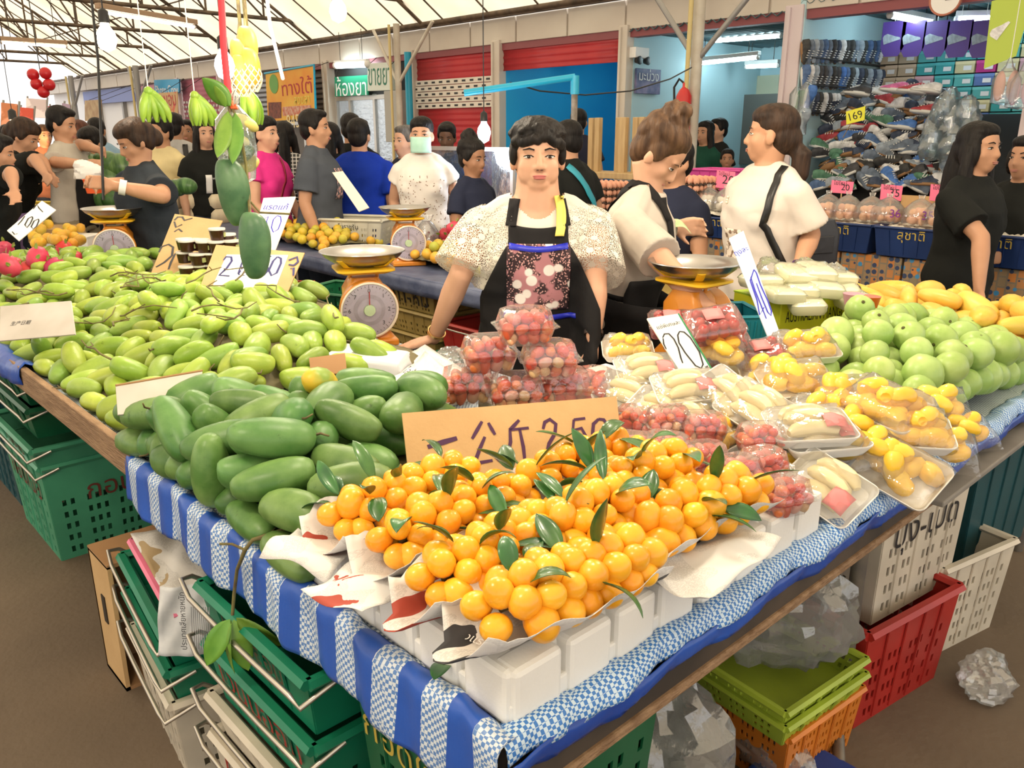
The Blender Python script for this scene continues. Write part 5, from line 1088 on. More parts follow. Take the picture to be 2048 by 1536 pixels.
def drape(P, objs, fn, nu, nv, name, m, off=.006, solid=.002, d=(0, -1, 0), parent=None, sm=2):
    """lay a patch on the front of the body: fn(u,v)->(x,z) in body space, found by casting towards the body"""
    bv = bvh_of(objs); D = Vector(d); pts = []; ok = []
    for j in range(nv+1):
        row = []
        for i in range(nu+1):
            x, z = fn(i/nu, j/nv); o = Vector((x, 0, z))-D*1.0; h = bv.ray_cast(o, D); row.append([o, h[3] if h[0] is not None else None])
        pts.append(row)
    best = [q[1] for r in pts for q in r if q[1] is not None]; dflt = sum(best)/len(best)
    for r in pts:
        last = None
        for q in r: 
            if q[1] is None: q[1] = last if last is not None else dflt
            last = q[1]
    for _ in range(sm):
        nw = [[pts[j][i][1] for i in range(nu+1)] for j in range(nv+1)]
        for j in range(1, nv):
            for i in range(1, nu): nw[j][i] = min(pts[j][i][1], (pts[j-1][i][1]+pts[j+1][i][1]+pts[j][i-1][1]+pts[j][i+1][1])/4)
        for j in range(nv+1):
            for i in range(nu+1): pts[j][i][1] = nw[j][i]
    g = G(); vs = [pts[j][i][0]+D*(pts[j][i][1]-off) for j in range(nv+1) for i in range(nu+1)]
    fs = [(j*(nu+1)+i, j*(nu+1)+i+1, (j+1)*(nu+1)+i+1, (j+1)*(nu+1)+i) for j in range(nv) for i in range(nu)]; g.add(vs, fs)
    return g.obj(name, m, parent if parent is not None else P['t'], solid=solid, auto=False)
def drape_text(P, objs, s, cx, cz, width, m, off=.008, d=(0, -1, 0), name='print', rot=0, shear=0):
    vs, fs = text_geo(s, .1, 0, shear); xs = [v[0] for v in vs]; ys = [v[1] for v in vs]; sc = width/(max(xs)-min(xs)); mx, my = (max(xs)+min(xs))/2, (max(ys)+min(ys))/2
    bv = bvh_of(objs); D = Vector(d); out = []; last = .9; X = Vector((-D.y, D.x, 0)) if abs(D.z) < .9 else Vector((1, 0, 0))
    X = D.cross(Vector((0, 0, 1))).normalized()
    for v in vs:
        a, b = (v[0]-mx)*sc, (v[1]-my)*sc; a, b = a*math.cos(rot)-b*math.sin(rot), a*math.sin(rot)+b*math.cos(rot)
        o = X*(cx+a)+Vector((0, 0, cz+b))-D*1.0; h = bv.ray_cast(o, D); last = h[3] if h[0] is not None else last; out.append(o+D*(last-off))
    return G().add(out, fs).obj(name, m, P['t'], smooth=False)
def ring_on(P, s, frac, r, w, m, name, thick=.004):
    """bracelet or watch strap around the forearm of side s"""
    S, e, wr, ex = P['pose'][s]; c = e.lerp(wr, frac); d = (wr-e).normalized(); x = d.orthogonal().normalized(); M = frame(c, x, d.cross(x))
    return G().lathe([(r, -w/2), (r+thick, -w/2), (r+thick, w/2), (r, w/2), (r, -w/2)], 24, M, cap=False).obj(name, m, P['t'])
M_apron = cloth('apron_black', (.014, .013, .014), bump=.25)
def floral(name):
    m = bpy.data.materials.new(name); t = nt(m); N = t.nodes; L = t.links; b = N['Principled BSDF']; b.inputs['Roughness'].default_value = .8
    tc = N.new('ShaderNodeTexCoord'); v = N.new('ShaderNodeTexVoronoi'); v.inputs['Scale'].default_value = 130; L.new(tc.outputs['Object'], v.inputs[0])
    v2 = N.new('ShaderNodeTexVoronoi'); v2.inputs['Scale'].default_value = 17; L.new(tc.outputs['Object'], v2.inputs[0]); n = N.new('ShaderNodeTexNoise'); n.inputs['Scale'].default_value = 14; L.new(tc.outputs['Object'], n.inputs[0])
    c1 = N.new('ShaderNodeValToRGB'); c1.color_ramp.elements[0].color = (.62, .34, .32, 1); c1.color_ramp.elements[1].color = (.03, .012, .016, 1); c1.color_ramp.elements[0].position = .30; c1.color_ramp.elements[1].position = .42; L.new(v.outputs['Distance'], c1.inputs[0])
    c2 = N.new('ShaderNodeValToRGB'); c2.color_ramp.elements[0].color = (1, 1, 1, 1); c2.color_ramp.elements[1].color = (0, 0, 0, 1); c2.color_ramp.elements[0].position = .30; c2.color_ramp.elements[1].position = .36; L.new(v2.outputs['Distance'], c2.inputs[0])
    c3 = N.new('ShaderNodeValToRGB'); c3.color_ramp.elements[0].position = .5; c3.color_ramp.elements[1].position = .54; L.new(n.outputs['Fac'], c3.inputs[0])
    m1 = N.new('ShaderNodeMix'); m1.data_type = 'RGBA'; L.new(c3.outputs[0], m1.inputs[0]); L.new(c1.outputs[0], m1.inputs[6]); m1.inputs[7].default_value = (.42, .18, .20, 1)
    m2 = N.new('ShaderNodeMix'); m2.data_type = 'RGBA'; L.new(c2.outputs[0], m2.inputs[0]); L.new(m1.outputs[2], m2.inputs[6]); m2.inputs[7].default_value = (.74, .68, .64, 1); L.new(m2.outputs[2], b.inputs['Base Color']); return m
M_floral = floral('apron_floral')
def lace(name, c=(.66, .62, .54), sc=150, lo=.30, hi=.36):
    m = mat(name, c, .8, spec=.2); t = m.node_tree; N = t.nodes; L = t.links; tc = N.new('ShaderNodeTexCoord')
    v = N.new('ShaderNodeTexVoronoi'); v.inputs['Scale'].default_value = sc; v.feature = 'DISTANCE_TO_EDGE'; L.new(tc.outputs['Object'], v.inputs[0]); v2 = N.new('ShaderNodeTexVoronoi'); v2.inputs['Scale'].default_value = 24; L.new(tc.outputs['Object'], v2.inputs[0])
    a = N.new('ShaderNodeMath'); a.operation = 'LESS_THAN'; a.inputs[1].default_value = .12; L.new(v.outputs['Distance'], a.inputs[0]); b = N.new('ShaderNodeMath'); b.operation = 'LESS_THAN'; b.inputs[1].default_value = lo; L.new(v2.outputs['Distance'], b.inputs[0])
    mx = N.new('ShaderNodeMath'); mx.operation = 'MAXIMUM'; L.new(a.outputs[0], mx.inputs[0]); L.new(b.outputs[0], mx.inputs[1]); L.new(mx.outputs[0], N['Principled BSDF'].inputs['Alpha']); return m
M_lace = lace('white_lace'); M_gold = mat('gold', (.75, .52, .22), .3, .9); M_top = cloth('ivory_top', (.62, .58, .52)); M_towel = cloth('yellow_towel', (.80, .68, .16))

def wpt(px, py, dep): return WD(px, py, dep)
# --- the main vendor
D0 = 2.80
hand = W(868, 676, TZ+.035); el = wpt(922, 548, 2.88)
P = person('short haired vendor woman in white lace and black floral apron leaning on the table', 1076, 226, D0, 2, 'curly', H_black, 0, M_top, cloth('black_trousers', (.02, .02, .022)), ((el, hand, dict(d=(-_r[0]*.85-_h[0]*.2, -_r[1]*.85-_h[1]*.2, -.22), n=(0, 0, -1), side=-1, curl=.06)), (wpt(1190, 560, 2.80), wpt(1187, 674, 2.74))), 1.26, .0058, sleeve=.12, hem=.80, head=(.04, .03), loose=.008, lip=M_lip, hairtop=.018, headw=1.12, neckr=1.28, scoop=(1.275, 9))
# person()'s arms: first entry is the +x side
k = P['k']; tv = P['t']
g = G()     # lace bolero: shoulders, wide sleeves and two front panels
for s in (-1, 1):
    S, e, w, ex = P['pose'][s]; g.tube([S.lerp(e, -.05), S.lerp(e, .35), S.lerp(e, .92)], [.074*k, .092*k, .108*k], 18); g.ell(S, .074*k, 16, 10); g.tube([P['U']((s*.05, -.014, 1.325)), P['U']((s*.11, -.012, 1.298)), S], [.05*k, .062*k, .068*k], 12)
g.loft([[tuple(P['U']((rx*math.cos(2*PI*q/28), yo+ry*math.sin(2*PI*q/28), z))) for q in range(28)] for z, rx, ry, yo in ((1.03, .226, .150, -.0), (1.10, .228, .155, .005), (1.18, .225, .150, .005), (1.27, .21, .112, -.004), (1.325, .13, .080, -.008))])
for s in (-1, 1): g.ell(P['U']((s*.085, .115, 1.135)), (.085*k, .055*k, .075*k), 14, 10)
bol = remesh(g, 'lace_bolero', M_lace, tv, .008, 4)
bm = bmesh.new(); bm.from_mesh(bol.data)     # open front and neckline
dl = [f for f in bm.faces if (lambda c: (c.y > 0 and abs(c.x) < (.088+.10*max(0, (1.20-c.z/k)))*k) or c.z > 1.315*k or (c.y > -.02*k and c.z > 1.28*k and abs(c.x) < .075*k))(f.calc_center_median())]
bmesh.ops.delete(bm, geom=dl, context='FACES'); bm.to_mesh(bol.data); bm.free()
objs = [P['shirt'], P['body'], bol]+[c for c in tv.children if c.name.startswith('trousers')]
zt = 1.262; hw = lambda z: (.100+.0*z) if z > 1.20 else .100+.10*min(1, (1.20-z)/.20)**.8
drape(P, objs, lambda u, v: ((u-.5)*2*hw(.55+(zt-.55)*v)*k, (.55+(zt-.55)*v)*k-.014*k*(v > .98)*math.sin(PI*u)), 26, 44, 'apron', M_apron, .018, .003)
ap = bpy.data.objects[[c.name for c in tv.children if c.name.startswith('apron')][0]]
for s in (-1, 1): drape(P, objs+[ap], lambda u, v: ((s*(.092-.014*v)+(u-.5)*.036)*k, (zt-.006+(1.345-zt)*v)*k), 4, 12, 'apron_strap', M_apron, .007, .003, sm=0)
pk = drape(P, [ap], lambda u, v: ((-.106+.212*u)*k, (.975+.225*v)*k), 22, 24, 'pocket', M_floral, .004, .002)
drape(P, [pk, ap], lambda u, v: ((-.098+.196*u)*k, (1.186+.018*v-.012*math.sin(PI*u))*k), 18, 2, 'pocket_trim', mat('blue_satin', (.02, .03, .45), .35), .004, .003)
drape(P, [ap], lambda u, v: ((-.13+.26*u)*k, (.945+.018*v-.008*math.sin(PI*u))*k), 18, 2, 'pocket_trim', mat('blue_satin', (0, 0, 0)), .004, .003)
drape(P, objs+[ap], lambda u, v: ((-.085+.030*u-.008*math.sin(v*3))*k, (1.225+.125*v)*k), 5, 14, 'towel', M_towel, .012, .006, sm=0)
ring_on(P, 1, .90, .031*k, .010, M_gold, 'bracelet'); ring_on(P, -1, .93, .028*k, .014, mat('watch_strap', (.08, .06, .05), .4, .5), 'watch')
# --- the vendor with the bun, grey shirt, apron straps crossing her back
M_greyt = cloth('grey_shirt', (.50, .44, .38))
bn = person('vendor woman with brown hair in a high bun, grey shirt and black apron, looking down', 1328, 206, 3.0, 78, 'highbun', H_brown, 0, M_greyt, cloth('dark_jeans', (.03, .04, .06)), ((wpt(1345, 545, 2.80), wpt(1408, 610, 2.72), dict(curl=.5)), (wpt(1322, 480, 3.2), wpt(1345, 455, 3.32), dict(d=(_r[0], _r[1], .05), curl=.55))), 1.12, .0068, lean=.22, head=(.0, -.55), sleeve=.72, hem=.84, hairtop=.055, loose=.022)
kk = bn['k']; so = [bn['shirt']]
sd = Vector((1, 0, 0)); UU = bn['U']
drape(bn, so, lambda u, v: ((.02+.05*u)*kk, (.95+.36*v)*kk), 4, 24, 'apron_strap', M_apron, .006, .003, sm=0)
def side_strap(P_, pts, w, m, name='strap', objs=None, off=.008):
    """ribbon following pts (body space), pushed out to lie on the clothes"""
    bv = bvh_of(objs or [P_['shirt']]); vs = []; fs = []; pp = [Vector(p) for p in pts]
    for i, p in enumerate(pp):
        h = bv.find_nearest(p); q = h[0]+h[1]*off; d = (pp[min(i+1, len(pp)-1)]-pp[max(i-1, 0)]).normalized(); s = d.cross(h[1]).normalized()*w/2; vs += [q-s, q+s]
    for i in range(len(pp)-1): fs.append((2*i, 2*i+2, 2*i+3, 2*i+1))
    return G().add(vs, fs).obj(name, m, P_['t'], solid=.003, auto=False)
def path(a, b, n=14): return [Vector(a).lerp(Vector(b), i/n) for i in range(n+1)]
side_strap(bn, [UU(p) for p in path((.05, .09, 1.25), (.06, -.06, 1.36), 8)+path((.05, -.10, 1.32), (-.02, -.14, 1.18), 8)+path((-.03, -.14, 1.15), (-.12, -.10, .92), 10)], .040*kk, M_apron, 'apron_strap')
side_strap(bn, [UU(p) for p in path((-.06, -.06, 1.34), (.06, -.14, 1.15), 10)+path((.08, -.14, 1.1), (.165, -.04, .88), 10)], .046*kk, M_apron, 'apron_strap')
drape(bn, [bn['shirt'], bn['body']], lambda u, v: ((-.19+.38*u)*kk, (.50+.52*v)*kk), 20, 24, 'apron', M_apron, .012, .003)
for cx in (-1, 1): pass
g = G().loft([[tuple(UU((rx*math.cos(2*PI*q/28)*1.12, ry*math.sin(2*PI*q/28)*1.08, z))) for q in range(28)] for z, rx, ry in ((.955, .163, .122), (.975, .163, .122))], cap=False); g.obj('apron_tie', M_apron, bn['t'], solid=.003)
g = G().loft([[tuple(UU((.205*math.cos(a), .03+.165*math.sin(a), z))) for a in [-.9+q*(PI+1.8-.0)/20 for q in range(21)]] for z in (.42, .6, .75, .90, .96)], cap=False, closed=False); g.obj('apron_skirt', M_apron, bn['t'], solid=.004)
nk = bn['pose'][-1][2]; o = G().grid(lambda u, v: (.09*(u-.5), .055*(v-.5), .012*math.sin(u*4)), 8, 5).obj('banknote', mat('green_banknote', (.36, .50, .24), .6, c2=(.55, .60, .36), scale=30), None, solid=.0006); o.matrix_world = Matrix.Translation(WD(1362, 452, 3.22)) @ Euler((.5, .25, YAW-1.2)).to_matrix().to_4x4(); tag(o, 'folded green banknote held by the vendor with the bun', 'banknote')
# --- woman in white T-shirt turning to the shops
wt = person('woman in a white shirt with pearl necklaces and shoulder bag looking to the left', 1548, 200, 3.62, -52, 'lowpony', H_dbrown, 1, cloth('white_shirt', (.62, .56, .51), (.58, .52, .47)), cloth('blue_jeans', (.05, .07, .13)), ((wpt(1500, 470, 3.85), wpt(1490, 560, 3.8)), (wpt(1622, 470, 3.62), wpt(1597, 535, 3.55))), 1.16, .0085, head=(-.75, .02), sleeve=.80, hem=.78, loose=.024)
kw = wt['k']; UW = wt['U']
side_strap(wt, [UW(p) for p in path((-.11, .0, 1.32), (-.15, .12, 1.12), 10)+path((-.16, .1, 1.1), (-.20, .0, .90), 8)], .03*kw, M_black, 'bag_strap')
for rr_, zz in ((.115, 1.10), (.10, 1.16)):
    pts = [UW((rr_*math.sin(a)*.85, .0+.135*abs(math.cos(a*.5))**.5, 1.335-(1.335-zz)*math.cos(a/2.0))) for a in [-PI+.2+q*(2*PI-.4)/30 for q in range(31)]]; bv = bvh_of([wt['shirt'], wt['body']]); g = G()
    for q in pts: h_ = bv.find_nearest(q); q2 = h_[0]+h_[1]*.005; g.ell(q2, .0065, 6, 5)
    g.obj('necklace', mat('pearl', (.75, .68, .55), .25), wt['t'])
drape(wt, [wt['shirt']], lambda u, v: ((-.06+.12*u+.01*math.sin(v*7))*kw, (.93+.16*v)*kw), 8, 10, 'print', mat('shirt_print', (.70, .62, .54), .8, c2=(.20, .13, .09), scale=40, thr=(.52, .58)), .006, .001)
ring_on(wt, -1, .95, .028*kw, .016, mat('purple_bracelet', (.06, .02, .10), .4), 'bracelet')
o = thing('shoulder_bag', 'black shoulder bag hanging at the side of the white shirted woman', 'bag', WD(1618, 500, 3.85)); G().loft([[(x, y, z) for x, y in rrect(.14*q, .06*q, .04)] for q, z in ((.9, -.16), (1, -.12), (1, .08), (.8, .14))]).obj('pouch', mat('bag_black', (.02, .02, .024), .45, bump=.4, bscale=12), o); G().box((0, -.065, .03), (.16, .012, .08)).obj('flap', mat('bag_black', (0, 0, 0)), o, bevel=.004); o.rotation_euler = (0, 0, YAW-1.2)
# --- dark haired woman at the far right
bw = person('long black haired woman in a black T-shirt at the right edge', 1968, 236, 3.95, 62, 'longpart', H_black, 1, cloth('black_shirt', (.012, .013, .012)), cloth('black_jeans', (.02, .022, .025)), ((wpt(1962, 475, 3.85), wpt(1958, 580, 3.8)), (wpt(1925, 450, 4.1), wpt(1920, 500, 4.1))), 1.12, .009, head=(-.1, 0), sleeve=.72, hem=.78, loose=.022)
bw2 = person('person in a black printed T-shirt cut off by the right edge', 2062, 262, 4.3, -30, 'bob', H_black, 1, cloth('black_shirt', (0, 0, 0)), cloth('black_jeans', (0, 0, 0)), ('fwd', 'fwd'), 1.05, .012, sleeve=.6, hem=.8)
drape_text(bw2, [bw2['shirt']], 'กอง', -.07, 1.21*bw2['k'], .10, M_whiteink)
# --- dark shirted woman on the left behind the scale
dw = person('stout woman with tied brown hair in a charcoal T-shirt counting at the left scale', 262, 232, 4.75, -72, 'lowbun', H_dbrown, 1, cloth('charcoal_shirt', (.022, .028, .036), (.03, .037, .047)), cloth('dark_jeans', (0, 0, 0)), ((wpt(258, 372, 4.85), wpt(205, 366, 4.7), dict(curl=.6)), (wpt(325, 392, 4.55), wpt(232, 372, 4.45), dict(curl=.6))), 1.42, .0095, head=(0, -.38), lean=.08, sleeve=.66, hem=.76, loose=.02)
ring_on(dw, -1, .86, .034*dw['k'], .035, mat('white_band', (.72, .70, .68), .5), 'wristband', .006)
# ------------------------------------------------------------------ the crowd in the aisle
C = cloth
def crowd(label, px, yt, dep, look, **k):
    k.setdefault('vox', .0135); k.setdefault('pants', C('dark_jeans', (0, 0, 0))); return person(label, px, yt, dep, look, **k)
mw = crowd('woman in a dotted white blouse wearing a pale green face mask', 842, 228, 5.9, -8, hair='lowpony', skin=0, shirt=C('white_blouse', (.76, .71, .66)), sleeve=.3, wd=1.0, arms=('back', 'back'), vox=.010, loose=.022, hem=.70)
mo = G().grid(lambda u, v: ((u-.5)*.140, .062+.046*math.cos((u-.5)*2.6)-.03*abs(u-.5)-.014*abs(v-.5), -.118+.105*v), 10, 8).obj('face_mask', mat('mask_green', (.42, .70, .58), .7, c2=(.48, .74, .64), scale=20), mw['t'], solid=.002); mo.matrix_local = mw['HM']
gd = G(); bv = bvh_of([mw['shirt']]); rr = random.Random(2)
for q in range(170):
    x, z = rr.uniform(-.17, .17), rr.uniform(.72, 1.28); h_ = bv.ray_cast(Vector((x, 1, z)), Vector((0, -1, 0)))
    if h_[0] is not None: gd.ell(h_[0], .0042, 6, 4)
gd.obj('dots', mat('brown_dots', (.30, .20, .15), .8), mw['t'])
nv = crowd('young woman in a navy T-shirt and striped apron looking down at a cart', 945, 262, 5.3, 48, hair='highbun', skin=2, shirt=C('navy_shirt', (.018, .022, .045)), arms=('low', 'fwd'), wd=.92, head=(0, -.15), hairtop=.05, vox=.0105)
drape_text(nv, [nv['shirt']], 'บ.ไทยกูล', 0, 1.10*nv['k'], .13, M_whiteink, off=.012)
def stripes(name, a, b, sc, axis='Z'):
    m = mat(name, a, .8); t = m.node_tree; N = t.nodes; L = t.links; w = N.new('ShaderNodeTexWave'); w.bands_direction = axis; w.inputs['Scale'].default_value = sc; tc = N.new('ShaderNodeTexCoord'); L.new(tc.outputs['Object'], w.inputs[0])
    c = N.new('ShaderNodeValToRGB'); c.color_ramp.interpolation = 'CONSTANT'; c.color_ramp.elements[0].color = (*a, 1); c.color_ramp.elements[1].color = (*b, 1); c.color_ramp.elements[1].position = .5; L.new(w.outputs['Fac'], c.inputs[0]); L.new(c.outputs[0], N['Principled BSDF'].inputs['Base Color']); return m
drape(nv, [nv['shirt'], nv['body']], lambda u, v: ((-.15+.30*u)*nv['k'], (.55+.46*v)*nv['k']), 14, 20, 'apron', stripes('striped_apron', (.70, .66, .62), (.04, .04, .05), 16), .012, .003)
bm_ = crowd('man seen from behind in a royal blue football shirt', 716, 232, 6.3, 165, hair='man', skin=1, fem=False, shirt=C('royal_blue', (.006, .030, .30)), pants=C('royal_blue', (0, 0, 0)), wd=1.2, arms=('down', 'down'), sleeve=.75, loose=.024, vox=.0115)
mg = crowd('man in a dark grey printed T-shirt looking to the right', 628, 213, 5.9, 72, hair='man', skin=1, fem=False, shirt=C('slate_shirt', (.075, .085, .105)), wd=1.22, arms=('down', 'down'), sleeve=.7, loose=.022, vox=.0105)
drape(mg, [mg['shirt']], lambda u, v: ((-.08+.16*u)*mg['k'], (1.02+.20*v)*mg['k']), 8, 8, 'print', mat('tee_print', (.075, .085, .105), .8, c2=(.6, .35, .33), scale=40, thr=(.5, .56)), .006, .001)
pw = crowd('woman in a magenta T-shirt with a ponytail and a red bag strap', 527, 226, 6.0, 55, hair='pony', skin=0, shirt=C('magenta_shirt', (.66, .035, .24)), wd=1.02, arms=('low', 'low'), sleeve=.35, vox=.0105)
side_strap(pw, [pw['U'](p) for p in path((-.06, .08, 1.32), (.10, .14, .95), 16)], .02, mat('red_strap', (.25, .01, .03), .5), 'bag_strap')
ck = crowd('long haired woman in a black and white checked shirt facing the stalls', 566, 238, 6.8, 175, hair='long', skin=1, shirt=checks('checked_shirt', (.02, .02, .022), (.02, .02, .022), .05, None), sleeve=.6, vox=.0125, faceparts=False)
_ckm = ck['shirt'].data.materials[0]; _n = _ckm.node_tree.nodes; _b = _n.new('ShaderNodeTexBrick'); _b.offset = 0; _b.inputs['Scale'].default_value = 17; _b.inputs['Mortar Size'].default_value = .06; _b.inputs['Brick Width'].default_value = .5; _b.inputs['Row Height'].default_value = .5; _b.inputs[1].default_value = _b.inputs[2].default_value = (.02, .02, .022, 1); _b.inputs[3].default_value = (.7, .68, .66, 1)
_tc = _n.new('ShaderNodeTexCoord'); _mp = _n.new('ShaderNodeMapping'); _mp.inputs['Rotation'].default_value = (PI/2, 0, 0); _ckm.node_tree.links.new(_tc.outputs['Object'], _mp.inputs[0]); _ckm.node_tree.links.new(_mp.outputs[0], _b.inputs[0]); _ckm.node_tree.links.new(_b.outputs[0], _n['Principled BSDF'].inputs['Base Color'])
crowd('person with long black hair in black clothes between the grey and blue shirts', 658, 240, 6.6, 178, hair='long', skin=1, shirt=C('black_shirt', (0, 0, 0)), faceparts=False)
crowd('man in black behind the royal blue shirt', 700, 222, 7.2, 170, hair='man', skin=1, fem=False, shirt=C('black_shirt', (0, 0, 0)), wd=1.1, faceparts=False)
crowd('old woman with greying hair in dark clothes left of the masked woman', 808, 246, 6.6, -50, hair='short', hm=H_grey, skin=0, shirt=C('dark_navy', (.02, .022, .04)), wd=1.05)
gm = crowd('dark skinned man in a blue shirt and green apron behind the masked woman', 893, 241, 7.4, -10, hair='man', skin=3, fem=False, shirt=C('denim_shirt', (.10, .15, .30)), wd=1.1, head=(0, -.3), arms=('fwd', 'fwd'))
drape(gm, [gm['shirt'], gm['body']], lambda u, v: ((-.12+.24*u)*gm['k'], (.6+.60*v)*gm['k']), 10, 16, 'apron', C('green_apron', (.01, .17, .08)), .012, .003)
tm = crowd('man in black with a teal strap across his back behind the main vendor', 1132, 236, 5.2, -128, hair='man', skin=1, fem=False, shirt=C('black_shirt', (0, 0, 0)), wd=1.15, arms=('fwd', 'fwd'), sleeve=.6, faceparts=False, lean=.15)
side_strap(tm, [tm['U'](p) for p in path((-.10, -.08, 1.33), (.13, -.12, .92), 16)], .05, mat('teal_strap', (.03, .30, .40), .5), 'strap', off=.010)
crowd('person far inside the blue shop seen from behind', 1158, 214, 8.9, 180, hair='man', skin=1, fem=False, shirt=C('dark_navy', (0, 0, 0)), faceparts=False, vox=.016)
lw = crowd('woman with long dark hair in a black T-shirt with a white llama print', 405, 233, 7.2, 18, hair='longpart', skin=0, shirt=C('black_shirt', (0, 0, 0)), sleeve=.5)
def llama(g, bv):
    pass
drape(lw, [lw['shirt']], lambda u, v: ((-.075+.05*u)*lw['k'], (1.0+.15*v)*lw['k']), 4, 6, 'print', M_whiteink, .008, .001); drape(lw, [lw['shirt']], lambda u, v: ((.02+.05*u)*lw['k'], (1.0+.15*v)*lw['k']), 4, 6, 'print', M_whiteink, .008, .001)
drape_text(lw, [lw['shirt']], 'WT', 0, 1.12*lw['k'], .04, M_whiteink)
crowd('smiling man in a pale yellow collared shirt', 318, 231, 7.4, -50, hair='man', skin=1, fem=False, shirt=C('pale_yellow', (.72, .60, .33)), wd=1.2, sleeve=.7)
gb = crowd('man in a light grey shirt with a dark backpack strap seen from behind', 346, 222, 8.2, 160, hair='man', skin=1, fem=False, shirt=C('light_grey', (.45, .44, .43)), wd=1.15, faceparts=False)
side_strap(gb, [gb['U'](p) for p in path((.10, -.08, 1.33), (.12, -.12, .92), 14)], .05, M_black, 'backpack_strap', off=.010)
am = crowd('tall man in a grey T-shirt and black apron reaching over the watermelons', 118, 208, 6.4, 60, hair='man', skin=1, fem=False, shirt=C('warm_grey', (.46, .42, .36)), pants=C('khaki', (.25, .21, .14)), wd=1.12, arms=((wpt(112, 325, 6.2), wpt(172, 328, 6.05)), (wpt(160, 288, 6.6), wpt(198, 300, 6.4))), sleeve=.85, vox=.0115, head=(0, -.25))
drape(am, [am['shirt'], am['body']], lambda u, v: ((-.13+.26*u)*am['k'], (.55+.68*v)*am['k']), 12, 18, 'apron', M_apron, .012, .003)
pa_ = crowd('bent woman in black with a lilac apron at the far left', 48, 234, 6.3, 62, hair='lowbun', hm=H_dbrown, skin=1, shirt=C('black_shirt', (0, 0, 0)), wd=1.2, arms=((wpt(82, 318, 6.2), wpt(98, 345, 6.1)), (wpt(70, 318, 6.0), wpt(90, 348, 5.9))), sleeve=.7, lean=.35, head=(0, -.2))
lil = mat('lilac_cloth', (.30, .20, .44), .8)
side_strap(pa_, [pa_['U'](p) for p in path((-.03, -.10, 1.33), (-.13, -.06, .95), 16)], .05, lil, 'apron_strap', off=.010); drape(pa_, [pa_['shirt'], pa_['body']], lambda u, v: ((-.14+.28*u)*pa_['k'], (.6+.3*v)*pa_['k']), 10, 10, 'apron', lil, .012, .003)
crowd('person in black leaning in from the left edge', -6, 262, 5.4, 70, hair='man', skin=1, shirt=C('black_shirt', (0, 0, 0)), wd=1.25, arms=((wpt(15, 350, 5.4), wpt(25, 372, 5.3)), (wpt(22, 345, 5.1), wpt(28, 378, 5.05))), sleeve=.75, lean=.25)
crowd('woman with bobbed auburn hair in a leopard print blouse', 150, 236, 7.8, -60, hair='bob', hm=hairmat('hair_auburn', (.06, .022, .014), (.12, .045, .028)), skin=1, shirt=mat('leopard', (.62, .48, .30), .8, c2=(.12, .07, .04), scale=40, thr=(.5, .56)))
crowd('woman looking down in a floral cream blouse beside the watermelons', 176, 250, 7.0, -45, hair='lowbun', skin=1, shirt=mat('cream_floral', (.72, .64, .54), .8, c2=(.5, .3, .25), scale=30, thr=(.55, .6)), head=(0, -.35))
crowd('person with black hair in a light blue striped shirt behind the watermelons', 190, 232, 9.0, 170, hair='man', skin=1, shirt=C('light_blue', (.25, .38, .5)), faceparts=False)
crowd('distant dark haired man between the yellow shirt and the llama print', 372, 236, 9.2, -15, hair='man', skin=2, shirt=C('pale_shirt', (.6, .58, .56)), fem=False)
crowd('distant woman beyond the bent vendor at the far left', 84, 246, 9.5, 20, hair='lowbun', hm=H_brown, skin=1, shirt=C('rust_shirt', (.35, .14, .08)))
crowd('distant shopper in red at the far left edge', 12, 246, 9.8, 10, hair='bob', skin=1, shirt=C('red_shirt', (.45, .05, .04)))
crowd('woman in dark green standing in the teal shop', 1412, 238, 8.9, -35, hair='long', skin=1, shirt=C('dark_green', (.01, .06, .04)), vox=.014)
crowd('woman in black with a hand raised to her face in the teal shop', 1438, 233, 9.3, -50, hair='short', skin=0, shirt=C('black_shirt', (0, 0, 0)), arms=('up', 'down'), vox=.014)
crowd('child low down in the teal shop', 1456, 294, 8.6, 0, hair='man', skin=2, shirt=C('teal_shirt', (.03, .16, .22)), vox=.014, wd=.85)
th = crowd('person in a navy THAI T-shirt behind the vendor with the bun', 1352, 268, 4.05, -40, hair='man', skin=1, shirt=C('navy_shirt', (0, 0, 0)), pants=C('white_shorts', (.7, .7, .7)), arms=('down', 'low'), wd=1.05)
drape_text(th, [th['shirt']], 'THAI', 0, 1.09*th['k'], .13, M_whiteink, off=.012); drape_text(th, [th['shirt']], 'Z', 0, 1.19*th['k'], .10, M_whiteink, off=.012)
# ------------------------------------------------------------------ plastic crates under and behind the table
def pl(name, c, r=.42): return mat(name, c, r, c2=tuple(x*.78 for x in c), scale=5, detail=5)
K_green = pl('crate_green', (.008, .20, .105)); K_dgreen = pl('crate_dark_green', (.006, .10, .04)); K_mint = pl('crate_mint', (.06, .30, .17)); K_white = pl('crate_white', (.60, .54, .44)); K_pink = pl('basket_pink', (.75, .18, .30)); K_red = pl('crate_red', (.36, .02, .015))
K_lime = pl('basket_lime', (.34, .44, .04)); K_orange = pl('basket_orange', (.62, .19, .02)); K_teal = pl('bin_teal', (.012, .07, .085)); K_navy = pl('crate_navy', (.012, .035, .14)); K_tan = pl('crate_tan', (.34, .24, .07)); K_yell = pl('tub_yellow', (.62, .47, .05)); K_cream = pl('basket_cream', (.62, .60, .50)); K_blue = pl('crate_blue', (.012, .05, .26))
M_wire = mat('wire_handle', (.52, .48, .42), .3, .85)
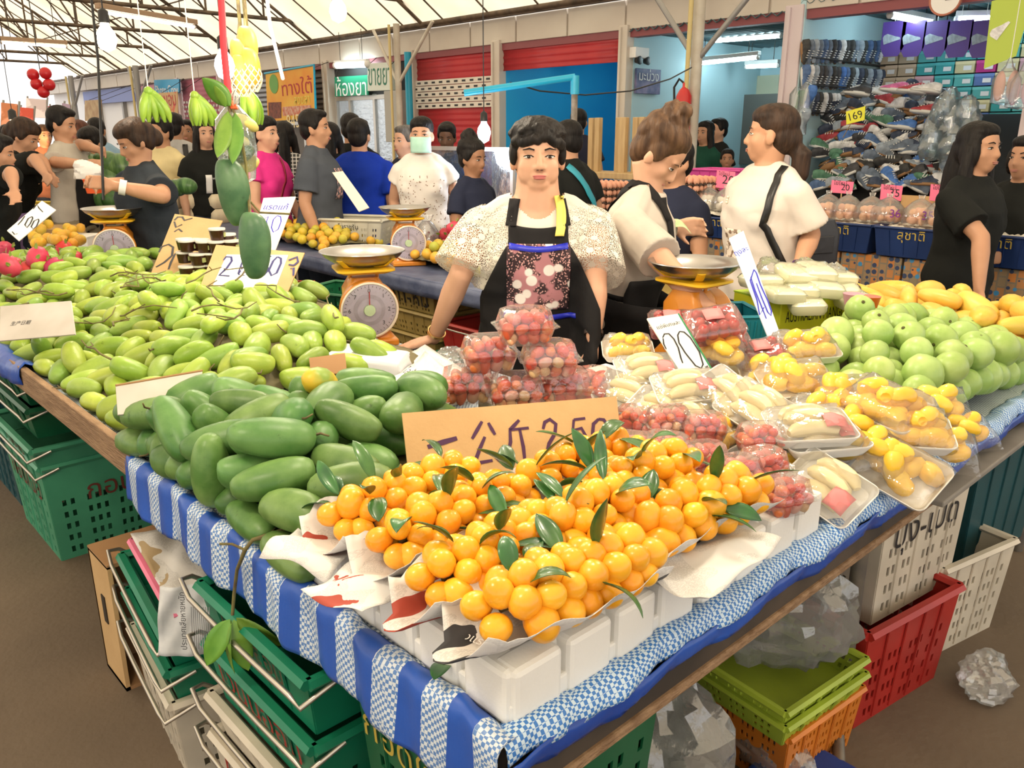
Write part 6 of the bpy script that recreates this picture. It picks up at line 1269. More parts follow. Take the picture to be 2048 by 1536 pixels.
def crate(label, A, B, z0, z1, depth, m, taper=.90, holes=True, handle=False, txt=None, tm=None, name='crate', rim=.016, solidface=.35, side_txt=None, hs=(.03, .05), flip=False, th=.10, tw=.75):
    """A, B: ends of the front rim edge (x,y); the crate stretches away from the camera"""
    A = Vector((A[0], A[1])); B = Vector((B[0], B[1])); d = B-A; w = d.length; d.normalize(); n = Vector((-d.y, d.x))
    if n.dot(A) < 0: n = -n
    if flip: n = -n
    c = (A+B)/2+n*depth/2; t = thing(name, label, 'crate', (c.x, c.y, z0), math.atan2(d.y, d.x)); h = z1-z0; sgn = 1 if (-d.y*n.x+d.x*n.y) > 0 else -1
    g = G()
    def wall(p0, p1, q0, q1, L):
        nu = max(4, int(L/(hs[0]*.5))); nv = max(6, int(h/(hs[1]*.5)))
        vs = []; fs = []
        for j in range(nv+1):
            v = j/nv
            for i in range(nu+1):
                u = i/nu; a = Vector(p0).lerp(Vector(p1), u); b = Vector(q0).lerp(Vector(q1), u); vs.append(a.lerp(b, v))
        for j in range(nv):
            for i in range(nu):
                hole = holes and i % 2 == 1 and j % 2 == 1 and .06 < (j+.5)/nv < 1-solidface and (i % 8 != 7) and 1 < i < nu-2
                if not hole: fs.append((j*(nu+1)+i, j*(nu+1)+i+1, (j+1)*(nu+1)+i+1, (j+1)*(nu+1)+i))
        g.add(vs, fs)
    a, b = w/2, depth/2; ta, tb_ = a*taper, b*taper; bot = [(-ta, -tb_, 0), (ta, -tb_, 0), (ta, tb_, 0), (-ta, tb_, 0)]; top = [(-a, -b, h), (a, -b, h), (a, b, h), (-a, b, h)]
    for i in range(4): j = (i+1) % 4; wall(bot[i], bot[j], top[i], top[j], w if i % 2 == 0 else depth)
    g.add(bot, [(3, 2, 1, 0)]); g.obj('shell', m, t, smooth=False, solid=.005)
    rg_ = G()
    for (x0, y0), (x1, y1) in zip([(-a, -b), (a, -b), (a, b), (-a, b)], [(a, -b), (a, b), (-a, b), (-a, -b)]): rg_.tube([(x0, y0, h-.006), ((x0+x1)/2, (y0+y1)/2, h-.006), (x1, y1, h-.006)], rim, 6, sq=(1, .75))
    rg_.obj('rim', m, t)
    for i in range(1, 5): u = -a+2*a*i/5; G().tube([(u*taper, -tb_-.004, .01), (u, -b-.004, h-.02)], .0035, 5).obj('rib', m, t)
    if handle:
        y = -b-.012; G().tube([(-a-.03, y+.05, h-.03), (-a-.045, y+.015, h-.005), (-a-.03, y-.015, h+.005), (-a+.015, y-.018, h-.02), (-.3*a, y-.018, h-.024), (.3*a, y-.018, h-.024), (a-.015, y-.018, h-.02), (a+.008, y-.012, h-.038), (a+.012, y+.07, h-.012)], .0055, 8).obj('handle', M_wire, t)
    if txt: text('lettering', txt, tm or M_redink, t, Matrix.Translation((0, -(b*taper+(b-b*taper)*.66)-.0075*sgn*sgn, h*.70)) @ Matrix.Rotation(PI/2+math.atan2(b-tb_, h)*1, 4, 'X'), width=w*tw, height=None)
    return t
W2 = lambda px, py, z: (lambda p: (p.x, p.y))(W(px, py, z))
# left, behind the wooden lip
crate('mint green crate with dark lettering on the floor at the left', (.64, 3.78), (.64, 3.22), 0, .40, .46, K_mint, txt='กอนเฉย', tm=mat('maroon_paint', (.14, .03, .02), .6), handle=True, solidface=.30)
crate('mint green crate nested on top of another at the left', (.62, 3.79), (.62, 3.20), .36, .48, .47, K_mint, handle=True, holes=False, txt='โอน้อย', tm=mat('maroon_paint', (0, 0, 0)), tw=.4)
crate('dark green crate at the top of the left stack', (.64, 3.78), (.64, 3.24), .50, .62, .44, K_dgreen, handle=True, holes=False); crate('dark green crate right under the left table top', (.64, 3.78), (.64, 3.26), .625, .715, .42, K_dgreen, handle=True, holes=False)
crate('dark teal crate at the left edge of the floor', (.66, 4.4), (.66, 3.88), 0, .5, .44, K_teal, holes=True)
g_ = G(); gtx = bpy.data.objects['crate']
text('lettering', 'กอน', mat('maroon_paint', (0, 0, 0)), gtx, frame((.277, 0, .26), (0, 1, 0), (.03, 0, 1)), width=.17)
# cardboard carton on its side
cb = thing('cardboard_box', 'open brown cardboard box on its side next to the crates on the left', 'box', (.57, 2.36, 0), 0)
for c, s, nm in (((.30, .08, .205), (.60, .012, .41), 'back_panel'), ((.006, .0, .205), (.012, .17, .41), 'side_panel'), ((.30, 0, .006), (.60, .17, .012), 'bottom_panel'), ((.30, 0, .41), (.60, .17, .012), 'top_panel'), ((.594, 0, .205), (.012, .17, .41), 'side_panel')): bxo(nm, c, s, M_cardd if nm != 'side_panel' else M_card, cb)
bxo('hand_hole', (-.0012, 0, .24), (.004, .028, .09), mat('hole_dark', (.03, .02, .012), .9), cb)
# first stack: pink basket, two green crates, white crate
def stack_crate(label, pa, pb, z0, z1, m, dep=.42, **k): return crate(label, W2(*pa, z1), W2(*pb, z1), z0, z1, dep, m, **k)
stack_crate('dirty white crate at the bottom of the stack with the pink basket', (262, 1250), (345, 1410), 0, .25, K_white, handle=True, solidface=.4)
stack_crate('green crate with a wire handle lying on the dirty white crate', (252, 1178), (338, 1345), .24, .345, K_green, handle=True, holes=False); stack_crate('green crate with a wire handle under the pink basket', (242, 1108), (330, 1272), .345, .45, K_green, handle=True, holes=False)
pk_ = stack_crate('pink basket lined with newspaper on top of the green crates', (262, 1078), (345, 1225), .455, .53, K_pink, holes=False, rim=.012, dep=.40)
def cloth_sheet(corners, nu, nv, m, label, amp=.01, seed=0, cat='newspaper', name='newspaper', parent=None, solid=.0008, sag=0):
    r = random.Random(seed); ph = [r.random()*6 for _ in range(4)]; c = [Vector(q) for q in corners]; n = (c[1]-c[0]).cross(c[3]-c[0]).normalized()
    o = G().grid(lambda u, v: c[0].lerp(c[1], u).lerp(c[3].lerp(c[2], u), v)+n*(amp*(math.sin(u*6+ph[0])*math.sin(v*5+ph[1])+.5*math.sin(u*13+v*9+ph[2]))-sag*math.sin(PI*u)*math.sin(PI*v)), nu, nv).obj(name, m, parent, solid=solid, auto=False)
    return tag(o, label, cat) if label else o
cloth_sheet([W(262, 1072, .545), W(345, 1215, .545), W(455, 1150, .56), W(360, 1050, .56)], 16, 14, M_news[3], 'newspaper with a brown photo lining the pink basket', .008, 4)
T1_, T2_ = W(318, 1175, .60), W(428, 1165, .60)
ns = cloth_sheet([T1_, T2_, WX(432, 1312, T2_.x-.015), WX(316, 1310, T1_.x-.03)], 14, 16, mat('newsprint_white', (.60, .61, .62), .7, c2=(.52, .53, .55), scale=30), 'white newspaper page with a headline hanging over the crates', .010, 9)
hp = [WX(368, 1300, T1_.x+.02), WX(362, 1185, T1_.x+.03)]; dv = (hp[1]-hp[0]); text('headline', 'ประเทศเสียหายหนัก', M_ink, ns, frame((hp[0]+hp[1])/2+(Vector((0, 0, CAM_H))-hp[0]).normalized()*.022, dv, Vector(-_r)), width=dv.length*.98)
for k_ in range(10):
    q0 = WX(385+4*k_, 1298, T1_.x+.03)+(Vector((0, 0, CAM_H))-hp[0]).normalized()*.020; q1 = WX(382+4*k_, 1215, T1_.x+.04)+(Vector((0, 0, CAM_H))-hp[0]).normalized()*.020
    G().tube([q0, q1], .0011, 4).obj('text_line', mat('faint_ink', (.32, .32, .34), .7), ns)
# second stack under the striped cloth
def side_crate(label, y0, y1, z0, z1, m, x=.575, dep=.42, **k): return crate(label, (x, y1), (x, y0), z0, z1, dep, m, **k)
side_crate('lower white crate with red lettering at the bottom of the middle stack', 1.13, 1.63, .0, .255, K_white, handle=True, holes=False, txt='ทองพูน', tm=mat('dark_red_paint', (.30, .02, .015), .6)); side_crate('upper white crate with a wire handle in the middle stack', 1.12, 1.62, .255, .365, K_white, handle=True, holes=False)
side_crate('green crate with red lettering below the topmost one in the middle stack', 1.14, 1.60, .365, .515, K_green, handle=True, txt='เจนนี่อ้อม', tm=mat('dark_red_paint', (0, 0, 0)), solidface=.55); side_crate('topmost bright green crate of the middle stack under the striped cloth', 1.14, 1.60, .52, .655, K_green, handle=True, holes=False, txt='เจนนี่อ้อม', tm=mat('brown_paint', (.10, .05, .03), .6), tw=.55)
bs = G().loft([[(x, y, z) for x, y in rrect(.18*q, .20*q, .03)] for q, z in ((.9, 0), (1, .06), (.6, .075))]).obj('plastic_sack', mat('blue_sack', (.012, .018, .36), .35, bump=.5, bscale=9), None, loc=(.80, 1.36, .655)); tag(bs, 'blue plastic sack lying in the topmost green crate', 'bag')
# near corner: big green crates
crate('large green crate with yellow lettering under the near table corner', (.635, 1.08), (.635, .73), .38, .690, .42, K_dgreen, rim=.016, txt='กอดใจอิ่ม', tm=mat('yellow_paint', (.45, .33, .05), .6), solidface=.5, tw=.9)
crate('lower green crate under the near table corner', (.60, 1.09), (.60, .70), .02, .375, .44, K_dgreen, solidface=.3)
# under the right table edge
crate('big red crate on the floor under the right table edge', W2(1738, 1270, .32), W2(1922, 1170, .32), 0, .32, .44, K_red, solidface=.35, hs=(.026, .05), rim=.018, handle=False)
wb = crate('white slotted crate with black lettering standing in the red crate', (2.07, .76), (2.50, .70), .27, .64, .36, K_white, solidface=.34, txt='ปุง-เป็ด', tm=M_blackm, hs=(.026, .055), taper=.94)
crate('white crate on the floor holding the dark teal bin at the right', W2(1888, 1140, .33), W2(2032, 1078, .33), 0, .33, .42, K_white, solidface=.25, hs=(.026, .05))
crate('dark teal bin standing in the white crate at the right', (2.72, .74), (3.16, .66), .20, .70, .34, K_teal, holes=False, taper=.86)
crate('orange slotted basket on the floor behind the table leg', W2(1578, 1478, .19), W2(1728, 1372, .19), 0, .19, .34, K_orange, solidface=.18, hs=(.016, .03), rim=.012)
for q, (z, lb) in enumerate(((.245, 'lower lime green basket stacked on the orange basket'), (.285, 'upper lime green basket stacked on the orange basket'))): crate(lb, W2(1572, 1455-30*q, z), W2(1735, 1345-30*q, z), z-.07, z, .34, K_lime, solidface=.3, hs=(.02, .03), rim=.012)
M_bag = film('milky_bag', (.93, .93, .92), .45, .14, .28)
def plastic_bag(label, p, r, seed, m=None, n=26, flat=1, spikes=.34, name='plastic_bag'):
    rr = np.random.RandomState(seed); D = rr.normal(size=(22, 3)); D /= np.linalg.norm(D, axis=1)[:, None]; A_ = rr.uniform(-.5, 1, 22)
    g = G().ell((0, 0, 0), 1, n, n)
    out = []
    for v in g.v:
        q = np.array(v); q = q/(np.linalg.norm(q)+1e-9); s = 1+spikes*float((A_*np.exp(9*(D@q-1))).sum())+.10*math.sin(q[0]*13+seed)*math.sin(q[1]*11+q[2]*9)+.09*(abs(math.sin(q[0]*17+q[2]*11+seed)*math.sin(q[1]*19-q[2]*8))-.4); out.append((q[0]*r[0]*s, q[1]*r[1]*s, max(q[2]*r[2]*s, -r[2]*.8)))
    g.v = out; o = g.obj(name, m or M_bag, None, auto=True); o.location = p; o.rotation_euler = (0, 0, seed); o.data.set_sharp_from_angle(angle=.45); return tag(o, label, 'plastic bag')
p = W(1965, 1385, 0); plastic_bag('crumpled clear plastic bag lying on the floor at the right', (p.x, p.y, .045), (.085, .06, .055), 3)
p = WY(1500, 1290, .95); plastic_bag('large cloudy plastic bag stuffed under the right table edge', (p.x+.02, .95, .42), (.20, .13, .20), 5, n=34)
plastic_bag('cloudy plastic bag slumped below the large one under the table', (1.25, .92, .22), (.18, .14, .20), 8, n=30); plastic_bag('small crumpled plastic bag by the foot of the table leg', (1.66, .80, .06), (.10, .06, .06), 11)
plastic_bag('crumpled paper filled bag on the floor beside the green crate', (1.35, .74, .12), (.15, .10, .11), 14, mat('crumpled_paper', (.50, .48, .44), .7, c2=(.2, .19, .19), scale=14, thr=(.5, .6)), 24)
bxo('blue_tray', (1.62, .72, .03), (.34, .22, .05), K_blue, None, bevel=.01); tag(bpy.data.objects['blue_tray'], 'dark blue plastic tray lying on the floor near the table leg', 'tray')
# ------------------------------------------------------------------ bags and papers on the table by the vendor hand
M_wbag = mat('white_plastic_stack', (.78, .80, .84), .25, c2=(.70, .73, .80), scale=8, bump=.3, bscale=10)
p = W(735, 742, .86); o = G().loft([[(x+.006*math.sin(z*90+i), y, z) for i, (x, y) in enumerate(rrect(.12*q, .075*q, .012))] for q, z in ((1, 0), (1.02, .02), (1.0, .045), (.97, .058), (.9, .062))]).obj('bag_bundle', M_wbag, None, loc=(p.x, p.y, TZ+.06), rot=(0, .1, YAW-PI/2-.1)); tag(o, 'flat bundle of white plastic bags left of the vendor hand', 'plastic bag')
plastic_bag('loose clear plastic bag in front of the scale foot', W(725, 690, .85), (.07, .05, .035), 21)
plastic_bag('clear plastic bag beside the vendor fingers', W(905, 712, .835), (.07, .05, .03), 23, spikes=.2)
nn = cloth_sheet([W(770, 770, .885), W(850, 705, .87), W(945, 770, .895), W(880, 822, .90)], 16, 12, M_news[0], 'white newspaper page with a black headline by the strawberry pyramid', .006, 14)
q0, q1 = W(812, 738, .905), W(915, 790, .918); text('headline', 'ไลอ้อนแอร์เปิดบินเมือง', M_ink, nn, frame((q0+q1)/2, q1-q0, (Vector((_h[0], _h[1], .25)))), width=(q1-q0).length*1.0)
cloth_sheet([W(760, 735, .85), W(850, 690, .845), W(960, 760, .86), W(870, 840, .875)], 12, 10, M_news[1], 'folded pink printed newspaper below the headline page', .004, 15)
b_ = thing('foam_slab', 'low foam slab under the newspaper beside the dark mangoes', 'foam block', (1.50, 2.02, TZ)); bxo('slab', (0, 0, .02), (.30, .42, .04), M_foam, b_, bevel=.006)
# ------------------------------------------------------------------ second stall across the vendor's gangway
M_clothD = mat('dark_blue_cloth', (.05, .065, .13), .5, c2=(.10, .12, .20), scale=8, bump=.3)
def simple_table(label, x0, x1, y0, y1, z, m, cl=None):
    t = thing('stall_table', label, 'table', ((x0+x1)/2, (y0+y1)/2, 0)); cx, cy = (x1-x0)/2, (y1-y0)/2
    bxo('table_top', (0, 0, z-.02), (2*cx, 2*cy, .036), m, t, bevel=.008); 
    if cl:
        g = G().grid(lambda u, v: ((-cx-.012+.004*math.sin(u*40)), -cy+2*cy*u, z-.006-.09*v), 60, 3); g.obj('cloth_hem', cl, t, solid=.003)
    for a in (-1, 1):
        for b in (-1, 1): G().tube([(a*(cx-.06), b*(cy-.06), z-.03), (a*(cx-.06), b*(cy-.06), 0)], .02, 8).obj('leg', M_leg, t)
    return t
simple_table('long fruit stall table with a dark blue cloth behind the main vendor', 2.74, 3.42, 3.0, 8.6, TZ, M_clothD, M_clothD)
M_orange = mat('orange_peel', (.70, .32, .02), .45, c2=(.62, .40, .05), scale=10, vary=.12, bump=.1, bscale=150); om = round_mesh('orange', M_orange, .034, .92, 0, 0, .06, 1, 12, 9)
M_gorange = mat('green_orange_peel', (.58, .42, .03), .45, c2=(.40, .40, .05), scale=10, vary=.12); om2 = round_mesh('orange', M_gorange, .034, .92, 0, 0, .06, 2, 12, 9)
def orange_heap(n, b, hgt, seed, label, group, meshes, layers=(1, .8), c=None):
    cx, cy = (b[0]+b[1])/2, (b[2]+b[3])/2; hf = lambda x, y: TZ+bump(x, y, cx, cy, (b[1]-b[0])*.62, (b[3]-b[2])*.62, hgt, 1.6)
    P_, Q_ = heap(n, b, hf, .050, .033, seed, layers, .5, iters=45); zones(place_fruit(P_, Q_, meshes, 'orange', label, 'orange', group, seed, .9, 1.08), 'orange', 'the heap of '+group)
    liner('paper_liner', hf, (b[0]+.04, b[1]-.04, b[2]+.04, b[3]-.04), M_liner, 'paper under the '+group, -.003, 10)
orange_heap(105, (2.86, 3.38, 4.95, 6.1), .12, 51, 'yellow orange in the far heap behind the price card reading 30', 'oranges behind the 30 card', [om, om2])
orange_heap(70, (2.95, 3.38, 3.45, 4.35), .10, 52, 'orange in the heap beside the main vendor shoulder', 'oranges near the main vendor', [om, om2, om2])
p = W(800, 531, TZ); scale((p.x+.06, p.y, TZ), YAW-PI/2+.30, 'orange dial scale on the second stall left of the main vendor', 1.02)
p = W(535, 425, TZ); scale((p.x, p.y, TZ), YAW-PI/2-.3, 'small dial scale far back on the second stall', 1.0)
crate('cream plastic basket with black lettering on the second stall', W2(630, 437, .985), W2(762, 441, .985), TZ+.003, .985, .34, K_cream, solidface=.35, hs=(.022, .04), txt='โคราชูรัน', tm=M_blackm, tw=.3)
# crates below it
y1, y0 = WX(768, 620, 2.80).y, WX(868, 620, 2.80).y
for k_ in range(4): crate(('lowest', 'second', 'third', 'topmost')[k_]+' tan crate stacked under the second stall table', (2.80, y1), (2.80, y0), .16+.14*k_, .295+.14*k_, .42, K_tan, holes=True, solidface=.4, hs=(.03, .03), txt='เก้า-หมี' if k_ == 3 else None, tm=M_blackm)
crate('red crate under the second stall table behind the vendor arm', (2.80, y0-.05), (2.80, y0-.55), .40, .56, .4, K_red, holes=False, handle=True); crate('green crate under the red one at the second stall', (2.80, y0-.02), (2.80, y0-.57), .18, .38, .4, K_green, holes=False, handle=True)
# grapes in a bag, dragon fruit
M_grape = mat('red_grape', (.16, .02, .045), .3, c2=(.25, .05, .07), scale=20); gp = thing('grape_bag', 'clear bag of dark red grapes beside the middle scale', 'fruit bag', W(855, 505, TZ)+Vector((0, 0, .0)))
rg = random.Random(6); gg = G()
for q in range(90): gg.ell((rg.uniform(-.075, .075), rg.uniform(-.06, .06), .014+abs(rg.gauss(0, .055))), .0125, 8, 6)
o = gg.obj('grapes', M_grape, gp); o['kind'] = 'stuff'
G().lathe([(.09, 0), (.10, .05), (.085, .13), (.05, .19), (.03, .21), (.05, .25)], 18, cap=False).obj('bag', M_bag, gp)
M_drag = mat('dragon_fruit', (.46, .018, .055), .4, c2=(.55, .06, .10), scale=10, vary=.15); M_fin = mat('dragon_fin', (.22, .30, .05), .5)
def dragon(loc, label, seed, group, s=1):
    r = random.Random(seed); t = thing('dragon_fruit', label, 'dragon fruit', loc, r.uniform(0, 6), group); t.scale = (s, s, s); t.rotation_euler = (r.uniform(.6, 1.5), r.uniform(-.4, .4), r.uniform(0, 6))
    G().lathe([(.001, -.06), (.03, -.05), (.046, -.01), (.045, .02), (.03, .045), (.008, .055), (.001, .05)], 14).obj('flesh_skin', M_drag, t)
    for q in range(11):
        a = q*2.4; z = -.045+.009*q; rr_ = .044*math.cos(z/.062*1.2); o = Vector((rr_*math.cos(a), rr_*math.sin(a), z)); d = Vector((math.cos(a)*.7, math.sin(a)*.7, .9)); leaf(t, frame(o-d*.004, d.cross(o), d), M_fin, .03+.001*q, .016, -.4, .2, 'fin')
    return t
for q, (px, py, z) in enumerate(((10, 500, .94), (75, 515, 1.0), (30, 535, .95), (110, 535, .95), (150, 520, .93), (-20, 530, .95), (55, 545, .93), (130, 500, .92), (15, 530, 1.0))): dragon(W(px, py, z), 'red dragon fruit with green fins in the pile at the far left', 80+q, 'dragon fruit at the far left', 1.05)
for q, (px, py, z) in enumerate(((893, 470, .92), (910, 456, .99), (905, 490, .88), (930, 470, .90), (885, 495, .86))): dragon(W(px, py, z), 'dragon fruit behind the left arm sleeve of the main vendor', 95+q, 'dragon fruit near the main vendor')
# stacked cream packs
M_pack = mat('cream_wrapped_pack', (.72, .63, .46), .5, c2=(.64, .52, .34), scale=7, bump=.3)
pb_ = W(395, 445, TZ); rr = random.Random(8)
for k_, (dx, z) in enumerate(((-.20, 0), (0, 0), (.2, 0), (-.2, .13), (.0, .13), (.19, .13), (-.1, .26), (.1, .26), (.02, .39))):
    o = G().loft([[(x, y, zz) for x, y in rrect(.095*q, .08*q, .045*q)] for q, zz in ((.8, 0), (1, .03), (1, .09), (.75, .125))]).obj('wrapped_pack', M_pack, None); o.location = (pb_.x-dx*.73*1.0*.4+.0, pb_.y+dx*.9*-1, TZ+z); o.location = pb_+Vector((_r[0]*dx, _r[1]*dx, z)); o.rotation_euler = (0, 0, rr.uniform(0, 1)); tag(o, 'cream paper-wrapped fruit pack in the stack behind the sauce tubs', 'fruit pack', 'cream wrapped packs')
# tubs of dark sauce
bt = crate('blue tray crate holding the tubs of dark sauce', W2(358, 522, .93), W2(470, 530, .93), TZ+.002, .93, .30, pl('tray_blue', (.02, .13, .34)), holes=False, rim=.008)
M_sauce = mat('dark_sauce', (.035, .012, .006), .2); M_lid = mat('tub_lid', (.66, .62, .58), .3); M_slab = mat('tub_label', (.35, .38, .14), .5)
def tub():
    t = thing('sauce_tub', 'x', 'tub'); G().lathe([(.030, 0), (.036, .045)], 18).obj('tub', M_sauce, t); G().lathe([(.0375, .043), (.0385, .047), (.037, .0525), (.0001, .0525)], 18).obj('lid', M_lid, t); G().box((0, -.0335, .022), (.024, .006, .020)).obj('label', M_slab, t, smooth=False); return t
tp = [tub()]; ut = [False]
for k_, (px, py, z) in enumerate([(372+24*i, 522+3*i, .945) for i in range(5)]+[(368+26*i, 500+3*i, 1.0) for i in range(5)]+[(372+30*i, 478+3*i, 1.055) for i in range(4)]+[(385+22*i, 470, 1.055) for i in range(4)]+[(432, 447, 1.11), (365, 455, 1.06), (455, 470, 1.08)]):
    pp = WD(px, py, 3.75+.03*(k_ % 3)); pp.z = z; put(tp, ut, 0, (pp.x, pp.y, z), rr.uniform(-.5, .5)+YAW, 'small lidded tub of dark brown sauce stacked behind the 2 for 50 sign', group='tubs of dark sauce')
# ------------------------------------------------------------------ far left end of the long table
p = W(60, 458, TZ); crate('yellow plastic tub at the far left end of the table', (p.x-.24*_r[0], p.y-.24*_r[1]), (p.x+.22*_r[0], p.y+.22*_r[1]), TZ+.003, 1.0, .36, K_yell, holes=False)
p = W(135, 497, TZ); fb = thing('foam_box', 'cream foam box at the far left below the oranges', 'foam box', (p.x, p.y, TZ), YAW-PI/2); bxo('box', (0, .05, .045), (.36, .24, .09), M_foam, fb, bevel=.01); bxo('lid_seam', (0, .05, .083), (.365, .245, .008), M_foam, fb)
rr = random.Random(31)
for q in range(30):
    px, py = rr.uniform(62, 162), rr.uniform(436, 476); pp = W(px, py+12, .93+.05*(1-abs(px-112)/50)); o = inst(om, 'orange', None, Matrix.Translation(pp) @ Euler((rr.random()*6, rr.random()*6, 0)).to_matrix().to_4x4()); tag(o, 'orange in the small heap right of the 100 price card', 'orange', 'oranges at the far left')
p = W(112, 485, TZ); G().box((0, 0, 0), (.34, .26, .10)).obj('fruit_riser', M_card, None, smooth=False, bevel=.004, loc=(p.x+.05, p.y+.12, TZ+.052), rot=(0, 0, YAW)); tag(bpy.data.objects['fruit_riser'], 'flat cardboard box under the small heap of oranges', 'box')
scale((W(18, 470, TZ).x, W(18, 470, TZ).y+.25, TZ), YAW-PI/2, 'dial scale cut off by the left picture edge', 1.0)
crate('dark green slotted crate behind the pale mangoes left of the scale', W2(588, 580, .905), W2(690, 590, .905), TZ+.002, .905, .30, K_dgreen, solidface=.3, hs=(.018, .03), rim=.010)
o = bxo('price_tag', (0, 0, 0), (.09, .002, .05), mat('red_card', (.45, .06, .04), .6), None); o.location = W(612, 570, .92); o.rotation_euler = (.5, 0, YAW-PI/2); tag(o, 'small red card stuck on the dark green crate', 'card')
# watermelons on a far table
M_melon = mat('watermelon_rind', (.022, .075, .018), .35, c2=(.10, .20, .06), scale=5, stretch=(6, 1, 1), vary=.15); wm = G().ell((0, 0, 0), (.155, .115, .112), 20, 14).mesh('watermelon', M_melon)
simple_table('low grey table carrying the watermelons in the background', 2.6, 4.1, 7.6, 9.6, .86, M_greyboard)
k_ = 0
for (px, py, z) in ((158, 390, .98), (185, 392, .98), (215, 394, .98), (238, 396, .98), (165, 362, 1.16), (195, 360, 1.16), (225, 358, 1.16), (180, 335, 1.33), (212, 330, 1.33), (240, 335, 1.33), (160, 338, 1.33), (258, 398, .98), (372, 372, .98), (352, 376, .98)):
    pp = W(px, py, z) if z < 1.3 else WD(px, py, 6.7); pp = WD(px, py, 6.75 if px < 300 else 6.6); k_ += 1
    o = inst(wm, 'watermelon', None, Matrix.Translation(pp) @ Euler((.2*k_, .1, k_*.9)).to_matrix().to_4x4() @ Matrix.Scale(1 if px < 300 else .6, 4)); tag(o, 'dark green striped watermelon in the pile behind the charcoal shirt', 'watermelon', 'watermelons in the background')
p = WD(192, 386, 5.6); G().loft([[(x, y, z) for x, y in rrect(.07*q, .05*q, .015)] for q, z in ((.8, 0), (1, .09), (1.06, .092), (1.0, .095), (.8, .01))]).obj('basket', mat('red_orange_plastic', (.70, .10, .02), .4), None, loc=p, rot=(0, 0, YAW)); tag(bpy.data.objects['basket'], 'small orange-red basket under the hands of the charcoal shirted woman', 'basket')
o = plastic_bag('white plastic bag held by the man in the black apron', WD(172, 342, 5.95), (.085, .05, .07), 31, mat('white_bag', (.80, .78, .76), .5), 20)
# ------------------------------------------------------------------ food cart with a glass cabinet
ct = thing('food_cart', 'steel food cart with a glass cabinet behind the navy shirted girl', 'cart', WD(985, 330, 6.6)*Vector((1, 1, 0)), 0)
bxo('counter', (0, 0, .88), (.7, 1.2, .05), M_steel, ct, bevel=.006); bxo('cabinet', (0, 0, .45), (.62, 1.1, .86), M_alu, ct)
bxo('glass', (-.3, 0, 1.2), (.01, 1.1, .5), M_glass, ct); bxo('frame', (-.3, 0, 1.46), (.03, 1.14, .03), M_alu, ct); bxo('frame', (-.3, 0, 1.1), (.03, 1.14, .02), M_alu, ct)
for s in (-1, 1): bxo('post', (-.3, s*.56, 1.18), (.03, .03, .58), M_alu, ct)
G().lathe([(.09, 0), (.11, .03), (.11, .14), (.10, .14)], 20, TR((-.18, -.3, .905))).obj('pot', M_steel, ct); G().lathe([(.07, 0), (.085, .05), (.08, .06)], 16, TR((-.22, .1, .905))).obj('bowl', mat('cyan_plastic', (.02, .30, .55), .4), ct)
# pipe frame over the cart
pf = thing('pipe_frame', 'cyan painted pipe arm on a rusty post left of the teal shop', 'pipe'); a, b, c = WD(928, 186, 6.0), WD(1150, 154, 6.0), WD(1150, 360, 5.9); c = Vector((b.x, b.y, 0))
G().tube([a, b], .025, 10).obj('arm', M_cyanpipe, pf); G().tube([b+Vector((0, 0, .01)), b-Vector((0, 0, .12))], .032, 10).obj('elbow', M_cyanpipe, pf); G().tube([b-Vector((0, 0, .1)), c], .024, 10).obj('post', mat('rusty_post', (.16, .13, .10), .7, c2=(.3, .26, .22), scale=20), pf)
cb_ = [WD(1020, 165, 6.0), WD(1080, 182, 6.1), WD(1170, 190, 6.3), WD(1260, 182, 6.7), WD(1340, 158, 7.0), WD(1383, 135, 7.3)]; tag(G().tube(cb_, .006, 6).obj('cable', M_black), 'thin black cable sagging across the blue and teal shops', 'cable')
# upturned wooden bench
ub = thing('wooden_bench', 'upturned wooden bench with its legs in the air behind the egg trays', 'bench', WX(1228, 345, 5.6)*Vector((1, 1, 0)), 0)
M_lwood = mat('pale_wood', (.52, .36, .17), .6, c2=(.44, .29, .13), scale=8, stretch=(4, 4, .6)); zb = WX(1228, 345, 5.6).z
yl = [WX(px, 300, 5.6).y-ub.location.y for px in (1174, 1196, 1228, 1246, 1262, 1284)]
for q, y in enumerate(yl): bxo('bench_leg', ((.0 if q % 2 else .06), y, zb+.22), (.05, .05 if q not in (3,) else .07, .46), M_lwood, ub, bevel=.004)
bxo('bench_seat', (0, sum(yl)/6, zb-.02), (.3, abs(yl[0]-yl[-1])+.1, .05), M_lwood, ub, bevel=.006); bxo('support_box', (0, sum(yl)/6, zb/2-.03), (.26, abs(yl[0]-yl[-1]), zb-.08), mat('blue_tank', (.02, .06, .5), .3), ub)
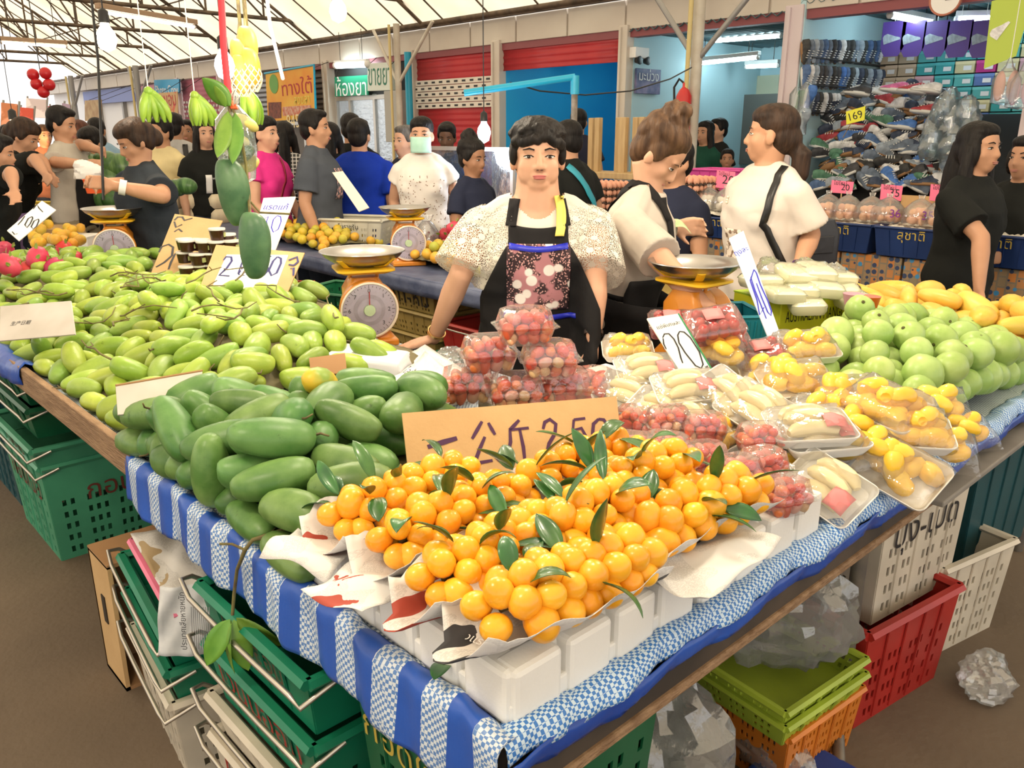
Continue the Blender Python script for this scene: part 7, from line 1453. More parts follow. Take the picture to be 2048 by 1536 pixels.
# ------------------------------------------------------------------ egg stall
EX = 4.78
M_eggc = mat('egg_brown', (.62, .30, .17), .5, c2=(.70, .38, .24), scale=8, vary=.1); M_eggw = mat('egg_white', (.78, .72, .62), .5, vary=.05); egg_m = G().lathe([(.001, -.027), (.012, -.024), (.0205, -.010), (.0225, .002), (.018, .018), (.009, .027), (.001, .0295)], 10).mesh('egg', M_eggc); eggw_m = egg_m.copy(); eggw_m.materials[0] = M_eggw
def carton_mat():
    m = bpy.data.materials.new('printed_carton'); t = nt(m); N = t.nodes; L = t.links; b = N['Principled BSDF']; b.inputs['Roughness'].default_value = .6; tc = N.new('ShaderNodeTexCoord'); mp = N.new('ShaderNodeMapping'); mp.inputs['Rotation'].default_value = (0, PI/2, 0); L.new(tc.outputs['Object'], mp.inputs[0])
    br = N.new('ShaderNodeTexBrick'); br.inputs['Scale'].default_value = 10; br.inputs['Mortar Size'].default_value = .05; br.offset = .5; br.inputs[1].default_value = (.60, .20, .03, 1); br.inputs[2].default_value = (.26, .21, .13, 1); br.inputs[3].default_value = (.22, .18, .13, 1); br.inputs['Brick Width'].default_value = .55; br.inputs['Row Height'].default_value = .45; L.new(mp.outputs[0], br.inputs[0])
    v = N.new('ShaderNodeTexVoronoi'); v.inputs['Scale'].default_value = 24; v.inputs['Randomness'].default_value = .35; L.new(tc.outputs['Object'], v.inputs[0]); c = N.new('ShaderNodeValToRGB'); c.color_ramp.interpolation = 'CONSTANT'; E_ = c.color_ramp.elements; E_[0].color = (.03, .04, .09, 1); E_[1].position = .22; E_[1].color = (0, 0, 0, 0); L.new(v.outputs['Distance'], c.inputs[0])
    q = N.new('ShaderNodeMath'); q.operation = 'LESS_THAN'; q.inputs[1].default_value = .36; L.new(v.outputs['Distance'], q.inputs[0]); mx = N.new('ShaderNodeMix'); mx.data_type = 'RGBA'; L.new(q.outputs[0], mx.inputs[0]); L.new(br.outputs[0], mx.inputs[6]); mx.inputs[7].default_value = (.03, .05, .12, 1)
    q2 = N.new('ShaderNodeMath'); q2.operation = 'GREATER_THAN'; q2.inputs[1].default_value = .62; L.new(v.outputs['Color'], q2.inputs[0]); q3 = N.new('ShaderNodeMath'); q3.operation = 'MULTIPLY'; L.new(q2.outputs[0], q3.inputs[0]); L.new(q.outputs[0], q3.inputs[1]); m2 = N.new('ShaderNodeMix'); m2.data_type = 'RGBA'; L.new(q3.outputs[0], m2.inputs[0]); L.new(mx.outputs[2], m2.inputs[6]); m2.inputs[7].default_value = (.05, .25, .5, 1); L.new(m2.outputs[2], b.inputs['Base Color']); return m
M_carton = carton_mat(); M_nest = mat('shredded_paper', (.70, .66, .58), .8, c2=(.58, .53, .45), scale=40, bump=.8, bscale=60)
yy = np.linspace(1.15, 3.75, 8); lbn = ('first', 'second', 'third', 'fourth', 'fifth', 'sixth', 'seventh')
for k_ in range(7):
    for j in range(2):
        o = bxo('egg_carton', (EX+.28, (yy[k_]+yy[k_+1])/2, .225+.45*j), (.46, yy[k_+1]-yy[k_]-.012, .44), M_carton, None, bevel=.004); tag(o, '%s printed egg carton from the right in the %s row under the blue bins' % (lbn[k_], ('lower', 'upper')[j]), 'carton')
yb = np.linspace(1.2, 3.8, 7); 
for k_ in range(6):
    zt_ = 1.07 if k_ < 4 else 1.04
    b_ = crate('blue bin of the egg stall, %s from the right' % lbn[k_], (EX, yb[k_+1]-.01), (EX, yb[k_]+.01), .905, zt_, .42, K_navy, holes=False, txt='สุชาติ', tm=mat('gold_paint', (.55, .40, .08), .5), tw=.36, rim=.012)
    rr = random.Random(k_); g = G().grid(lambda u, v: ((u-.5)*.40, (v-.5)*.38, .15+.012*math.sin(u*23+k_)*math.sin(v*19)+rr.uniform(-.006, .012)), 22, 20); o = g.obj('paper_shreds', M_nest, None, auto=False); o.location = (b_.location.x, b_.location.y, b_.location.z); o.rotation_euler = b_.rotation_euler; tag(o, 'white paper shreds filling the blue bin %s from the right' % lbn[k_], 'paper shreds', kind='stuff')
M_ebag = film('egg_bag_film', (1, 1, 1), .4, .08, .12)
def egg_bag(px, py, label, n=11, m=egg_m, txt=None):
    p = WX(px, py, EX+.17); p.z = 1.075; t = thing('egg_bag', label, 'egg bag', p, TOCAM+PI/2); r = random.Random(int(px))
    for q in range(n):
        a = q*2.4; rad = .062*math.sqrt((q % 7)/7); inst(m, 'egg', t, Matrix.Translation((rad*math.cos(a), rad*math.sin(a), .026+.042*(q//7))) @ Euler((r.uniform(0, 3), r.uniform(0, 3), 0)).to_matrix().to_4x4())
    G().lathe([(.088, 0), (.098, .03), (.088, .085), (.05, .125), (.014, .145), (.02, .165)], 18, cap=False).obj('bag', M_ebag, t)
    if txt: text('lettering', txt, mat('purple_print', (.20, .03, .30), .5), t, TR((0, -.094, .06), (PI/2-.15, 0, 0)), width=.06)
    return t
for px, py, lb, m, tx in ((1655, 415, 'bag of brown eggs behind the shoulder of the white shirt', egg_m, None), (1695, 415, 'bag of brown eggs in front of the first pink card', egg_m, None), (1740, 432, 'bag of brown eggs left of the 36 bag', egg_m, None), (1775, 432, 'bag of brown eggs marked 36', egg_m, '36'), (1838, 438, 'bag of brown eggs marked 35 left of the last pair', egg_m, '35'), (1880, 440, 'bag of brown eggs marked 35 beside the black haired woman', egg_m, '35'), (1418, 392, 'bag of white eggs on the left of the egg stall', eggw_m, None), (1452, 395, 'bag of white eggs under the leftmost pink card', eggw_m, None), (1492, 402, 'bag of white eggs beside the chest of the white shirt', eggw_m, None)): egg_bag(px, py, lb, 12, m, tx)
M_pinkc = mat('pink_card', (.80, .17, .30), .5)
for (x0, y0_, x1, y1_), tx, lb in (((1434, 340, 1471, 378), '20', 'leftmost pink price card at the egg stall'), ((1664, 360, 1708, 388), '20', 'pink price card above the second egg bags'), ((1763, 368, 1806, 402), '35', 'pink price card reading 35 in the middle of the egg stall'), ((1862, 368, 1906, 404), '35', 'pink price card reading 35 beside the black haired woman')):
    X_ = float(np.dot(np.array(WX(x0, y1_, 5.08))-np.array([0, 0, CAM_H]), _f)); s_, w, h, loc = board('price_sign', lb, ((x0, y0_), (x1, y0_+4), (x1-4, y1_), (x0-3, y1_-3)), (X_, X_, X_, X_), M_pinkc, t=.003); text('writing', tx, M_blackm, s_, Matrix.Translation((w*.15, 0, .001)), height=h*.5); text('writing', 'ไข่ใหม่', M_blackm, s_, Matrix.Translation((-w*.1, h*.34, .001)), width=w*.6)
    sk = G().tube([(0, -h/2, -.004), (0, -h/2-.25, -.004)], .004, 6).obj('stick', M_lwood, s_)
o = bxo('back_board', (EX+.40, (WX(1800, 420, EX+.4).y+WX(1905, 420, EX+.4).y)/2, 1.14), (.012, WX(1800, 420, EX+.4).y-WX(1905, 420, EX+.4).y, .16), M_card, None); tag(o, 'tan cardboard behind the right egg bags', 'cardboard')
# egg trays
M_traye = mat('egg_tray_dark', (.055, .035, .025), .8)
def tray_stack(label, loc, n, rz=0, m=egg_m):
    t = thing('egg_tray_stack', label, 'egg trays', loc, rz); gt = G(); ge = G()
    vs = [v.co.copy() for v in m.vertices]; fs = [tuple(p.vertices) for p in m.polygons]
    for k in range(n):
        z = k*.05
        def fn(u, v): return ((u-.5)*.30, (v-.5)*.30, z+.014+.014*math.sin(u*6*2*PI)*math.sin(v*6*2*PI))
        gt.grid(fn, 24, 24)
        for i in range(6):
            for j in range(6):
                if k == n-1 or i in (0,) or j in (0,) or i == 5: ge.add(vs, fs, TR((-.125+.05*i, -.125+.05*j, z+.038)))
    gt.obj('trays', M_traye, t, solid=.004); o = ge.obj('eggs', m.materials[0], t, auto=False); o['kind'] = 'stuff'; return t
simple_table('low stand under the brown egg trays', 4.7, 5.4, 3.82, 5.0, .86, M_greyboard)
for px, n, X_, lb in ((1165, 5, 4.92, 'low stack of brown egg trays behind the main vendor shoulder'), (1215, 7, 4.92, 'taller stack of brown egg trays beside it'), (1140, 5, 5.2, 'rear stack of brown egg trays at the back left')): q = WX(px, 380, X_); tray_stack(lb, (q.x, q.y, .862), n)
q = WX(1383, 375, 5.0); tray_stack('short stack of egg trays on the blue bin behind the bun', (q.x, q.y, 1.072), 4)
q = WX(1432, 350, 5.75); tb2 = crate('pink plastic tub behind the egg stall', (q.x, q.y+.25), (q.x, q.y-.22), 1.08, 1.30, .3, pl('tub_magenta', (.62, .06, .30)), holes=False); bxo('tub_stand', (q.x+.15, q.y, .535), (.34, .5, 1.07), M_greyboard, None); tag(bpy.data.objects['tub_stand'], 'grey block carrying the pink tub', 'stand')
# ripe mangoes and packs by the bun vendor
st = simple_table('small side table with ripe mangoes behind the grey shirted vendor', 3.05, 3.5, 2.28, 2.9, .86, K_tan)
for q, (px, py) in enumerate(((1338, 520), (1362, 508), (1388, 515), (1410, 522), (1350, 530), (1378, 528))):
    p = W(px, py+8, .90+.03*(q in (1, 2))); o = inst(ripe_meshes[q % 3], 'ripe_mango', None, Matrix.Translation(p) @ Euler((.3*q, .2, q*1.3)).to_matrix().to_4x4()); tag(o, 'ripe yellow mango on the side table by the vendor with the bun', 'mango', 'ripe mangoes on the side table')
# yellow fruit box, teal basket and pale packs behind the trays
yb_ = thing('fruit_carton', 'bright yellow-green carton with black capital lettering', 'box', W(1628, 712, TZ), YAW-PI/2+.42); M_lm = mat('lime_carton', (.66, .68, .03), .5)
bxo('carton_body', (.02, .16, .10), (.34, .26, .20), M_lm, yb_, bevel=.004); bxo('carton_top', (.02, .16, .202), (.342, .262, .006), mat('lime_carton_top', (.42, .62, .04), .5), yb_)
text('lettering', 'AUSTRALIAN MANGOES', M_blackm, yb_, TR((.03, .0285, .150), (PI/2, 0, 0)), width=.31, height=.042)
crate('teal shopping basket with a yellow rim left of the yellow carton', W2(1470, 632, 1.0), W2(1540, 642, .98), TZ+.003, 1.0, .24, pl('basket_teal', (.01, .22, .30)), holes=False, rim=.008)
M_pkw = mat('pale_pack', (.72, .70, .50), .35, c2=(.66, .66, .44), scale=9, coat=.4); rr = random.Random(9)
for q, (px, py, dep) in enumerate(((1600, 590, 2.95), (1640, 585, 2.95), (1590, 560, 3.0), (1630, 556, 3.0), (1560, 600, 2.9), (1680, 590, 3.05), (1520, 575, 3.0), (1665, 565, 3.1), (1700, 610, 3.0), (1545, 575, 3.05), (1610, 620, 2.9))):
    p = WD(px, py, dep); o = G().loft([[(x, y, z) for x, y in rrect(.085*q_, .06*q_, .02)] for q_, z in ((.9, 0), (1, .015), (1, .035), (.85, .045))]).obj('sliced_fruit_pack', M_pkw, None, loc=p, rot=(rr.uniform(-.1, .1), rr.uniform(-.1, .1), YAW+rr.uniform(-.3, .3))); film_dome(o, .085, .06, .03, .058, seed=q); tag(o, 'pale sliced fruit pack under film stacked behind the yellow carton', 'fruit pack', 'pale packs behind the yellow carton')
bxo('pack_riser', (2.98, 1.58, .88), (.5, .20, .15), M_foam, None, bevel=.01); tag(bpy.data.objects['pack_riser'], 'foam block under the pale packs', 'foam block')
for q, (px, py) in enumerate(((1540, 548), (1608, 548), (1665, 560), (1690, 590))): plastic_bag(('knotted clear bag of fruit left of the pale blue card', 'knotted clear bag of fruit before the white shirted woman', 'knotted clear bag with blue print next to the ripe mangoes', 'small clear bag in front of the ripe mangoes')[q], WD(px, py, 3.1), (.055, .05, .06), 40+q, M_ebag, 18, spikes=.15)
for q, (px, py, c) in enumerate(((1705, 603, (.5, .25, .3)), (1738, 608, (.55, .10, .01)))):
    o = G().lathe([(.026, 0), (.034, .035), (.035, .037), (.0001, .037)], 18).obj('dip_cup', mat('dip_%d' % q, c, .3), None, loc=WD(px, py+6, 2.75)); tag(o, ('small cup of pink dip', 'small cup of red chilli dip')[q]+' between the yellow carton and the guavas', 'cup')
# ------------------------------------------------------------------ shoe shop
def shoe_parts(mu, ms):
    L, wd_ = .26, .09
    def outline(s, z): return [(L*(t-.5), wd_/2*s*(math.sin(PI*(.06+.9*t))**.5)*(1.0+.12*math.sin(PI*2*t))) for t in np.linspace(0, 1, 9)]
    o = outline(1, 0); poly = o+[(x, -y) for x, y in o[::-1][1:-1]]
    sole = G().prism(poly, 0, .026).mesh('sole', ms)
    rings = []
    for x, hh, w in ((-.125, .085, .030), (-.10, .10, .040), (-.05, .105, .040), (0, .085, .040), (.05, .062, .042), (.09, .05, .040), (.12, .038, .024)): rings.append([(x, w*math.cos(a), .02+(hh-.02)*max(0, math.sin(a))) for a in [PI*q/8 for q in range(9)]])
    g = G().loft(rings, closed=False, cap=False); g.add(rings[0], [tuple(range(9))]); g.add(rings[-1], [tuple(range(9))[::-1]]); up = g.mesh('upper', mu)
    lg = G(); [lg.box((.0+.022*q, 0, .088-.011*q), (.008, .045, .006)) for q in range(4)]; la = lg.mesh('laces', M_white); return up, sole, la
ORD = ('first', 'second', 'third', 'fourth', 'fifth', 'sixth', 'seventh', 'eighth', 'ninth', 'tenth', 'eleventh', 'twelfth', 'thirteenth')
CN = ('navy', 'black', 'blue', 'white', 'black', 'slate', 'red', 'bright blue', 'grey', 'magenta', 'yellow', 'green')
SC_ = [(.02, .03, .06), (.03, .03, .035), (.05, .10, .22), (.55, .55, .56), (.02, .02, .02), (.10, .13, .18), (.30, .03, .04), (.04, .12, .35), (.24, .28, .33), (.45, .10, .25), (.55, .42, .06), (.06, .16, .10)]
M_sole = mat('shoe_sole', (.66, .66, .64), .5); M_soleb = mat('shoe_sole_tan', (.3, .16, .07), .6)
SH = [shoe_parts(mat('shoe_%d' % k, c, .6, c2=tuple(min(1, x*1.5+.02) for x in c), scale=20), M_sole if k % 4 else M_soleb) for k, c in enumerate(SC_)]
def shoe(M, k, label, group):
    t = thing('sneaker', label, 'shoe', group=group); t.matrix_world = M; up, so, la = SH[k]
    inst(up, 'upper', t, I4); inst(so, 'sole', t, I4); inst(la, 'laces', t, I4); return t
rs = random.Random(17)
# pairs in bags on the side wall: three shelves
M_sbag = film('shoe_bag_film', (.9, .97, 1), .5, .1, .12)
for row, (ya, yb__) in enumerate(((100, 100), (150, 158), (203, 212))):
    for k_ in range(9):
        px = 1612+18*k_; p = WY(px, ya+(yb__-ya)*k_/9+4, 4.42); x = p.x
        if row == 2 and px > 1690: continue
        for s in (0, 1):
            M = Matrix.Translation((x+.085*s, 4.43, p.z-.02)) @ Matrix.Rotation(PI/2, 4, 'Z') @ Matrix.Rotation(0, 4, 'Y') @ frame((0, 0, 0), (0, .15, -1), (1, 0, 0)) @ Matrix.Diagonal((.86, .86, .86, 1))
            M = frame((x+.085*s, 4.46, p.z), (0, -.12, -1), (1, 0, 0)) @ Matrix.Diagonal((.9, .9, .9, 1))
            shoe(M, rs.choice((0, 1, 2, 3, 5, 8, 4, 10 if k_ == 0 else 7)), '%s shoe of the %s hanging sneaker pair in the %s row on the side wall' % (('left', 'right')[s], ORD[k_], ('top', 'middle', 'bottom')[row]), 'bagged sneakers on the side wall')
    z = WY(1690, 123+52*row, 4.42).z; o = bxo('shoe_rail', (9.25, 4.45, z), (2.0, .12, .012), M_dark, None); tag(o, 'dark rail carrying the %s row of bagged sneakers' % ('top', 'middle', 'bottom')[row], 'rail')
# heap of sneakers
cnt = 0
sb = thing('shoe_stand', 'dark sloping stand under the heap of sneakers', 'stand', (8.75, 3.55, 0)); G().prism([(-.55, -1.6), (.55, -1.6), (.55, .9), (-.55, .9)], 0, .78).obj('plinth', M_black, sb, smooth=False); G().loft([[(x, y, .78) for x, y in ((-.5, -1.5), (.5, -1.5), (.5, .85), (-.5, .85))], [(x, y, 1.75) for x, y in ((.3, -1.1), (.5, -1.1), (.5, .5), (.3, .5))]]).obj('slope', M_black, sb, smooth=False)
for iy, py in enumerate(np.linspace(186, 372, 13)):
    x0 = 1668-2*iy if iy < 7 else 1650; x1 = 1870+8*min(iy, 8)
    if iy < 2: x0 += 40
    for px in np.arange(x0, x1, 26):
        px2 = px+rs.uniform(-9, 9); py2 = py+rs.uniform(-6, 6); X_ = 9.0-.062*iy+rs.uniform(-.05, .05); p = WX(px2, py2, X_)
        M = Matrix.Translation(p) @ Euler((rs.uniform(-.5, .9), rs.uniform(-.5, .5), PI/2+rs.uniform(-.8, .8)+PI*rs.randrange(2))).to_matrix().to_4x4()
        kk_ = rs.choice((0, 1, 2, 3, 3, 4, 5, 5, 7, 8, 8, 6, 0, 1, 11)); cnt += 1
        shoe(M, kk_, '%s sneaker at the %s %s of the big shoe heap' % (CN[kk_], ('top', 'upper middle', 'lower middle', 'bottom')[min(3, iy//3)], COLS[int(min(2, (px-x0)/(x1-x0)*3))]), 'sneakers in the heap')
for q, (px, py, k_, lb) in enumerate(((1786, 184, 9, 'pink sneaker on top of the heap'), (1822, 186, 6, 'dark red sneaker on top of the heap'), (1850, 185, 3, 'white and blue sneaker on the right top of the heap'), (1712, 190, 1, 'black high sneaker at the left top of the heap'), (1848, 228, 6, 'sneaker with a red sole sticking out of the heap'), (1800, 258, 7, 'bright blue sneaker in the middle of the heap'))):
    p = WX(px, py, 8.55); shoe(Matrix.Translation(p) @ Euler((.3, -.15, PI/2+.2)).to_matrix().to_4x4() @ Matrix.Diagonal((1.05, 1.05, 1.05, 1)), k_, lb, None)
for q in range(16):      # clear bags over the heap
    p = WX(rs.uniform(1860, 1945), rs.uniform(210, 330), 8.2); o = plastic_bag('cloudy bag wrapping sneakers on the right of the heap', p, (.09, .09, .16), 60+q, M_sbag, 14, spikes=.25); o['group'] = 'bags over the right sneakers'
s_, w, h, loc = board('price_sign', 'yellow card reading 169 on the sneaker heap', ((1692, 223), (1731, 212), (1729, 240), (1693, 249)), (7.5, 7.5, 7.5, 7.5), mat('yellow_card', (.75, .72, .05), .5), t=.003); G().tube([(0, 0, -.006), (0, -.1, -.35)], .004, 5).obj('stick', M_lwood, s_); text('writing', '169', M_blackm, s_, Matrix.Translation((0, 0, .001)), width=w*.7)
# shoe boxes on the back wall
BC = [(.05, .36, .36), (.30, .45, .58), (.48, .36, .24), (.45, .03, .20), (.55, .14, .05), (.62, .55, .30), (.55, .60, .66), (.10, .18, .42), (.10, .42, .40), (.55, .32, .36)]
BM = [mat('shoebox_%d' % k, c, .6) for k, c in enumerate(BC)]
bmesh_ = [G().box((0, 0, .05), (.30, .19, .10)).mesh('shoe_box', m, False) for m in BM]; lidm = [G().box((0, 0, .105), (.308, .198, .03)).mesh('lid', mat('shoebox_lid_%d' % k, tuple(min(.8, x*1.25+.03) for x in BC[k]), .6), False) for k in range(10)]; labm = G().box((-.155, -.03, .05), (.003, .08, .045)).mesh('label', M_white, False)
for row in range(13):
    for col in range(10):
        y = 4.35-.205*col; z = 1.0+.132*row
        if z > 2.62: continue
        k_ = (2 if col < 2 and row > 7 else rs.choice((0, 0, 8, 1, 6, 3, 8, 0, 5, 9, 7)))
        o = inst(bmesh_[k_], 'shoe_box', None, Matrix.Translation((10.08+rs.uniform(-.02, .02), y, z))); tag(o, '%s shoe box, %s from the left in the %s row from below' % (('teal', 'pale blue', 'brown', 'magenta', 'orange', 'cream', 'pale grey', 'blue', 'aqua', 'pink')[k_], ORD[col], ORD[row]), 'shoe box', 'shoe boxes on the back wall'); inst(lidm[k_], 'lid', o, I4); inst(labm, 'label', o, I4)
bxo('box_shelf', (10.05, 3.4, .97), (.4, 2.3, .04), M_dark, None); tag(bpy.data.objects['box_shelf'], 'dark shelf carrying the stacked shoe boxes', 'shelf')
for q, px in enumerate((1786, 1826, 1871, 1917, 1966)):
    a = WX(px-14, 62, 9.2); t = thing('hanging_card', '%s purple shoe poster hanging in a row in the shoe shop' % ('first', 'second', 'third', 'fourth', 'fifth')[q], 'poster', WX(px, 78, 9.2)); hgt = .17; wd_ = .24
    poly = [(-wd_/2, hgt), (wd_/2, hgt), (wd_/2, -hgt*.5), (wd_*.3, -hgt), (-wd_*.3, -hgt), (-wd_/2, -hgt*.5)]; o = G().prism(poly[::-1], -.002, .002).obj('card', mat('purple_poster', (.09, .045, .26), .4), t, smooth=False); o.matrix_local = frame((0, 0, 0), (0, -1, 0), (0, 0, 1))
    o = inst(SH[8][0], 'printed_shoe', t, frame((-.004, 0, -.05), (0, -1, .25), (0, .25, 1)) @ Matrix.Diagonal((.7, 1.1, .05, 1)) @ Matrix.Rotation(-PI/2, 4, 'X')); G().tube([(0, 0, hgt), (0, 0, 2.8-t.location.z)], .003, 5).obj('string', M_white, t)
t = thing('hanging_card', 'lime green flag with a printed shoe hanging at the right of the shoe shop', 'poster', WX(2012, 65, 7.6)); o = G().prism([(-.14, .24), (.16, .28), (.10, -.18), (-.12, -.26)][::-1], -.002, .002).obj('card', mat('lime_poster', (.45, .58, .08), .5), t, smooth=False); o.matrix_local = frame((0, 0, 0), (0, -1, 0), (0, 0, 1)); inst(SH[3][0], 'printed_shoe', t, frame((-.004, 0, .0), (0, -.5, .8), (0, .8, .5)) @ Matrix.Diagonal((.6, 1, .05, 1)) @ Matrix.Rotation(-PI/2, 4, 'X')); G().tube([(0, 0, .26), (0, 0, 2.75-t.location.z)], .003, 5).obj('string', M_white, t)
for q, (px, py, c) in enumerate(((2012, 172, (.75, .30, .22)), (2042, 180, (.62, .3, .4)))):
    p = WX(px, py, 7.2); t = thing('hanging_slippers', ('salmon', 'pink')[q]+' slippers in a bag hanging above the black haired woman', 'shoes', p); 
    for s in (-1, 1): G().ell((0, s*.045, 0), (.03, .04, .11), 12, 8).obj('slipper', mat('slipper_%d' % q, c, .6), t)
    G().lathe([(.001, -.14), (.09, -.12), (.10, .05), (.03, .14), (.01, .2)], 14, cap=False).obj('bag', M_sbag, t); G().tube([(0, 0, .18), (0, 0, 2.8-p.z)], .003, 5).obj('string', M_white, t)
for q, (px, py) in enumerate(((1612, 195), (1592, 205), (1600, 240))):
    p = WX(px, py, 8.1); t = thing('hanging_slippers', ('bagged purple sneaker on the pillar', 'bagged green and white sneaker on the pillar', 'bagged pale sneaker low on the pillar')[q], 'shoe', p); inst(SH[(7, 11, 8)[q]][0], 'upper', t, frame((0, 0, 0), (.1, .2, -1), (1, 0, 0))); inst(SH[7][1], 'sole', t, frame((0, 0, 0), (.1, .2, -1), (1, 0, 0))); G().lathe([(.001, -.17), (.07, -.14), (.07, .08), (.02, .15)], 12, cap=False).obj('bag', M_sbag, t)
ck_ = thing('wall_clock', 'round wall clock cut off by the top edge over the shoe shop', 'clock', WX(1892, -2, 8.05)); o = G().lathe([(.13, -.02), (.14, 0), (.135, .02), (.12, .012)], 28).obj('case', mat('clock_brown', (.40, .13, .08), .4), ck_); o.matrix_local = frame((0, 0, 0), (0, -1, 0), (0, 0, 1)); o = G().lathe([(.0001, .013), (.12, .013)], 28, cap=False).obj('face', M_white, ck_); o.matrix_local = frame((0, 0, 0), (0, -1, 0), (0, 0, 1)); o = G().box((0, .04, .016), (.006, .08, .002)).box((.03, -.01, .016), (.06, .006, .002)).obj('hands', M_black, ck_, smooth=False); o.matrix_local = frame((0, 0, 0), (0, -1, 0), (0, 0, 1))
# ------------------------------------------------------------------ shop signs and fittings
def wall_sign(name, label, px, X_, m, cat='sign', t=.03):
    c = [WX(*p, X_) for p in px]; ctr = sum(c, Vector())/4; M = frame(ctr, c[1]-c[0], c[0]-c[3]); o = thing(name, label, cat); o.matrix_world = M; Mi = M.inverted(); poly = [tuple((Mi @ q)[:2]) for q in c]; G().prism(poly[::-1], -t, 0).obj('panel', m, o, smooth=False)
    def loc(qx, qy): q = Mi @ WX(qx, qy, X_); return (q.x, q.y)
    for q in (c[0], c[1]): G().tube([Mi @ (q-Vector((0, 0, .03))), Mi @ Vector((8.3, q.y, 2.8 if q.z < 2.8 else q.z))], .006, 5).obj('bracket', M_dark, o)
    return o, (c[1]-c[0]).length, (c[0]-c[3]).length, loc
M_sg = mat('sign_green', (.01, .28, .15), .4); M_sgd = mat('dark_green_letter', (.01, .16, .09), .4)
s_, w, h, loc = wall_sign('shop_sign', 'green sign with white Thai lettering of the pharmacy', ((669, 154), (735, 150), (735, 190), (670, 193)), 8.16, M_sg); text('lettering', 'ห้องยา', M_whiteink, s_, Matrix.Translation((0, 0, .003)), width=w*.92)
s_, w, h, loc = wall_sign('shop_sign', 'white sign with dark green Thai lettering right of the green one', ((735, 127), (783, 124), (784, 180), (735, 182)), 8.05, mat('sign_white', (.66, .72, .66), .4), t=.08); text('lettering', 'ขายยา', M_sgd, s_, Matrix.Translation((0, 0, .003)), width=w*.94, height=h*.62)
s_, w, h, loc = wall_sign('banner', 'orange banner with red Thai lettering on a blue frame left of the pharmacy', ((531, 148), (626, 132), (630, 236), (536, 243)), 7.9, mat('banner_orange', (.72, .26, .03), .6, c2=(.74, .45, .06), scale=1.2), t=.02)
G().tube([(*loc(529, 147), 0), (*loc(628, 130), 0), (*loc(632, 238), 0)], .02, 6).obj('frame', M_cyanpipe, s_); o = G().lathe([(.0001, .004), (.17, .004)], 24, cap=False).obj('logo', mat('banner_green', (.14, .34, .08), .6), s_); o.location = (*loc(548, 168), .002); text('lettering', 'ทางใต้', M_redink, s_, Matrix.Translation((*loc(593, 172), .004)), width=w*.62, height=h*.34); text('lettering', 'สงขลา', mat('banner_yellow', (.7, .6, .1), .6), s_, Matrix.Translation((*loc(604, 200), .006)), width=w*.32)
G().prism([loc(537, 205), loc(563, 204), loc(563, 236), loc(538, 238)][::-1], .002, .004).obj('photo', mat('banner_photo', (.22, .06, .03), .6, c2=(.1, .03, .02), scale=14), s_, smooth=False); G().prism([loc(565, 214), loc(622, 210), loc(624, 228), loc(566, 232)][::-1], .002, .004).obj('photo', mat('banner_photo2', (.5, .12, .06), .6, c2=(.6, .4, .3), scale=14), s_, smooth=False); text('lettering', '8453', mat('banner_cream', (.75, .62, .35), .6), s_, Matrix.Translation((*loc(592, 242), .02)), width=w*.36)
for s in ((531, 243), (630, 236)): pass
for yy_ in (loc(533, 240), loc(630, 236)): G().tube([(*yy_, -.02), (yy_[0], yy_[1]-1.6, -.02)], .02, 6).obj('post', M_cyanpipe, s_)
s_, w, h, loc = wall_sign('banner', 'tan menu banner behind the first banana bunch', ((318, 186), (355, 183), (356, 235), (320, 238)), 7.6, mat('banner_tan', (.55, .36, .16), .6, c2=(.6, .12, .05), scale=5, thr=(.52, .58)), t=.01); text('lettering', 'หมูอบ', M_redink, s_, Matrix.Translation((0, .05, .003)), width=w*.85)
s_, w, h, loc = wall_sign('banner', 'straw coloured hanging banner far left behind the crowd', ((169, 201), (203, 199), (203, 240), (170, 242)), 7.0, mat('banner_straw', (.50, .36, .18), .6, c2=(.35, .2, .08), scale=5), t=.01)
s_, w, h, loc = wall_sign('shop_sign', 'small bright blue sign over the far shops', ((308, 160), (358, 158), (358, 186), (309, 188)), 8.1, mat('sign_blue', (.02, .32, .62), .4)); text('lettering', 'Photo Copy', M_whiteink, s_, Matrix.Translation((0, -.1, .003)), width=w*.9)
o = bxo('meter_box', (8.08, (WX(782, 230, 8.1).y+WX(812, 230, 8.1).y)/2, (WX(790, 182, 8.1).z+WX(790, 284, 8.1).z)/2), (.2, .42, .78), mat('meter_grey', (.40, .39, .36), .5), None, bevel=.01); tag(o, 'grey electric meter box on the post by the blue drainpipe', 'box')
# blue shop goods
t = thing('wall_rack', 'rack of small colourful packets on the bright blue wall', 'rack', WX(1112, 225, 10.7)); bxo('back', (.1, 0, 0), (.03, 1.15, .52), K_navy, t)
for k_ in range(14): bxo('packet', (.05, -.5+.077*k_, .10 if k_ % 2 else -.12), (.05, .062, .17), mat('packet_%d' % (k_ % 5), ((.7, .55, .05), (.6, .06, .05), (.6, .6, .62), (.08, .2, .5), (.05, .3, .3))[k_ % 5], .5), t)
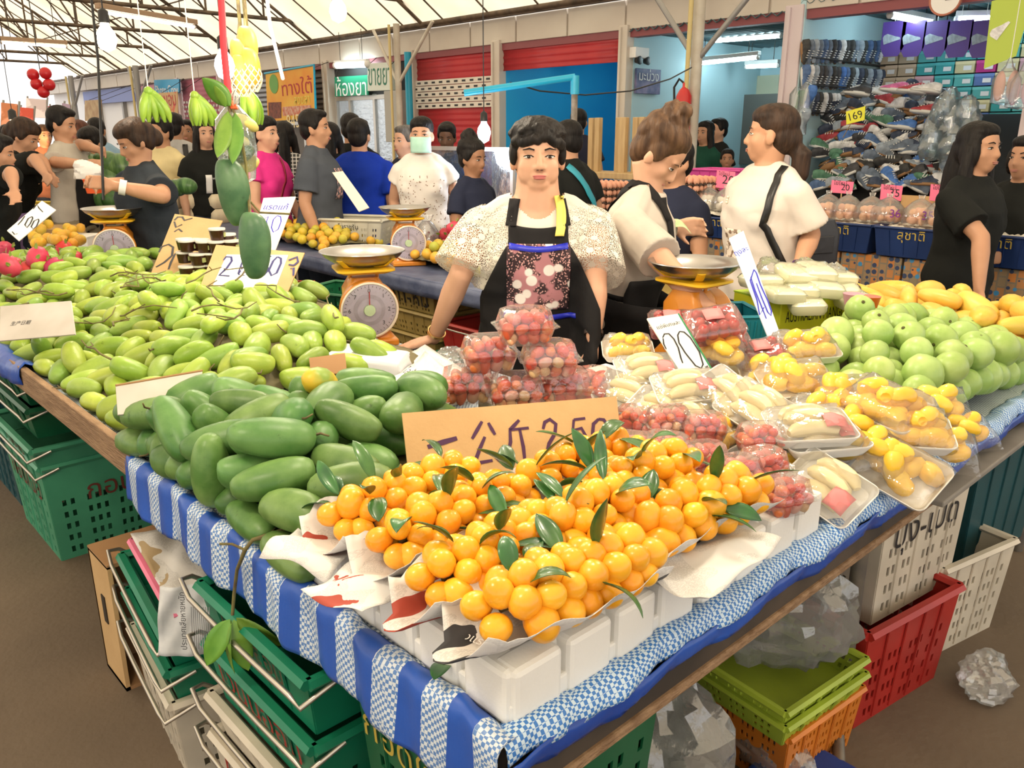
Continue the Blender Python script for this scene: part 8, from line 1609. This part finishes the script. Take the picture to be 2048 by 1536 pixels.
# teal shop fittings (side wall at y = 6.73)
def side_item(name, label, px0, py0, px1, py1, m, cat, Y_=6.70, th=.03):
    a, b = WY(px0, py0, Y_), WY(px1, py1, Y_); t = thing(name, label, cat, ((a.x+b.x)/2, Y_, (a.z+b.z)/2)); bxo('board', (0, 0, 0), (abs(a.x-b.x), th, abs(a.z-b.z)), m, t, bevel=.004); return t, abs(a.x-b.x), abs(a.z-b.z)
t, w, h = side_item('poster', 'dark blue poster with white lettering on the teal wall', 1272, 136, 1318, 189, mat('poster_navy', (.03, .06, .16), .5, c2=(.25, .22, .38), scale=5), 'poster'); text('lettering', 'มะม่วง', M_whiteink, t, TR((0, -.02, h*.25), (PI/2, 0, 0)), width=w*.8)
t, w, h = side_item('emergency_light', 'white emergency light box high on the teal wall', 1264, 94, 1290, 118, M_white, 'lamp', th=.12)
for s in (-1, 1): G().lathe([(.03, 0), (.05, .06), (.045, .062)], 12, TR((s*.08, -.03, -h*.75), (PI/2, 0, 0))).obj('spot', M_black, t)
def back_item(name, label, px0, py0, px1, py1, m, cat, X_=11.12, th=.03):
    a, b = WX(px0, py0, X_), WX(px1, py1, X_); t = thing(name, label, cat, (X_, (a.y+b.y)/2, (a.z+b.z)/2)); bxo('board', (0, 0, 0), (th, abs(a.y-b.y), abs(a.z-b.z)), m, t, bevel=.004); return t, abs(a.y-b.y), abs(a.z-b.z)
t, w, h = back_item('portrait_poster', 'framed portrait of a person in a teal shirt on the back wall', 1456, 160, 1494, 226, mat('portrait_ground', (.55, .72, .78), .6), 'poster')
g = G(); g.ell((-.02, 0, .12), (.02, .10, .13), 12, 8); g.obj('printed_head', mat('portrait_skin', (.45, .30, .22), .6), t); G().loft([[(-.02, y*.24, -h/2+.02), (-.03, y*.24, -h/2+.02), (-.03, y*.16, .0), (-.02, y*.16, .0)] for y in (-1, -.3, .3, 1)]).obj('printed_shirt', mat('portrait_shirt', (.06, .22, .30), .6), t); G().ell((-.02, 0, .22), (.025, .12, .06), 12, 8).obj('printed_cap', mat('portrait_cap', (.12, .16, .16), .6), t)
t, w, h = back_item('notice_board', 'beige notice board beside the pillar in the teal shop', 1510, 152, 1556, 190, mat('notice_beige', (.50, .52, .38), .6), 'board'); t, w, h = back_item('cabinet', 'dark cabinet below the notice board in the teal shop', 1498, 190, 1556, 330, mat('cabinet_dark', (.10, .10, .09), .5), 'cabinet', X_=10.95, th=.3)
fe = thing('fire_extinguisher', 'red fire extinguisher fixed to the post of the teal shop', 'extinguisher', WX(1366, 225, 7.42)); G().lathe([(.001, -.26), (.075, -.25), (.08, -.22), (.08, .16), (.05, .22), (.02, .25), (.02, .29)], 18).obj('cylinder', mat('extinguisher_red', (.55, .02, .02), .3, coat=.4), fe); G().tube([(0, 0, .28), (.0, .07, .33), (0, .13, .25), (0, .11, .0)], .012, 8).obj('hose', M_black, fe); G().lathe([(.081, -.1), (.081, .08)], 18, cap=False).obj('label', M_white, fe); bxo('bracket', (.07, 0, 0), (.06, .05, .2), M_grey, fe)
# ------------------------------------------------------------------ things hanging over the stall
M_cordr = mat('red_cord', (.70, .03, .05), .5)
hg = thing('hanging_mango_spray', 'bunch of green mangoes and leaves hanging on a red cord', 'fruit bunch'); DH = 2.25
tp_ = WD(441, -40, DH); kn = WD(458, 200, DH)
G().tube([Vector((tp_.x, tp_.y, 3.4)), tp_, WD(447, 90, DH), kn], .010, 8).obj('cord', M_cordr, hg); G().tube([kn, WD(466, 216, DH), WD(474, 213, DH)], .008, 6).obj('knot', mat('red_orange_tie', (.75, .12, .03), .5), hg)
m1, m2 = WD(464, 385, DH), WD(506, 492, DH-.03)
G().tube([kn, WD(462, 250, DH), WD(460, 320, DH), m1+Vector((0, 0, .085))], .005, 6).obj('stalk', M_stem, hg); G().tube([kn, WD(478, 250, DH), WD(492, 330, DH), WD(498, 400, DH), m2+Vector((0, 0, .085))], .0045, 6).obj('stalk', M_stem, hg); G().tube([WD(498, 400, DH), WD(520, 425, DH), WD(580, 428, DH)], .003, 6).obj('stalk', M_stem, hg)
M_hm = fruitmat('hanging_mango_skin', (.045, .12, .05), (.10, .20, .09), .42, vary=.05)
for c, L_, w_, tl in ((m1, .182, .086, .08), (m2, .180, .084, -.06)):
    me = mango_mesh('mango', M_hm, L_, w_, w_*.9, .012, .85, 3, 20, 20); o = inst(me, 'mango', hg, frame(c, (tl*_r[0], tl*_r[1], -1), (_r[0], _r[1], 0)))
for (ax, ay), (bx__, by__), w_, m in (((462, 212), (408, 156), .042, M_leafl), ((456, 222), (440, 322), .040, M_leafl), ((470, 225), (472, 335), .036, M_leafl), ((452, 215), (430, 170), .02, M_leafl)):
    a_, b_ = WD(ax, ay, DH-.02), WD(bx__, by__, DH-.05); d_ = b_-a_; leaf(hg, frame(a_, d_.cross(Vector(_h)), d_), m, d_.length*1.05, w_*1.3, .25, .2)
nb = thing('net_bag', 'clear bag of sliced green mango hanging behind the mango leaves', 'fruit bag', WD(472, 285, DH+.05)); 
for k_ in range(5): o = G().ell((0, 0, .06-.032*k_), (.042-.002*k_, .036, .020), 14, 8).obj('mango_slice', M_hm if k_ % 2 else mat('mango_flesh', (.55, .47, .12), .5), nb); o.rotation_euler = (.3, .4, k_)
G().lathe([(.001, -.12), (.045, -.10), (.056, -.02), (.05, .06), (.015, .10), (.02, .12)], 16, cap=False).obj('bag', film('hanging_bag', (.95, 1, .96), .5, .07, .14), nb); G().tube([(0, 0, .10), (0, -.02, .14), kn-nb.location], .004, 6).obj('string', M_white, nb)
# ripe mangoes hung in foam nets
hr = thing('hanging_ripe_mangoes', 'ripe yellow mangoes in foam nets hanging by their stalks under the roof', 'fruit bunch'); DR = 3.0
for (px, py, pt) in ((478, 118, (474, -30)), (499, 135, (484, -30)), (494, 92, (480, -30)), (482, 148, (476, -30))):
    c = WD(px, py, DR); me = ripe_meshes[0]; o = inst(me, 'mango', hr, frame(c, (.05, .05, -1), (_r[0], _r[1], 0)) @ Matrix.Diagonal((.95, .85, .9, 1))); tpp = WD(*pt, DR); G().tube([c+Vector((0, 0, .06)), c.lerp(tpp, .5)+Vector((.01, .01, 0)), Vector((tpp.x, tpp.y, 3.41))], .005, 6).obj('stalk', M_stem, hr)
for (px, py) in ((499, 140), (482, 150)):
    c = WD(px, py, DR); g = G()
    for s in (-1, 1):
        for q in range(10): g.tube([(.043*math.sin(PI*(.15+.75*t_))**.8*math.cos(q*PI/5+s*t_*2.2), .043*math.sin(PI*(.15+.75*t_))**.8*math.sin(q*PI/5+s*t_*2.2), -.075+.11*t_) for t_ in [i/7 for i in range(8)]], .0022, 4)
    o = g.obj('foam_net', mat('foam_net_cream', (.75, .66, .45), .6), hr); o.location = c
# bananas
M_ban = mat('green_banana', (.16, .32, .025), .4, c2=(.27, .43, .05), scale=9, vary=.08); M_tip = mat('banana_tip', (.06, .05, .02), .7)
def bananas(px, py, dep, label, seed, n=9, s=1.0, tie=True, sway=0):
    c = WD(px, py, dep); t = thing('banana_bunch', label, 'banana bunch', c, YAW-PI/2+seed*.2); r = random.Random(seed)
    G().ell((0, 0, .075*s), (.028*s, .026*s, .03*s), 10, 8).obj('crown', M_tip if False else M_ban, t)
    for k_ in range(n):
        row = k_//5; a = -1.15+2.3*((k_ % 5)/4.0)+.2*row; out = Vector((math.sin(a)+sway, -.55+.5*row+.25*math.cos(a), 0)); pts = []
        for q in range(7):
            u = q/6; pts.append(Vector((out.x*.085*s*math.sin(u*1.5), out.y*.075*s*math.sin(u*1.7), (.075-.175*u+.012*math.sin(u*3))*s+.02*row*s*(1-u))))
        o = G().tube(pts, [.011*s, .018*s, .024*s, .026*s, .024*s, .018*s, .006*s], 8).obj('banana', M_ban, t); G().ell(pts[-1], .005*s, 6, 5).obj('tip', M_tip, o)
    G().tube([(0, 0, .09*s), (0, 0, 3.4-c.z)], .003, 5).obj('string', M_white if tie else M_stem, t); return t
bananas(300, 210, 4.2, 'green banana bunch hanging left of the other two', 3, 10, .86, sway=.25); bananas(392, 218, 4.3, 'green banana bunch hanging in the middle above the llama print', 5, 10, .86, sway=.5); bananas(495, 208, 3.3, 'green banana bunch hanging on the right behind the mango leaves', 8, 10, .80, sway=.4)
# red decorations and cords
rd = thing('hanging_ornament', 'cluster of red ball ornaments hanging at the far left', 'ornament', WD(83, 160, 6.5))
for dx, dz in ((-.06, .04), (.04, .05), (-.045, -.03), (.055, -.035), (.0, -.09)): G().ell((dx*_r[0], dx*_r[1], dz), .046, 12, 9).obj('ball', mat('red_ball', (.45, .01, .015), .35), rd)
G().tube([(0, 0, .05), (0, 0, 3.4-rd.location.z)], .004, 5).obj('string', M_black, rd)
tag(G().tube([WD(520, -20, 3.0)+Vector((0, 0, .6)), WD(540, 50, 2.9), WD(566, 158, 2.8)], .006, 6).obj('ribbon', mat('white_ribbon', (.82, .80, .78), .5)), 'white tape hanging down in front of the orange banner', 'tape')
q0 = WD(193, -30, 4.4); tag(G().tube([Vector((q0.x, q0.y, 3.4)), WD(196, 120, 4.4), WD(203, 290, 4.4), WD(207, 400, 4.4)], .007, 6).obj('cord', M_black), 'long black cord hanging down past the charcoal shirted woman', 'cord')
# far market stalls beyond the crowd on the left
for q, (x0, y0_, x1, y1_, dep, c) in enumerate(((2, 205, 34, 262, 13, (.62, .22, .10)), (38, 214, 66, 250, 15, (.70, .10, .06)), (52, 196, 92, 236, 17, (.72, .60, .62)), (96, 212, 118, 250, 16, (.55, .08, .10)), (124, 206, 140, 244, 15, (.40, .30, .42)))):
    s_, w, h, loc = board('banner', ('orange-red', 'bright red', 'pale pink', 'dark red', 'lilac grey')[q]+' cloth banner of a far stall beyond the crowd on the left', ((x0, y0_), (x1, y0_+3), (x1, y1_), (x0, y1_-2)), (dep,)*4, mat('far_banner_%d' % q, c, .7, c2=tuple(min(1, v*1.3+.1) for v in c), scale=3, thr=(.5, .56)), 'banner', .02)
    z_ = WD(x0, y1_, dep).z; [G().tube([(sx*w/2, h/2+.05, -.03), (sx*w/2, -h/2-z_-.2, -.03)], .02, 6).obj('pole', M_grey, s_) for sx in (-1, 1)]
bpy.data.scenes.remove(TMP)
